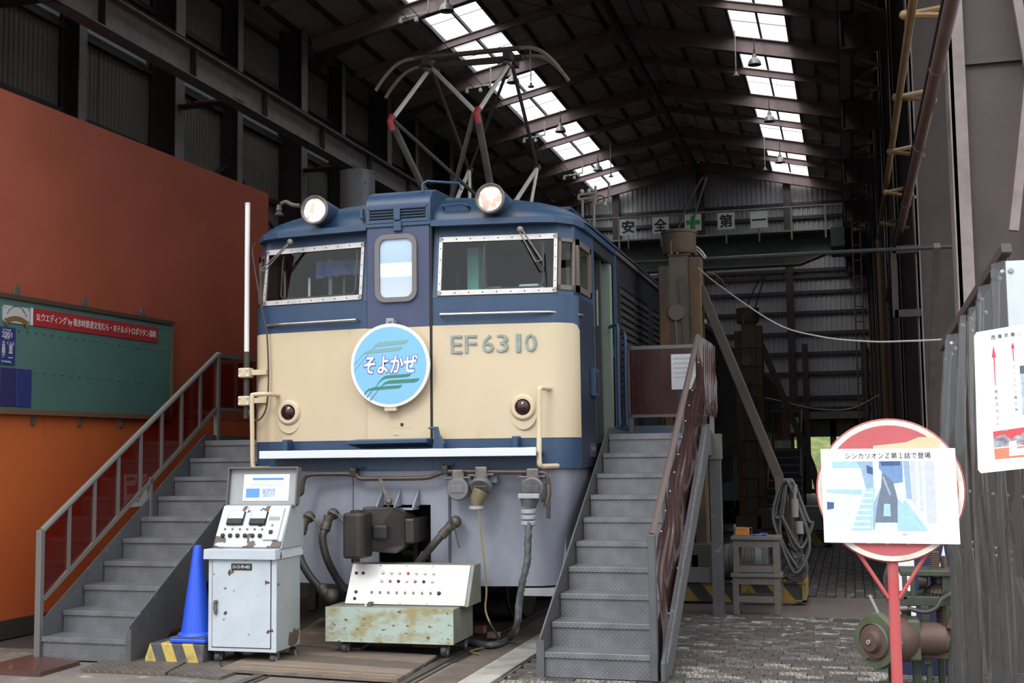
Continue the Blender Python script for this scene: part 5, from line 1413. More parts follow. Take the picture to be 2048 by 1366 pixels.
MB().prism([(.03, .85), (y1 + .02, .85), (y1 + .02, 1.05), (.26, 1.17), (.20, 1.17)], 'x', x0 + .02, x1 + .02).build('desk_case', cabs, cbn, bevel=.004)
rp_ = [(.20, .12), (.25, .10), (.31, .105), (.36, .12), (.385, .17), (.38, .225), (.34, .21), (.30, .235), (.27, .20), (.225, .215), (.205, .17)]
MB().prism(rp_, 'x', x1, x1 + .0015).build('rust_patch', rust, cbn)
# sloping instrument panel
SLO = Matrix.Translation((0, .028, .862)) @ Matrix.Rotation(math.atan2(.17, .30), 4, 'X') @ Matrix.Identity(4)
ang = math.atan2(.172, .30)
def PB(nm, xa, xb, ha, hb, d0, d1, m, par, bev=0.0):
    """box lying on the sloping panel: x across, h along the slope, d outwards"""
    mb = MB().box((xa, -d1, ha), (xb, -d0, hb)); M2 = Matrix.Translation((0, .030, .860)) @ Matrix.Rotation(-ang, 4, 'X')
    mb.v = [M2 @ p for p in mb.v]
    return mb.build(nm, m, par, bevel=bev)
PH = .345
ip = PB('instrument_panel', x0 + .015, x1 + .012, .0, PH, .0, .008, cabm2, cbn, .002)
for xa in (-.19, .0):
    PB('meter_case', xa - .004, xa + .129, .180, .294, .006, .026, black, cbn, .002)
    q = PB('meter', xa, xa + .125, .185, .29, .008, .03, white, cbn, .003)
    PB('meter_base', xa - .001, xa + .126, .183, .228, .010, .034, black, cbn, .002)
    PB('meter_card', xa + .01, xa + .115, .232, .283, .030, .0315, paper, cbn)
q = PB('recorder', .14, .262, .055, .325, .008, .026, mat('recorder_face', (0.52, 0.54, 0.54), 0.4), cbn, .003)
PB('recorder_card', .155, .245, .245, .305, .026, .028, paper, cbn)
PB('recorder_scale', .155, .245, .215, .243, .026, .029, mat('grey_scale', (0.25, 0.25, 0.24), 0.5), cbn)
PB('recorder_knob', .185, .215, .10, .13, .026, .04, black, cbn, .006); PB('recorder_pin', .19, .205, .165, .18, .026, .032, dull, cbn)
PB('label_strip', -.09, .12, .155, .166, .008, .010, white, cbn)
for i in range(6):
    PB('switch', -.215 + .062 * i, -.185 + .062 * i, .075, .105, .008, .03, black, cbn, .008)
    PB('lamp', -.205 + .062 * i, -.19 + .062 * i, .14, .153, .008, .02, dull, cbn, .004)
# lid swung up, with the explanatory sheet
lidang = R(8)
ML = Matrix.Translation((0, .245, 1.17)) @ Matrix.Rotation(-lidang, 4, 'X') @ Matrix.Shear('XY', 4, (0.0, 0.0))
def LB(nm, xa, xb, ha, hb, d0, d1, m, bev=0.0):
    mb = MB().box((xa, d0, ha), (xb, d1, hb)); mb.v = [ML @ p for p in mb.v]
    return mb.build(nm, m, cbn, bevel=bev)
lx0, lx1, lh = x0 + .03, x1 + .05, .275
LB('lid', lx0, lx1, 0, lh, .0, .012, lidm)
LB('lid_rim', lx0, lx1, lh, lh + .012, -.05, .012, lidrim); LB('lid_rim', lx1, lx1 + .012, 0, lh + .012, -.05, .012, lidrim)
LB('lid_rim', lx0 - .012, lx0, 0, lh + .012, -.035, .012, lidrim); LB('lid_rim', lx0, lx1, -.012, 0, -.02, .012, lidrim)
LB('info_sheet', lx0 + .115, lx1 - .075, .03, .235, -.004, -.001, paper)
LB('sheet_title', lx0 + .19, lx1 - .125, .19, .207, -.0055, -.004, mat('print_blue', (0.10, 0.28, 0.60), 0.6))
LB('sheet_box', lx0 + .14, lx0 + .255, .055, .125, -.0055, -.004, MATS['print_blue'])
LB('sheet_photo', lx0 + .28, lx0 + .385, .06, .125, -.0055, -.004, mat('print_photo', (0.20, 0.30, 0.45), 0.6, 0, (0.6, 0.66, 0.72), 45))
for k in range(3): LB('sheet_line', lx0 + .17, lx1 - .12, .145 + .013 * k, .148 + .013 * k, -.0055, -.004, MATS['faint_grey_print'])
for x in (lx0 + .03, lx0 + .03, lx1 - .03, 0):
    pass
def caster(t, x, y, r, m2=None, tw=.3):
    w_ = MB().lathe([(.006, -.018), (r, -.02), (r, .02), (.006, .018)], (x, y, r), 'x', 20).build('caster', rubber, t, True)
    MB().lathe([(.004, -.022), (r * .55, -.021), (r * .55, .021), (.004, .022)], (x, y, r), 'x', 16).build('caster_hub', grey_metal, w_, True)
    MB().box((x - .03, y - .03, 2 * r + .004), (x + .03, y + .05, 2 * r + .012)).box((x - .028, y - .01, r), (x - .023, y + .03, 2 * r + .008)).box((x + .023, y - .01, r), (x + .028, y + .03, 2 * r + .008)).build('caster_fork', dull, w_)
for x, y in ((x0 + .06, .05), (x1 - .04, .05), (x1 - .03, y1 - .05), (x0 + .06, y1 - .05)): caster(cbn, x, y, .04)
# ------------------------------------------------------------------ low mint console
CN = Vector((-3.44, 9.0, 0))
mint = mat('rusty_mint_paint', (0.36, 0.44, 0.385), 0.5, 0, (0.29, 0.25, 0.12), 6, (0.46, 0.60), spots=(0.13, 0.085, 0.045), spot_scale=30, spot_thr=(0.63, 0.68), stretch=(.6, 1, 1.2))
mints = mat('dark_mint_side', (0.20, 0.21, 0.165), 0.55, 0, (0.13, 0.13, 0.10), 3)  # body and desk sides darker and duller than the front plate
cn = thing('control_console', 'low mint-green console on casters with sloping white switch panel', 'console', CN)
X0, X1 = -.535, .505; YB_ = .50
MB().box((X0, .0, .11), (X1, YB_, .372)).build('body', mints, cn, bevel=.004)
MB().box((X0 - .001, -.006, .109), (X1 + .001, .001, .374)).build('front_plate', mint, cn)
MB().prism([(.16, .372), (YB_, .372), (YB_, .675), (.33, .675)], 'x', X0 + .09, X1 + .07).build('desk_case', mints, cn, bevel=.004)
ang = math.atan2(.17, .30)
wpan = mat('white_switch_panel', (0.68, 0.66, 0.645), 0.4, 0, (0.64, 0.60, 0.57), 1.5)
def QB(nm, xa, xb, ha, hb, d0, d1, m, bev=0.0, par=None):
    mb = MB().box((xa, -d1, ha), (xb, -d0, hb)); M2 = Matrix.Translation((0, .158, .375)) @ Matrix.Rotation(-ang, 4, 'X')
    mb.v = [M2 @ p for p in mb.v]
    return mb.build(nm, m, par or cn, bevel=bev)
QX0, QX1, QH = X0 + .095, X1 + .04, .338
QB('switch_panel', QX0, QX1, 0.004, QH, .001, .008, wpan)
def pn(px_, py_):                                # panel pixel (of a 2048 px wide close view) -> panel x, h
    h = (515 - py_) / 470.0
    xl_, xr2 = 120 + 140 * h, 1825 + 95 * h
    return QX0 + (px_ - xl_) / (xr2 - xl_) * (QX1 - QX0), h * QH
lampm = mat('brass_lamp', (0.40, 0.37, 0.27), 0.3, 0.4); lampr = mat('red_lamp_cap', (0.35, 0.08, 0.06), 0.4)
def knob(px_, py_, r, m, nm):
    x, h = pn(px_, py_)
    mb = MB().lathe([(r * 1.3, -.008), (r * 1.3, -.011), (r, -.012), (r * .9, -.024), (.0005, -.026)], (x, 0, h), 'y', 12)
    M2 = Matrix.Translation((0, .158, .375)) @ Matrix.Rotation(-ang, 4, 'X'); mb.v = [M2 @ p for p in mb.v]
    mb.build(nm, m, cn, True)
for i, px_ in enumerate((695, 815, 932, 1050, 1168, 1288, 1408)): knob(px_, 150, .010, lampr if i == 3 else lampm, 'indicator_lamp')
for i, px_ in enumerate((670, 788, 907, 1026, 1145, 1266, 1386)): knob(px_, 245, .010, lampr if i in (1, 4) else black if i in (2, 5) else lampm, 'indicator_lamp')
for px_, py_ in ((305, 155), (405, 155), (290, 376), (268, 454)): knob(px_, py_, .010, black, 'push_button')
knob(1475, 376, .013, black, 'selector_knob')
for px_ in (520, 640, 758, 878, 997, 1115, 1238, 1358):
    x, h = pn(px_, 378)
    q = QB('toggle_switch', x - .008, x + .008, h - .009, h + .009, .008, .022, dull, .003)
    QB('toggle_label', x - .022, x + .022, h + .028, h + .031, .008, .0086, MATS['faint_grey_print'], 0, q)
    QB('toggle_label', x - .012, x + .006, h - .022, h - .018, .008, .0086, MATS['faint_grey_print'], 0, q)
for i, px_ in enumerate((695, 932, 1168, 1408)):
    x, h = pn(px_, 122); QB('lamp_label', x - .015, x + .02, h, h + .003, .008, .0086, MATS['faint_grey_print'])
for x in (-.2, .02, .24):
    for h in (.012, QH - .012): QB('panel_screw', x - .004, x + .004, h - .004, h + .004, .008, .012, dull)
MB().box((-.215, .07, .373), (-.19, .12, .405)).build('catch', dull, cn)
MB().box((-.235, .06, .373), (-.225, .075, .398)).build('catch_tag', white, cn)
for x, y, r in ((X0 + .14, .07, .052), (X1 - .09, .07, .052), (X1 - .06, YB_ - .06, .052), (X0 + .1, YB_ - .06, .052)): caster(cn, x, y, r)

# ------------------------------------------------------------------ cone and striped block
blk_m = stripe_mat('worn_yellow_black_stripes', (0.46, 0.34, 0.075), (0.055, 0.053, 0.055), 5.6, .25, .45, (0.12, 0.11, 0.10))
bk = thing('striped_block', 'yellow and black striped concrete block under the blue cone', 'block', (-4.975, 8.44, 0))
MB().loft([[(-.25, 0, 0), (.25, 0, 0), (.25, .36, 0), (-.25, .36, 0)], [(-.205, .015, .145), (.25, .015, .145), (.25, .34, .145), (-.205, .34, .145)]], True, True).build('block_body', blk_m, bk, bevel=.012)
cnm = mat('cone_blue', (0.02, 0.085, 0.62), 0.4)
co = thing('traffic_cone', 'bright blue traffic cone beside the tall grey cabinet', 'cone', (-4.868, 8.605, .147))
MB().lathe([(.138, .035), (.143, .05), (.138, .06), (.115, .075), (.03, .715), (.024, .72), (.018, .70)], (0, 0, 0), 'z', 40, False).build('cone_body', cnm, co, True)
MB().box((-.148, -.148, 0), (.148, .148, .036)).build('cone_base', cnm, co, bevel=.012)
MB().box((-.145, -.145, .036), (.145, .145, .044)).build('base_weight', mat('grey_cone_weight', (0.07, 0.075, 0.09), 0.6), co, bevel=.004)

# ------------------------------------------------------------------ things lying on the floor at the front
wood = mat('grey_brown_plywood', (0.20, 0.155, 0.118), 0.75, 0, (0.085, 0.064, 0.05), 4, (0.3, 0.7), stretch=(.7, 9, 1))
edge = mat('plywood_edge', (0.33, 0.23, 0.13), 0.8, 0, (0.2, 0.13, 0.075), 20)
def plank(pts, z0, z1, lab, m=wood):
    q = [at_z(u, v, z1) for u, v in pts]
    c = sum(q, Vector()) / 4
    t = MB(Vector((c.x, c.y, z0))).loft([[(p.x, p.y, z0) for p in q], [(p.x, p.y, z1) for p in q]], True, True).build('loose_board', m, None, bevel=.003, seg=1)
    t.location = (c.x, c.y, z0)
    return tag(t, lab, 'plank', 'loose boards between the rails')
fa_, fb_ = ((440, 1336), (794, 1358)), ((520, 1302), (848, 1327))
def mixp(p, q, f): return (p[0] + (q[0] - p[0]) * f, p[1] + (q[1] - p[1]) * f)
wood2 = mat('dark_worn_board', (0.115, 0.088, 0.07), 0.8, 0, (0.07, 0.053, 0.043), 4, (0.3, 0.7), stretch=(.7, 9, 1))
wood3 = mat('pale_worn_board', (0.24, 0.19, 0.145), 0.75, 0, (0.13, 0.10, 0.078), 4, (0.3, 0.7), stretch=(.7, 9, 1))
for f0_, f1_, m_, lb_ in ((0, .33, wood, 'front board with the raw pale edge, between the rails'), (.345, .62, wood3, 'pale second board from the front, before the mint console'), (.635, 1.0, wood2, 'dark third board from the front, before the mint console')):
    plank((mixp(fa_[0], fb_[0], f0_), mixp(fa_[1], fb_[1], f0_), mixp(fa_[1], fb_[1], f1_), mixp(fa_[0], fb_[0], f1_)), .0, .028 - .006 * f0_, lb_, m_)
plank(((522, 1301), (850, 1325), (874, 1310), (560, 1290)), .0, .022, 'middle brown board under the casters of the mint console')
plank(((560, 1286), (720, 1296), (745, 1278), (600, 1268)), .0, .034, 'short board lying behind the tall cabinet casters')
plank(((600, 1262), (660, 1266), (690, 1240), (640, 1236)), .0, .03, 'narrow board farthest back beside the mint console')
qa, qb = at_z(480, 1340, .0), at_z(794, 1359, .0)
tag(MB().bar((qa.x, qa.y - .014, .015), (qb.x, qb.y - .014, .015), .022, .030).build('edge_strip', edge), 'raw pale wooden edging strip along the front board between the rails', 'strip')
for (u, v), d, lab, m in (((850, 1296), (.22, .09, .05), 'orange-brown wooden chock under the mint console', mat('chock_orange', (0.20, 0.07, 0.03), 0.8, 0, (0.15, 0.09, 0.055), 6)), ((958, 1268), (.08, .1, .06), 'small red-brown wood block behind the mint console', mat('chock_red', (0.24, 0.09, 0.05), 0.8)), ((985, 1278), (.1, .07, .05), 'small tan wood block beside the console by the black hose', mat('chock_tan', (0.26, 0.19, 0.12), 0.8))):
    p = at_z(u, v)
    tag(MB().box((-d[0] / 2, 0, 0), (d[0] / 2, d[1], d[2])).build('wood_block', m, None, bevel=.005), lab, 'block')
    bpy.context.scene.collection.objects[-1].location = (p.x, p.y, .002)
fpm = checker_mat('rusty_floor_plate', (0.105, 0.09, 0.075), (0.17, 0.15, 0.125), .6, .2, .05)
def fplate(pts, z1, lab, m):
    q = [at_z(u, v, z1) for u, v in pts]; c = sum(q, Vector()) / 4
    t = MB(Vector((c.x, c.y, 0))).loft([[(p.x, p.y, -.01) for p in q], [(p.x, p.y, z1) for p in q]], True, True).build('steel_plate', m)
    t.location = (c.x, c.y, 0)
    return tag(t, lab, 'plate', 'steel plates on the floor')
fplate(((160, 1338), (330, 1345), (420, 1298), (262, 1296)), .012, 'rusty diamond floor plate at the foot of the left stairs', fpm)
fplate(((336, 1345), (440, 1354), (545, 1318), (424, 1300)), .010, 'rusty diamond floor plate under the striped block and cabinet', fpm)
fplate(((-60, 1338), (80, 1345), (160, 1322), (60, 1310)), .02, 'red-brown steel plate with bolts by the foot post of the left railing', mat('red_brown_plate', (0.085, 0.04, 0.032), 0.4, 0, (0.06, 0.03, 0.026), 5))
o = bpy.context.scene.collection.objects[-1]
for u, v in ((22, 1337), (70, 1337)):
    p = at_z(u, v, .02) - o.location
    MB().lathe([(.016, .0), (.016, .018), (.001, .02)], (p.x, p.y, .02), 'z', 6).build('plate_bolt', rust, o)
dg = MB(); p = at_z(1697, 1242)
for k in range(9): dg.box((-.12 + .03 * k, -.06, -.02), (-.104 + .03 * k, .06, .006))
dg.box((-.13, -.07, -.02), (.15, -.06, .006)).box((-.13, .06, -.02), (.15, .07, .006))
o = tag(dg.build('drain_grate', mat('drain_iron', (0.07, 0.068, 0.068), 0.5, .3), None), 'small iron drain grate set in the block paving', 'grate'); o.location = p
mb = MB().tube(bez([at_z(u, v, .012) for u, v in ((437, 1318), (450, 1336), (500, 1331), (560, 1325), (605, 1327), (608, 1334), (560, 1338), (500, 1336), (455, 1335))], 5), .008, 6)
tag(mb.build('power_cable', rubber, None, True), 'thin black cable looped under the tall cabinet', 'cable')
# yellow cord and black wrapped hose hanging from the jumper plugs to the floor
def G(u, v, Y): return at_y(u, v, Y)
cord = [G(957, 1012, 9.44), G(961, 1060, 9.42), G(968, 1120, 9.4), G(973, 1180, 9.4), G(971, 1220, 9.38), G(983, 1252, 9.36), Vector(at_z(996, 1275, .012)), Vector(at_z(985, 1292, .012)), Vector(at_z(960, 1297, .01)), Vector(at_z(940, 1303, .012)), Vector(at_z(958, 1308, .012))]
tag(MB().tube(bez(cord, 6), .008, 6).build('yellow_cord', mat('cord_yellow', (0.22, 0.17, 0.075), 0.6, 0, (0.14, 0.11, 0.06), 30), None, True), 'yellow cord hanging from the brass-coloured plug to the floor', 'cord')
hs = [G(1058, 1036, 9.44), G(1056, 1080, 9.42), G(1055, 1120, 9.4), G(1046, 1160, 9.38), G(1038, 1210, 9.36), G(1034, 1250, 9.34), at_z(1018, 1277, .04), at_z(985, 1290, .035), at_z(945, 1285, .035), at_z(900, 1280, .04)]
hz_ = bez(hs, 8); mb = MB()
rings = []
mb.tube(hz_, .027, 10)
for i, p in enumerate(mb.v): mb.v[i] = p + Vector((rnd.uniform(-.004, .004), rnd.uniform(-.004, .004), rnd.uniform(-.003, .003)))
tag(mb.build('wrapped_hose', mat('black_wrapped_tape', (0.045, 0.046, 0.05), 0.4, 0, (0.10, 0.10, 0.105), 9), None, True), 'thick black taped cable from the grey plug down to the floor', 'cable')
# ------------------------------------------------------------------ grey duct behind the locomotive
p = at_y(715, 345, 14.0)
dm = mat('galvanised_duct', (0.17, 0.175, 0.19), 0.5, 0.2, (0.13, 0.133, 0.145), 3)
du = thing('ventilation_duct', 'fat grey upright duct standing behind the left headlight', 'duct', (p.x, 14.0, 0))
MB().lathe([(.215, 0), (.215, p.z), (.205, p.z), (.205, p.z - .3)], (0, 0, 0), 'z', 36, False).build('duct_pipe', dm, du, True)
MB().lathe([(.222, p.z - .02), (.222, p.z), (.215, p.z + .002)], (0, 0, 0), 'z', 36, False).build('duct_rim', dm, du)
MB().sphere((.17, -.14, p.z - .16), .018, 6).sphere((-.05, -.21, p.z - .5), .012, 6).build('duct_rivet', grey_metal, du)

# ------------------------------------------------------------------ lifting jacks
jrust = mat('rusty_jack_post', (0.135, 0.074, 0.03), 0.75, 0, (0.05, 0.04, 0.03), 3.0, (0.38, 0.58), stretch=(1, 1, .5))
jstrut = mat('grimy_jack_strut', (0.065, 0.048, 0.034), 0.7, 0, (0.04, 0.033, 0.027), 4)
jdark = mat('grimy_jack_steel', (0.06, 0.055, 0.045), 0.65, 0, (0.085, 0.062, 0.036), 3)
jbase = stripe_mat('jack_base_stripes', (0.30, 0.19, 0.03), (0.035, 0.033, 0.032), 3.1, .1, .8)
yel = mat('jack_yellow', (0.26, 0.17, 0.03), 0.6, 0, (0.13, 0.09, 0.04), 5)
def jack(label, loc, near):
    t = thing('lifting_jack', label, 'jack', loc)
    # base frame of striped channels
    for yy in (0, .62):
        MB().box((-.30, yy - .03, .03), (1.17, yy - .02, .22)).box((-.30, yy - .06, .21), (1.17, yy + .03, .23)).box((-.30, yy - .05, .02), (1.17, yy + .03, .035)).build('base_channel', jbase, t)
    MB().box((1.05, -.05, .03), (1.17, .66, .05)).box((1.13, -.05, .03), (1.17, .66, .24)).box((.93, -.055, .03), (.95, .0, .22)).build('base_end', yel, t)
    MB().box((-.25, -.02, .23), (.3, .6, .26)).box((-.3, .0, .26), (.1, .12, .48)).build('base_deck', jdark, t)
    zt = 3.58
    MB().box((-.245, .03, .1), (-.13, .30, zt - .1)).build('post', jrust, t, bevel=.012)
    MB().box((.075, .03, .1), (.20, .30, zt - .02)).build('post', jrust, t, bevel=.012)
    MB().box((-.13, .12, .2), (.075, .2, zt)).build('web_plate', jdark, t)
    MB().box((-.13, .05, 2.65), (.075, .12, zt)).build('front_plate', mat('grey_jack_plate_%d' % near, (0.075, 0.072, 0.058), 0.6, 0, (0.11, 0.075, 0.04), 6), t)
    MB().box((-.14, .03, zt), (.09, .28, zt + .03)).build('cap_plate', jdark, t)
    MB().bar((.0, .03, 3.35), (.06, .03, 2.4), .07, .012, (0, 1, 0)).bar((-.09, .04, 2.5), (.07, .04, 1.9), .03, .012, (0, 1, 0)).build('inner_strut', jdark, t)
    MB().cyl((-.06, .04, 2.98), (-.06, -.01, 2.98), .085).bar((-.07, .01, 2.95), (-.04, .01, 1.7), .03, .02).build('pointer_disc', mat('dusty_brown_disc_%d' % near, (0.12, 0.085, 0.07), 0.6), t, bevel=.004)
    dr_ = MB().lathe([(.17, zt + .03), (.18, zt + .05), (.18, zt + .24), (.19, zt + .25), (.19, zt + .27), (.16, zt + .28), (.02, zt + .28)], (-.03, .14, 0), 'z', 22).build('gear_drum', jrust, t, True)
    for dx in (-.09, -.03):
        MB().tube([(dx, -.02, zt + .01), (dx, -.02, zt + .15)], .01, 6).build('guide_pin', mat('pink_pin_%d%d' % (near, int(dx * -100)), (0.25, 0.13, 0.10), 0.6), t)
    for dx in (0, .09):
        MB().tube(bez([(-.05 + dx * 1.6, .05, zt + .02), (-.03 + dx * 1.5, .05, zt + .25), (.06 + dx * 1.3, .05, zt + .5), (.22 + dx * .6, .05, zt + .78), (.26 + dx * .3, .05, zt + .82)], 5), .012, 6).build('lifting_rope', black, t, True)
    # diagonal strut
    MB().bar((.18, .15, 3.25), (.93, .15, 1.25), .10, .12, (0, 1, 0)).bar((.93, .15, 1.25), (1.12, .15, .25), .10, .12, (0, 1, 0)).build('diagonal_strut', jstrut, t, bevel=.01)
    MB().box((.89, .085, 1.12), (.97, .2, 1.27)).build('strut_joint', rust, t)
    MB().tube([(-.19, .02, .3), (-.19, .02, 1.9)], .015, 6).build('conduit', jdark, t)
    # motor and gearbox on the base
    MB().lathe([(.02, .0), (.16, .0), (.17, .02), (.17, .34), (.14, .38), (.02, .38)], (.36, .12, .42), 'x', 20).build('motor', mat('grey_green_motor_%d' % near, (0.11, 0.12, 0.115), 0.5), t, True)
    mb = MB()
    for k in range(9): mb.lathe([(.16, .40 + .03 * k), (.185, .405 + .03 * k), (.185, .415 + .03 * k), (.16, .42 + .03 * k)], (.02, .12, .42), 'x', 18)
    mb.build('cooling_fins', jdark, t)
    MB().box((.02, .0, .26), (.30, .24, .60)).build('gearbox', jdark, t, bevel=.02)
    if near:
        MB().box((.62, .05, .26), (.80, .25, .62)).build('pump_box', mat('blue_grey_pump', (0.14, 0.17, 0.19), 0.5, 0, (0.10, 0.115, 0.125), 4), t, bevel=.015)
    if not near:                                # ladder rungs
        for k in range(10): MB().tube([(-.22, .01, .5 + .3 * k), (.19, .01, .5 + .3 * k)], .010, 5).build('ladder_rung', jrust, t)
    MB().box((-.06, -.03, 1.95), (.02, .0, 2.08)).build('limit_switch', black, t)
    if near:
        lb = t.children[-1]
        MB().box((-.045, -.032, 2.0), (.005, -.03, 2.06)).build('switch_label', white, lb)
    return t
jn = jack('tall rusty lifting jack with striped base beside the right stairs', (-1.64, 12.78, 0), 1)
jf = jack('second rusty lifting jack with a rung ladder, standing farther back beside the locomotive', (-1.52, 20.3, 0), 0)
# yellow lamp of the locomotive side and sundry gear between
MB().box((-.9, 21.0, .0), (-.3, 21.5, .35)).build
tag(MB().box((-1.05, 23.2, 0), (-.4, 23.7, .5)).box((-1.0, 23.18, .08), (-.45, 23.2, .42)).build('tool_chest', mat('pale_grey_chest', (0.22, 0.26, 0.27), 0.5), None, bevel=.02), 'pale grey chest on the floor behind the second lifting jack', 'chest')
# hanging cable bundle on the near jack
cbm = mat('grey_cable_rubber', (0.05, 0.05, 0.052), 0.5, 0, (0.085, 0.083, 0.08), 14)
cbd = thing('cable_bundle', 'bundle of thick grey cables looped over the near jack strut, hanging to its base', 'cable', (-.62, 12.7, 0))
for i in range(9):
    a = .08 * math.sin(i * 1.7); b = .07 + .020 * i; zb2 = .42 - .02 * (i % 3) + (.22 if i % 2 else 0)
    y = -.02 - .018 * i
    top = (-.03 + .02 * (i % 4), y, 1.20 + .02 * (i % 3))
    P = [(top[0] - .03, y, top[2] - .02), (top[0] - .09 - a * .3, y - .02, .9), (top[0] - .06 + a * .3, y - .03, zb2 + .25), (top[0] + .05, y - .03, zb2), (top[0] + b * .55, y - .02, zb2 - .02), (top[0] + b, y, zb2 + .2), (top[0] + b * .8, y, .85), (top[0] + .05, y, top[2] - .03), top]
    MB().tube(bez(P, 6), .015, 7).build('cable_loop', cbm, cbd, True)
for i in range(4):
    P = [(.0, -.08 - .02 * i, .62), (.06 + .02 * i, -.1, .48), (.14, -.12 - .02 * i, .5 - .03 * i), (.17 - .02 * i, -.12, .36), (.10, -.1, .25 + .01 * i), (-.02, -.08, .28)]
    MB().tube(bez(P, 6), .014, 7).build('cable_loop', cbm, cbd, True)
MB().tube([(.075, -.2, 1.06), (.075, -.2, .88)], .035, 12).tube([(.11, -.2, .84), (.115, -.2, .72)], .038, 12).tube([(.09, -.2, 1.2), (.075, -.2, 1.06)], .018, 8).build('cable_plug', mat('pale_plug', (0.17, 0.165, 0.15), 0.5), cbd, True)

# ------------------------------------------------------------------ two stools stacked as a stand
stl = mat('grey_brown_stool_wood', (0.115, 0.10, 0.092), 0.7, 0, (0.085, 0.074, 0.068), 6, stretch=(1, 1, 4))
def stool(label, loc, h, w_, d, sz_=.12):
    t = thing('stool', label, 'stool', loc, 0, 'wooden stools stacked beside the jack')
    MB().box((-w_ / 2, 0, h - .032), (w_ / 2, d, h)).build('seat', stl, t, bevel=.004)
    for sx_ in (-1, 1):
        for y in (.02, d - .07):
            x = sx_ * (w_ / 2 - .045)
            MB().loft([[(x - .028, y, 0), (x + .028, y, 0), (x + .028, y + .05, 0), (x - .028, y + .05, 0)], [(x - .028, y, h - .032), (x + .028, y, h - .032), (x + .028, y + .05, h - .032), (x - .028, y + .05, h - .032)]], True, True).build('leg', stl, t, bevel=.003, seg=1)
    for y in (.025, d - .06):
        MB().box((-w_ / 2 + .05, y, h - .10), (w_ / 2 - .05, y + .03, h - .032)).build('apron', stl, t)
        MB().box((-w_ / 2 + .05, y, sz_), (w_ / 2 - .05, y + .03, sz_ + .055)).build('stretcher', stl, t)
    for sx_ in (-1, 1):
        x = sx_ * (w_ / 2 - .04); MB().box((x - .015, .06, sz_ + .02), (x + .015, d - .06, sz_ + .07)).build('stretcher', stl, t)
    return t
stool('grey wooden stool standing on the floor under another stool', (-.897, 11.88, 0), .385, .47, .34)
stool('grey wooden stool on top of another stool, carrying the orange box', (-.893, 11.90, .385), .345, .46, .32, .015)
p = at_y(1482, 1058, 12.0)
ob = thing('orange_case', 'small orange case in a wire holder on the stacked stools', 'case', (p.x, 11.98, .73))
MB().box((-.055, 0, .004), (.072, .10, .075)).build('case', mat('case_orange', (0.42, 0.15, 0.025), 0.5), ob, bevel=.006)
MB().tube([(-.07, -.02, .006), (.11, -.02, .006), (.11, .11, .006), (-.07, .11, .006), (-.07, -.02, .006)], .004, 5).tube([(.10, -.02, .006), (.105, -.02, .08), (-.06, -.02, .085)], .004, 5).tube([(-.06, .02, .0), (-.062, .02, .11)], .012, 6).build('wire_holder', dull, ob)
p = at_y(1505, 1067, 12.0)
tag(MB(p).tube(bez([p + Vector((-.03, 0, .004)), p + Vector((.03, -.02, .012)), p + Vector((.10, 0, .01)), p + Vector((.14, .02, .012))], 4), .009, 6).tube([p + Vector((.07, .01, .018)), p + Vector((.13, -.01, .018))], .012, 6).build('blue_pliers', mat('tool_blue', (0.04, 0.07, 0.32), 0.4), None, True), 'blue-handled tool lying on the stacked stools', 'tool')
bpy.context.scene.collection.objects[-1].location = (p.x, 11.98, .732)

# ------------------------------------------------------------------ far stairs, far gear
fs = thing('far_stairs', 'dark steel stairs with a white notice at the far doorway', 'stairs', (-1.75, 27.5, 0))
dks = mat('dark_far_steel', (0.03, 0.028, 0.03), 0.6)
for i in range(9):
    MB().box((-.05, .24 * i, .17 * (i + 1) - .03), (.68, .24 * i + .26, .17 * (i + 1))).build('tread', mat('far_tread', (0.11, 0.11, 0.115), 0.5) if i == 0 else MATS['far_tread'], fs)
    MB().box((-.05, .24 * i + .01, .17 * i), (.68, .24 * i + .02, .17 * (i + 1) - .03)).build('riser', dks, fs)
for x in (-.06, .69): MB().prism([(0, 0), (0, .2), (2.2, 1.75), (2.4, 1.75), (2.4, 1.4), (.3, 0)], 'x', x - .01, x + .01).build('stringer', dks, fs)
MB().box((-.06, 2.1, 1.53), (.7, 3.0, 1.56)).box((-.06, 2.9, 0), (.0, 3.0, 1.55)).box((.64, 2.9, 0), (.70, 3.0, 1.55)).build('landing', dks, fs)
MB().tube([(.69, 0, .95), (.69, 2.1, 2.45), (.69, 3.0, 2.45), (-.06, 3.0, 2.45)], .022, 6).box((.67, 2.08, 1.55), (.71, 2.12, 2.45)).box((-.06, 2.98, 1.55), (-.02, 3.02, 2.45)).build('handrail', dks, fs)
MB().quad((0, 2.99, 1.75), (.68, 2.99, 1.75), (.68, 2.99, 2.42), (0, 2.99, 2.42)).build('rail_panel', redsheet, fs)
q = MB().box((.38, 2.9, 1.93), (.58, 2.91, 2.30)).build('notice', mat('dim_notice', (0.4, 0.4, 0.4), 0.6), fs)
text('notice_lettering', '入口', ink, fs, (.48, 2.897, 2.1), h=.1, ext=.001)
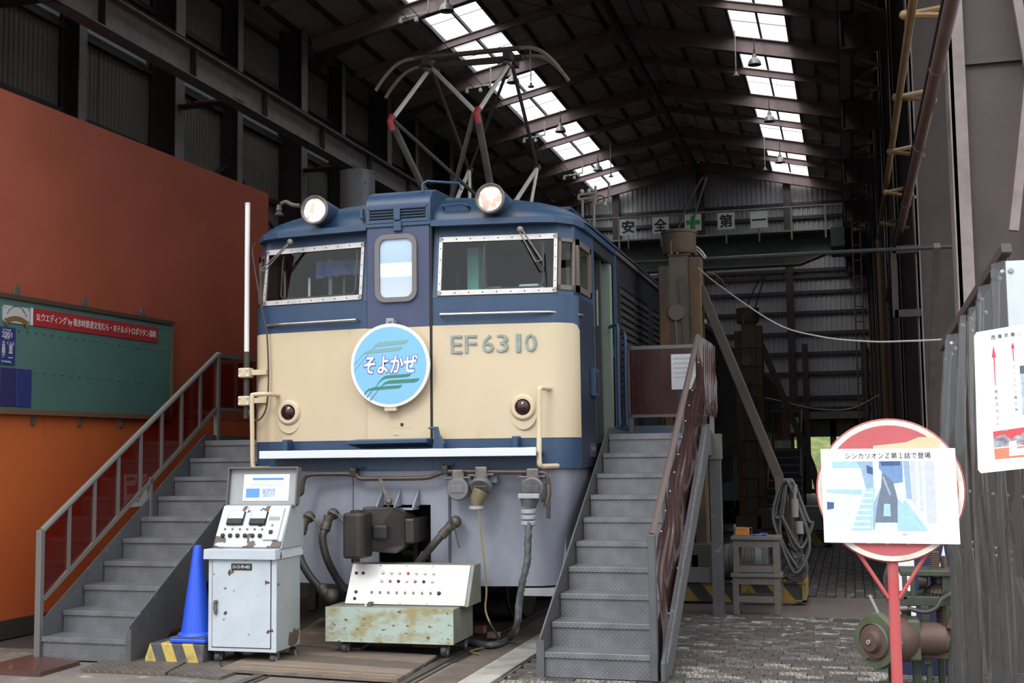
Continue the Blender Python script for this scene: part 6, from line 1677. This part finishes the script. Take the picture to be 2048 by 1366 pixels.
# ------------------------------------------------------------------ pipes along the right columns
pb = mat('brown_downpipe', (0.15, 0.082, 0.066), 0.5, 0, (0.10, 0.06, 0.05), 4)
py_ = mat('ochre_pipe', (0.22, 0.13, 0.05), 0.55, 0, (0.14, 0.085, 0.04), 4)
def X_(u, v, x): return at_x(u, v, x)
a = X_(1905, 0, .62); b = X_(1782, 540, .62)
zz = (a.z + b.z) / 2
dp = thing('downpipe', 'thick brown pipe running back along the right columns then turning down', 'pipe', (.62, 8.9, 0))
b2 = X_(1775, 590, .62)
pts = [(.62, a.y, a.z), (.62, b.y, b.z), (.62, b2.y, b2.z - .1), (.62, b2.y, .0)]
MB((.62, 8.9, 0)).tube([tuple(a + (a - b) * .15), (.62, (a.y + b.y) / 2, (a.z + b.z) / 2), pts[1]], .042, 12).build('pipe', pb, dp, True)
MB((.62, 8.9, 0)).tube(bez([pts[1], (.62, b.y + .25, b.z - .10), pts[2]], 4) + [pts[3]], .042, 12).build('pipe', pb, dp, True)
MB((.62, 8.9, 0)).tube([(.575, a.y, a.z + .02), (.575, b.y, b.z + .02)], .009, 6).build('conduit', black, dp, True)
for f in (.12, .32, .55, .8):
    y = a.y + (b.y - a.y) * f; z = a.z + (b.z - a.z) * f
    MB((.62, 8.9, 0)).tube([(.62, y - .015, z), (.62, y + .015, z)], .050, 12).build('pipe_clip', pb, dp)
xo = .50
a = X_(1826, 0, xo); b = X_(1757, 478, xo)
op = thing('ochre_pipe', 'thin ochre pipe with V-shaped brackets high along the right columns', 'pipe', (xo, 8.9, 0))
MB((xo, 8.9, 0)).tube([a + (a - b) * .25, b], .03, 8).tube([b, (b.x, b.y, b.z - .1), (b.x + .02, b.y, 0.0)], .04, 8).build('pipe', py_, op, True)
mb = MB((xo, 8.9, 0)); mc = []
for u, v in ((1808, 30), (1792, 195), (1780, 303), (1771, 385), (1766, 447)):
    p = X_(u, v, xo - .02)
    MB((xo, 8.9, 0)).tube([p, p + Vector((.30, .15, .08)), ], .022, 6).tube([p, p + Vector((.30, -.25, -.12))], .022, 6).sphere(p, .035, 6).build('pipe_bracket', py_, op, True)
# lattice of the thin ladder by the far right posts
ld = thing('wall_ladder', 'narrow rusty cage ladder on the far right wall below the crane beam', 'ladder', (.25, 33, 0))
mb = MB((.25, 33, 0))
for x in (.25, .45): mb.tube([(x, 33, 1.8), (x, 33, 7.6)], .02, 6)
mb.build('rail', rust, ld)
for k in range(14):
    MB((.25, 33, 0)).tube([(.25, 33, 2.0 + .4 * k), (.45, 33, 2.0 + .4 * k)], .015, 5).build('rung', rust, ld)
# ------------------------------------------------------------------ tie pipe and sagging cables across the aisle
Yt = 13.75
tag(MB().tube([at_y(1385, 520, Yt), at_y(1700, 503, Yt), at_y(1912, 493, Yt)], .022, 8).tube([at_y(1265, 525, Yt), at_y(1385, 520, Yt)], .018, 8).build('tie_pipe', mat('dark_tie_pipe', (0.045, 0.045, 0.048), 0.4), None, True), 'dark straight pipe spanning from the jack top to the right column', 'pipe')
tag(MB().tube(bez([at_y(1386, 528, 12.9), at_y(1440, 572, 12.4), at_y(1550, 646, 11.2), at_y(1640, 673, 9.9), at_y(1740, 683, 8.9), at_y(1820, 682, 8.1), at_y(1893, 679, 7.55)], 6), .0065, 6).build('sagging_cable', mat('pale_cable', (0.36, 0.35, 0.34), 0.5), None, True), 'pale cable sagging from the jack to the vinyl curtain', 'cable')
tag(MB().tube(bez([at_y(1500, 790, 30), at_y(1560, 802, 30), at_y(1630, 818, 30), at_y(1700, 818, 30), at_y(1760, 790, 30)], 5), .02, 5).build('far_cable', dull, None, True), 'thin far cable drooping before the back wall', 'cable')
tag(MB().tube(bez([at_y(1388, 492, 13.1), at_y(1394, 494, 13.1), at_y(1404, 503, 13.1), at_y(1412, 514, 13.1)], 4), .008, 6).tube(bez([at_y(1386, 496, 13.1), at_y(1392, 498, 13.1), at_y(1402, 508, 13.1), at_y(1410, 517, 13.1)], 4), .006, 6).build('white_hose', white, None, True), 'white bent hose beside the head of the near jack', 'hose')
sb = thing('black_sign', 'small black sign with white characters hanging from the crane girder', 'sign', at_y(1397, 508, 38.5))
MB().box((-.26, 0, -.16), (.26, .02, .16)).build('plate', black, sb)
text('lettering', '電工', white, sb, (0, -.003, .03), h=.14, ext=.001); text('lettering', '・・・・・', white, sb, (0, -.003, -.09), w=.4, ext=.001)
MB().box((-.02, .0, .16), (.02, .02, .35)).build('hanger', black, sb)

# ------------------------------------------------------------------ lamps under the roof
lampg = mat('grey_lamp_shade', (0.40, 0.385, 0.35), 0.4, 0.3, (0.17, 0.16, 0.145), 5)
def hang(u, v, drop):
    """the point on the line of sight that hangs DROP below the roof"""
    a, b = 12.0, 44.0
    for _ in range(40):
        m = (a + b) / 2; q = at_y(u, v, m)
        if q.z < roof_z(q.x) - drop: a = m
        else: b = m
    return at_y(u, v, (a + b) / 2)
def bell(u, v, Y, lab):
    p = hang(u, v, .95); h = .55
    t = thing('bell_lamp', lab, 'lamp', p, 0, 'bell lamps under the roof')
    MB().lathe([(.03, .19), (.05, .18), (.055, .10), (.10, .065), (.14, .0), (.155, -.07), (.148, -.07), (.135, 0), (.03, .075)], (0, 0, 0), 'z', 24, False).build('shade', lampg, t, True)
    MB().sphere((0, 0, -.015), .062, 8, (1, 1, .9)).build('bulb', mat('dark_bulb', (0.05, 0.05, 0.05), 0.2) if 'dark_bulb' not in MATS else MATS['dark_bulb'], t, True)
    MB().tube([(0, 0, .18), (0, 0, .30)], .022, 8).tube([(0, 0, .28), (0, 0, h)], .012, 6).build('stem', steel_dk, t)
    return t
ys = FRAMES
for u, v, Y, lab in ((893, 16, 22.2, 'bell lamp nearest in the left skylight row'), (1026, 160, 26.6, 'bell lamp behind the pantograph in the left skylight row'), (1121, 259, 31.6, 'third bell lamp of the left skylight row'), (1196, 337, 36.6, 'farthest bell lamp of the left skylight row'),
                     (1509, 124, 26.6, 'nearest bell lamp of the right skylight row'), (1539, 238, 31.6, 'middle bell lamp of the right skylight row'), (1560, 321, 36.6, 'farthest bell lamp of the right skylight row')):
    bell(u, v, Y, lab)
def pend(u, v, Y, lab):
    p = hang(u, v, 1.35); h = 1.05
    t = thing('pendant_lamp', lab, 'lamp', p, 0, 'small white pendant lamps')
    MB().lathe([(.02, .09), (.03, .065), (.035, .02), (.075, .0), (.075, -.03), (.01, -.03)], (0, 0, 0), 'z', 16).build('shade', mat('pendant_white', (0.5, 0.49, 0.45), 0.5) if 'pendant_white' not in MATS else MATS['pendant_white'], t, True)
    MB().tube([(0, 0, .12), (0, 0, max(.3, h))], .014, 6).build('rod', MATS['pendant_white'], t)
for u, v, Y, lab in ((1472, 150, 26.3, 'small white pendant lamp left of the nearest right bell lamp'), (1530, 339, 36.2, 'small white pendant lamp left of the farthest right bell lamp'), (1062, 172, 26.9, 'small white pendant lamp behind the pantograph head'), (1222, 352, 36.9, 'small white pendant lamp beside the farthest left bell lamp')):
    pend(u, v, Y, lab)
for u, v, Y, nm in ((828, 33, 22.0, 'nearest'), (957, 175, 26.4, 'second'), (1068, 276, 31.4, 'third'), (1146, 351, 36.4, 'farthest')):
    p = hang(u, v, .75)
    t = thing('insulator_bracket', 'pale wire bracket with two insulators along the left skylights, %s of four' % nm, 'bracket', p, 0, 'wire brackets by the left skylights')
    MB().bar((-.32, 0, 0), (.32, 0, .06), .03, .05).bar((.32, 0, .06), (.32, 0, roof_z(p.x) - p.z - .3), .03, .03).build('arm', mat('pale_bracket', (0.36, 0.345, 0.315), 0.5) if 'pale_bracket' not in MATS else MATS['pale_bracket'], t)
    for dx in (-.30, .05): MB().lathe([(.03, -.02), (.05, -.06), (.05, -.12), (.03, -.14), (.03, -.02)], (dx, 0, 0), 'z', 10).build('insulator', MATS['pale_bracket'], t, True)
mb = MB()
for k, (u, v) in enumerate(((823, 40), (845, 34))):
    mb.tube([at_y(u - 66, v - 60, 18), at_y(u, v + 6, 22), at_y(952 + 22 * k, 181, 26.4), at_y(1062 + 16 * k, 282, 31.4), at_y(1142 + 10 * k, 356, 36.4)], .008, 5)
tag(stuff(mb.build('overhead_wires', black)), 'thin overhead wires strung along the left skylights', 'wires')

# ------------------------------------------------------------------ round red sign with the printed notice
signred = mat('faded_sign_red', (0.52, 0.115, 0.125), 0.5, 0, (0.47, 0.10, 0.11), 5)
signw = mat('cream_sign_border', (0.72, 0.68, 0.60), 0.5, 0, (0.55, 0.46, 0.36), 8, (0.5, 0.8))
polem = mat('pink_red_pole', (0.48, 0.07, 0.075), 0.45, 0, (0.42, 0.10, 0.10), 8)
SG = Vector((.151, 5.32, 0))
sg = thing('stop_sign', 'round red sign on a red pole, mostly covered by a printed notice', 'sign', SG)
zc, rr = 1.375, .288
MB().lathe([(.001, 0), (rr, 0), (rr, .012), (.001, .012)], (0, 0, zc), 'y', 56).build('disc', signw, sg)
MB().lathe([(rr - .022, -.0015), (rr - .022, .0), (.001, .0), (.001, -.0015)], (0, 0, zc), 'y', 56).build('red_face', signred, sg)
MB().lathe([(rr + .002, .002), (rr + .006, .006), (rr + .002, .012), (rr - .004, .013)], (0, 0, zc), 'y', 56, False).build('red_rim', polem, sg)
text('lettering', 'とまれ', white, sg, (.0, -.004, zc - .16), w=.26, h=.12, bold=.004, ext=.0008)
MB().prism([(-.06, zc + .182), (.07, zc + .195), (.12, zc + .215), (.185, zc + .215), (.205, zc + .165), (-.06, zc + .165)], 'y', -.006, -.003).build('cream_tape', mat('cream_tape', (0.66, 0.52, 0.33), 0.6), sg, bevel=.002)
MB().tube([(0, .035, zc + .2), (0, .035, 0)], .0225, 14).build('pole', polem, sg, True)
MB().tube([(-.145, .03, zc - .24), (-.02, .03, zc - .44)], .008, 8).tube([(.145, .03, zc - .24), (.02, .03, zc - .44)], .008, 8).build('brace', polem, sg, True)
MB().lathe([(.16, 0), (.18, .02), (.17, .05), (.05, .09), (.03, .10)], (0, .035, 0), 'z', 24).build('foot', mat('sign_foot', (0.06, 0.06, 0.06), 0.6), sg, True)
nt = thing('printed_notice', 'white notice with a bluish photo print fixed over the round red sign', 'notice', (.146, 5.30, 1.355))
nw, nh = .263, .192
TL = Matrix.Rotation(R(.5), 4, 'Y')
MB().loft([[(-nw, 0, -nh), (nw + .004, 0, -nh - .004), (nw, 0, nh - .003), (-nw - .002, 0, nh)], [(-nw, .004, -nh), (nw + .004, .004, -nh - .004), (nw, .004, nh - .003), (-nw - .002, .004, nh)]], True, True).build('sheet', mat('notice_white', (0.86, 0.875, 0.88), 0.5), nt)
text('heading', 'シンカリオンＺ第１話で登場', ink, nt, (-.0, -.0015, nh - .030), w=.335, h=.025, ext=.0003)
KP = 2 * nw / 1770.0
def np_(x, y, d): return ((x - 900) * KP, -d, nh - (y - 38) * KP * (2 * nh / (1225 * KP)) )
def flat(nm, q, c, d):
    MB().loft([[np_(x, y, d) for x, y in q], [np_(x, y, d - .0003) for x, y in q]], True, True).build(nm, c, nt)
def pc(nm, c): return mat('print_' + nm, c, 0.6, 0, tuple(min(.92, k * 1.15 + .02) for k in c), 40)
ph = pc('pale', (.58, .70, .78)); p_w = pc('white', (.80, .82, .83)); p_lb = pc('light_blue', (.33, .53, .70)); p_mb = pc('mid_blue', (.14, .25, .46)); p_db = pc('deep_blue', (.045, .085, .22)); p_gr = pc('grey_blue', (.13, .17, .23)); p_lv = pc('lavender', (.50, .53, .66)); p_st = pc('steel', (.27, .38, .52))
flat('photo', [(68, 205), (1510, 205), (1510, 1105), (68, 1105)], ph, .0008)
flat('photo_piece', [(160, 205), (470, 205), (540, 290), (160, 290)], p_lb, .0012)
flat('photo_piece', [(480, 205), (700, 205), (700, 560), (600, 560), (540, 300)], p_st, .0012)
flat('photo_piece', [(615, 250), (700, 290), (700, 380), (620, 360)], p_db, .0016)
flat('photo_piece', [(70, 300), (520, 305), (530, 570), (70, 570)], p_w, .0014)
flat('photo_piece', [(70, 570), (540, 575), (540, 640), (70, 605)], p_lb, .0016)
flat('photo_piece', [(780, 205), (1090, 205), (1090, 480), (950, 500), (780, 300)], p_mb, .0012)
flat('photo_piece', [(800, 210), (1060, 210), (1060, 260), (820, 270)], p_db, .0016)
flat('photo_piece', [(820, 350), (960, 470), (1010, 700), (1000, 1000), (690, 1000), (720, 800), (800, 540)], p_gr, .0016)
flat('photo_piece', [(600, 560), (720, 545), (655, 1100), (390, 1100)], p_lb, .0015)
for k in range(7):
    y = 600 + 75 * k; flat('photo_step', [(585 - 30 * k, y), (690 - 8 * k, y), (686 - 8 * k, y + 26), (575 - 30 * k, y + 26)], ph, .0019)
flat('photo_piece', [(800, 540), (740, 780), (690, 1090), (670, 1090), (700, 740)], p_st, .0020)
flat('photo_piece', [(840, 400), (930, 640), (905, 650), (820, 420)], p_st, .0021)
flat('photo_piece', [(830, 760), (910, 760), (915, 920), (815, 920)], p_lb, .0020)
flat('photo_piece', [(1000, 700), (1120, 720), (1390, 1105), (1000, 1105)], p_lb, .0014)
flat('photo_piece', [(970, 520), (1070, 500), (1110, 620), (1080, 770), (1020, 700)], ph, .0022)
flat('photo_piece', [(1100, 205), (1180, 205), (1200, 700), (1130, 690)], p_st, .0013)
flat('photo_piece', [(1195, 205), (1260, 205), (1255, 790), (1205, 760)], p_lv, .0013)
flat('photo_piece', [(1300, 205), (1340, 205), (1340, 860), (1305, 850)], p_lv, .0013)
flat('photo_piece', [(1370, 205), (1505, 205), (1505, 1005), (1390, 1005)], p_lv, .0013)
flat('photo_piece', [(70, 730), (165, 740), (160, 820), (70, 835)], p_db, .0016)
text('footnote', '・・・展示・・・', MATS['faint_grey_print'], nt, (.06, -.0015, -nh + .035), w=.10, ext=.0002)

# ------------------------------------------------------------------ vinyl curtain of the booth at the right, its frame and the guide board
A = Vector(at_y(1887, 702, 7.5)); A2 = A.copy()
B = Vector(at_y(2014, 508, 6.35)); C = B + Vector((.45, -.1, -.02))
bt = thing('vinyl_curtain', 'dark transparent vinyl curtain with white press studs hung on a brown bar', 'curtain', (A.x, A.y, 0))
cf = sheet_mat('smoky_vinyl', (0.50, 0.50, 0.50), 0.03, 0.05, diffuse=(0.085, 0.083, 0.08), dmix=0.3)
off = Vector((A.x, A.y, 0))
MB(off).bar(A + Vector((0, 0, .02)), B + Vector((0, 0, .03)), .05, .05).build('top_bar', mat('brown_curtain_bar', (0.06, 0.04, 0.037), 0.6), bt, bevel=.005)
rings = []
n1 = 140
def ctop(f): return A + (B - A) * f
for i in range(n1 + 1):
    f = i / n1; q = []
    T_ = ctop(f)
    for k in range(16):
        g_ = k / 15; z = T_.z * (1 - g_) + .02 * g_
        wv = (.025 + .03 * g_) * math.sin(f * 26 + 1.5 * math.sin(g_ * 2.2)) + .02 * math.sin(f * 61 + g_ * 3) + .006 * g_ * math.sin(f * 150 + 4 * math.sin(g_ * 7))
        d = (B - A).normalized(); nn_ = Vector((-d.y, d.x, 0)).normalized()
        bulge = .05 * math.sin(min(1, g_ * 1.6) * math.pi) * (1 - f) if g_ < .62 else 0
        q.append(T_ * 1 + nn_ * wv + Vector((-bulge, 0, z - T_.z)))
    rings.append(q)
MB(off).loft(rings, False).build('vinyl_sheet', cf, bt, True)
mb = MB(off); d = (B - A).normalized(); nn_ = Vector((-d.y, d.x, 0)).normalized()
for f in [i / 15 for i in range(16)]:
    p = ctop(f); wv = .025 * math.sin(f * 26) + .02 * math.sin(f * 61)
    mb.sphere(p + nn_ * (wv + .012) + Vector((0, 0, -.05)), .012, 5)
for z in (1.30, 1.02, .98):
    for f in (.15, .34, .5, .7, .9):
        p = ctop(f); mb.sphere(Vector((p.x, p.y, z)) + nn_ * .06, .009, 5)
stuff(mb.build('press_studs', white, bt))
MB(off).box((A.x - .005, A.y + .02, 0), (A.x + .035, A.y + .06, A.z)).build('frame_post', mat('grey_frame_post', (0.08, 0.082, 0.085), 0.5), bt)
for f, g0, g1 in ((.3, .75, .55), (.55, .35, .05), (.75, .9, .02)):     # pale folds of slack sheet
    p = ctop(f); q = [Vector((p.x, p.y, g0)) + nn_ * .07, Vector((p.x + .02, p.y, g0 - .3 * (g0 - g1))) + nn_ * .10, Vector((p.x + .05, p.y, g1)) + nn_ * .08]
    MB(off).loft([[x - Vector((.012, 0, 0)) for x in bez(q, 4)], [x + nn_ * .02 for x in bez(q, 4)], [x + Vector((.016, 0, 0)) for x in bez(q, 4)]], False).build('sheet_fold', mat('pale_fold', (0.42, 0.42, 0.42), 0.3) if 'pale_fold' not in MATS else MATS['pale_fold'], bt, True)
# bright metal panel beside it
pa = at_y(2011, 522, 6.3)
mp = thing('metal_panel', 'bright aluminium panel with a bolt at the right edge above the guide board', 'panel', (pa.x, 6.3, 0))
MB().box((.08, 0, 0), (.6, .03, 1.9)).build('lower_sheet', mat('dull_grey_sheet', (0.10, 0.102, 0.105), 0.5), mp)
MB().box((0, 0, 1.9), (.6, .03, pa.z)).build('sheet', mat('bright_aluminium', (0.52, 0.55, 0.60), 0.3, 0.6, (0.66, 0.69, 0.73), 2), mp)
q = at_y(2022, 541, 6.29) - Vector((pa.x, 6.3, 0)); MB().lathe([(.001, -.012), (.012, -.01), (.014, 0), (.014, .01)], (q.x, -.005, q.z), 'y', 12).build('bolt', grey_metal, mp, True)
# guide board
ga = [at_y(u, v, 6.05) for u, v in ((1948, 662), (2048, 652), (2056, 945), (1955, 947))]
go = ga[3]
gbd = thing('guide_board', 'white guide board with red up arrows tied to the vinyl curtain', 'sign', (go.x, go.y, go.z))
KX_ = (ga[1] - ga[0]) / 100.0; KZ = (ga[3] - ga[0]) / 285.0
def gpt(u, v, d=0):                              # board point from close-view pixels, d in front of the face
    f = (v - 657) / 290.0; x0_ = 1948 + 7 * f
    return ga[0] + KX_ * (u - x0_) + (ga[3] - ga[0]) * f + Vector((0, -d, 0))
cr_ = [gpt(1948, 668), gpt(1953, 660), gpt(2090, 650), gpt(2100, 942), gpt(1962, 947), gpt(1956, 940)]
MB(go).loft([cr_, [p + Vector((0, .006, 0)) for p in cr_]], True, True).build('board', mat('guide_white', (0.80, 0.81, 0.82), 0.35), gbd)
def gflat(nm, q, m, d=.001):
    MB(go).loft([[gpt(u, v, d) for u, v in q], [gpt(u, v, d - .0004) for u, v in q]], True, True).build(nm, m, gbd)
pink = mat('arrow_pink_red', (0.62, 0.06, 0.075), 0.5)
gflat('arrow', [(1987, 690), (1992, 715), (1989.5, 715), (1991.5, 772), (1990, 772), (1987, 715), (1983.5, 715)], pink)
gflat('arrow', [(2025, 687), (2029.5, 700), (2027, 700), (2028, 726), (2026.5, 726), (2024.5, 700), (2021.5, 700)], pink)
for i, ch in enumerate('西展示館に'):
    p = gpt(1986.5 + 13 * i, 674 - .8 * i, .002) - go; text('lettering', ch, ink if i < 4 else MATS['faint_grey_print'], gbd, p, w=.017 if i < 5 else None, h=.019, ext=.0003, bold=.0004)
for i, ch in enumerate('撮影スポット'):
    p = gpt(1992 + .8 * i, 784 + 13.3 * i, .002) - go; text('lettering', ch, mat('grey_print_ink', (0.25, 0.25, 0.26), 0.6) if i == 0 else MATS['grey_print_ink'], gbd, p, h=.014, ext=.0003)
for i, ch in enumerate('プリントシール機'):
    c_ = '｜' if ch == 'ー' else ch
    p = gpt(2027.5 + .7 * i, 738 + 12.3 * i, .002) - go; text('lettering', c_, MATS['grey_print_ink'], gbd, p, h=.012, w=.011 if ch == 'ー' else None, ext=.0003)
gflat('photo', [(2040, 737), (2095, 735), (2095, 836), (2045, 836)], mat('machine_photo', (0.18, 0.36, 0.62), 0.5, 0, (0.55, 0.66, 0.75), 26))
gflat('photo_top', [(2039, 737), (2095, 734), (2095, 752), (2040, 753)], mat('photo_dark', (0.10, 0.11, 0.14), 0.5), .0015)
gflat('photo', [(1986, 865), (2095, 858), (2095, 895), (1988, 897)], mat('colourful_photo', (0.16, 0.12, 0.16), 0.5, 0, (0.55, 0.62, 0.68), 30, spots=(0.6, 0.08, 0.09), spot_scale=14, spot_thr=(.52, .56)))
gflat('photo', [(1988, 900), (2095, 897), (2095, 920), (1990, 921)], mat('orange_photo', (0.66, 0.24, 0.14), 0.5, 0, (0.58, 0.2, 0.12), 10))
gflat('photo_board', [(2018, 888), (2032, 886), (2034, 903), (2050, 902), (2050, 916), (2018, 917)], paper, .0018)

# navy board with a white arrow behind the hand jack
nb = thing('navy_board', 'dark navy board with a white arrow behind the green screw jack', 'sign', at_y(1882, 1165, 9.0))
nb.location.z = 0
x_ = nb.location.x
MB().box((-.30, 0, .0), (.12, .02, 1.0)).build('board', mat('navy_board_paint', (0.012, 0.018, 0.05), 0.5), nb)
qa = [at_y(u, v, 8.99) - Vector((x_, 9.0, 0)) for u, v in ((1887, 1090), (1896, 1143), (1877, 1143))]
MB().loft([[(q.x, -.003, q.z) for q in qa], [(q.x, -.001, q.z) for q in qa]], True, True).build('arrow', white, nb)
MB().box((-.28, -.003, .33), (-.17, -.001, .86)).build('white_patch', white, nb)

# ------------------------------------------------------------------ old green screw jack at the right
mg = mat('old_machine_green', (0.048, 0.060, 0.040), 0.55, 0, (0.032, 0.036, 0.027), 6, spots=(0.075, 0.05, 0.035), spot_scale=9, spot_thr=(0.58, 0.66))
mgl = mat('pale_machine_green', (0.082, 0.098, 0.052), 0.55, 0, (0.05, 0.062, 0.036), 9, spots=(0.10, 0.075, 0.055), spot_scale=12, spot_thr=(0.58, 0.64))
mr_ = mat('machine_rust', (0.11, 0.062, 0.045), 0.6, 0.1, (0.075, 0.048, 0.04), 9)
MY = 8.15
sj = thing('screw_jack', 'old green screw jack with a big flanged hand-wheel hub behind the red sign', 'jack', (.36, MY, 0))
def J(u, v, d=0.0): return at_y(u, v, MY + d) - Vector((.36, MY, 0))
def jb(nm, ua, va, ub, vb, d0, d1, m, bev=.006):
    a, b = J(ua, vb, d0), J(ub, va, d0)
    return MB().box((a.x, d0, a.z), (b.x, d1, b.z)).build(nm, m, sj, bevel=bev)
jb('top_plate', 1800, 1142, 1912, 1152, .0, .30, mg)
jb('upper_leg', 1806, 1152, 1814, 1200, .0, .05, mg); jb('upper_leg', 1822, 1152, 1830, 1196, .0, .05, mg); jb('upper_leg', 1886, 1150, 1912, 1200, .02, .06, mg)
jb('middle_plate', 1800, 1194, 1902, 1212, .0, .30, mg)
jb('column_leg', 1846, 1212, 1858, 1330, .0, .05, mg); jb('column_leg', 1898, 1212, 1903, 1390, .0, .05, mg); jb('back_leg', 1806, 1212, 1822, 1320, .22, .27, mg)
jb('lower_plate', 1808, 1306, 1896, 1316, -.02, .3, mr_)
jb('leg', 1828, 1316, 1842, 1400, .02, .08, mg); jb('leg', 1856, 1316, 1864, 1400, .02, .08, mg); jb('leg', 1880, 1316, 1890, 1400, .20, .26, mg)
s_ = J(1868, 1115, .14)
prof = []
def screw(cx, cy, z0, z1, r, pitch):
    mb = MB(); pr = [(r * .8, z0)]; z = z0
    while z < z1:
        pr += [(r, z + pitch * .25), (r, z + pitch * .5), (r * .84, z + pitch * .75), (r * .84, z + pitch)]; z += pitch
    pr.append((.001, z)); return mb.lathe(pr, (cx, cy, 0), 'z', 18)
screw(s_.x, .14, .70, .885, .031, .014).build('screw', mr_, sj)
screw(s_.x + .03, .14, .36, .66, .034, .014).build('screw', mr_, sj)
mb = MB().lathe([(.04, .615), (.085, .618), (.105, .645), (.10, .665), (.05, .70), (.05, .73), (.08, .74), (.08, .775)], (s_.x + .03, .12, 0), 'z', 28)
mb.build('bevel_gear', mat('gear_steel', (0.055, 0.042, 0.036), 0.4, 0.4), sj)
g2_ = MB()
for k in range(28):
    a = 2 * math.pi * k / 28; c = Vector((s_.x + .03 + .098 * math.cos(a), .12 + .098 * math.sin(a), .645)); g2_.cbox(c, (.012, .012, .034), None)
stuff(g2_.build('gear_teeth', MATS['gear_steel'], sj))
MB().lathe([(.02, -.03), (.06, -.03), (.045, .02), (.02, .03)], (J(1846, 1162, .05).x, .06, .72), 'x', 20).build('pinion', MATS['gear_steel'], sj)
# flange hub on the left
hc = J(1768, 1280, -.10)
HM = Matrix.Translation((hc.x, -.10, hc.z)) @ Matrix.Rotation(R(-42), 4, 'Z') @ Matrix.Scale(1.38, 4) @ Matrix.Translation((-hc.x, .10, -hc.z))
def turned(mb):
    mb.v = [HM @ p for p in mb.v]; return mb
turned(MB().prism([(hc.x + .115 * math.cos(2 * math.pi * k / 40) * (1 + .10 * (abs(math.cos(2 * (2 * math.pi * k / 40))) ** 6)), hc.z + .115 * math.sin(2 * math.pi * k / 40) * (1 + .10 * (abs(math.cos(2 * (2 * math.pi * k / 40))) ** 6))) for k in range(40)], 'y', -.16, -.12)).build('flange', mgl, sj, bevel=.006)
turned(MB().lathe([(.078, -.175), (.078, -.16), (.07, -.155)], (hc.x, 0, hc.z), 'y', 28, False)).build('hub_ring', mat('grey_green_ring', (0.16, 0.19, 0.17), 0.45), sj, True)
turned(MB().lathe([(.001, -.20), (.012, -.20), (.014, -.198), (.04, -.196), (.046, -.185), (.052, -.175), (.075, -.170), (.075, -.16)], (hc.x, 0, hc.z), 'y', 28, False)).build('hub', mr_, sj, True)
turned(MB().lathe([(.004, -.206), (.010, -.206), (.010, -.198)], (hc.x, 0, hc.z), 'y', 14, False)).build('hub_center', grey_metal, sj)
turned(MB().lathe([(.105, -.12), (.105, .02), (.09, .04), (.001, .04)], (hc.x + .01, 0, hc.z), 'y', 30)).build('drum', mr_, sj, True)
b0 = J(1812, 1235), J(1842, 1318)
MB().box((b0[0].x, -.10, b0[1].z), (b0[1].x, .10, b0[0].z)).build('gear_case', mgl, sj, bevel=.015)
MB().lathe([(.001, .18), (.08, .15), (.10, .1), (.10, -.05)], (b0[1].x + .0, 0, (b0[0].z + b0[1].z) / 2), 'x', 24).build('case_dome', mr_, sj, True)
for i in range(len(sj.children[-1].data.vertices)): pass
MB().tube([J(1739, 1190, -.14), J(1757, 1228, -.14)], .009, 8).build('lever', grey_metal, sj, True)
MB().tube([J(1730, 1318, -.14), J(1742, 1309, -.14)], .008, 8).build('stub_rod', mr_, sj, True)
MB().tube(bez([J(1815, 1217, -.06), J(1850, 1224, -.08), J(1872, 1216, -.08), J(1884, 1198, -.06), J(1902, 1187, .0)], 6), .014, 8).build('hose', rubber, sj, True)
MB().tube([J(1778, 1218, -.06), J(1815, 1217, -.06)], .018, 10).build('hose_end', dull, sj, True)
MB().tube(bez([J(1776, 1132, .05), J(1770, 1160, .05), J(1778, 1200, .05), J(1784, 1215, .05)], 6), .012, 8).build('cable', rubber, sj, True)
MB().tube([J(1886, 1112, .2), J(1889, 1142, .2)], .02, 8).build('handle_stub', mr_, sj, True)
MB().prism([(J(1896, 1212).x, J(1896, 1240).z), (J(1906, 1212).x, J(1896, 1220).z), (J(1903, 1212).x, J(1896, 1256).z), (J(1890, 1212).x, J(1896, 1256).z)], 'y', -.02, .02).build('wedge', mr_, sj)
MB().lathe([(.02, -.03), (.09, -.03), (.09, .03), (.02, .03)], (J(1790, 1340).x, .0, .10), 'x', 20).build('roller', black, sj, True)
MB().box((J(1775, 1310).x, -.03, .08), (J(1785, 1310).x, .03, .28)).build('roller_fork', mg, sj)
MB().box((J(1760, 1390).x, -.05, .0), (J(1905, 1390).x, .32, .05)).build('bottom_plate', mg, sj)
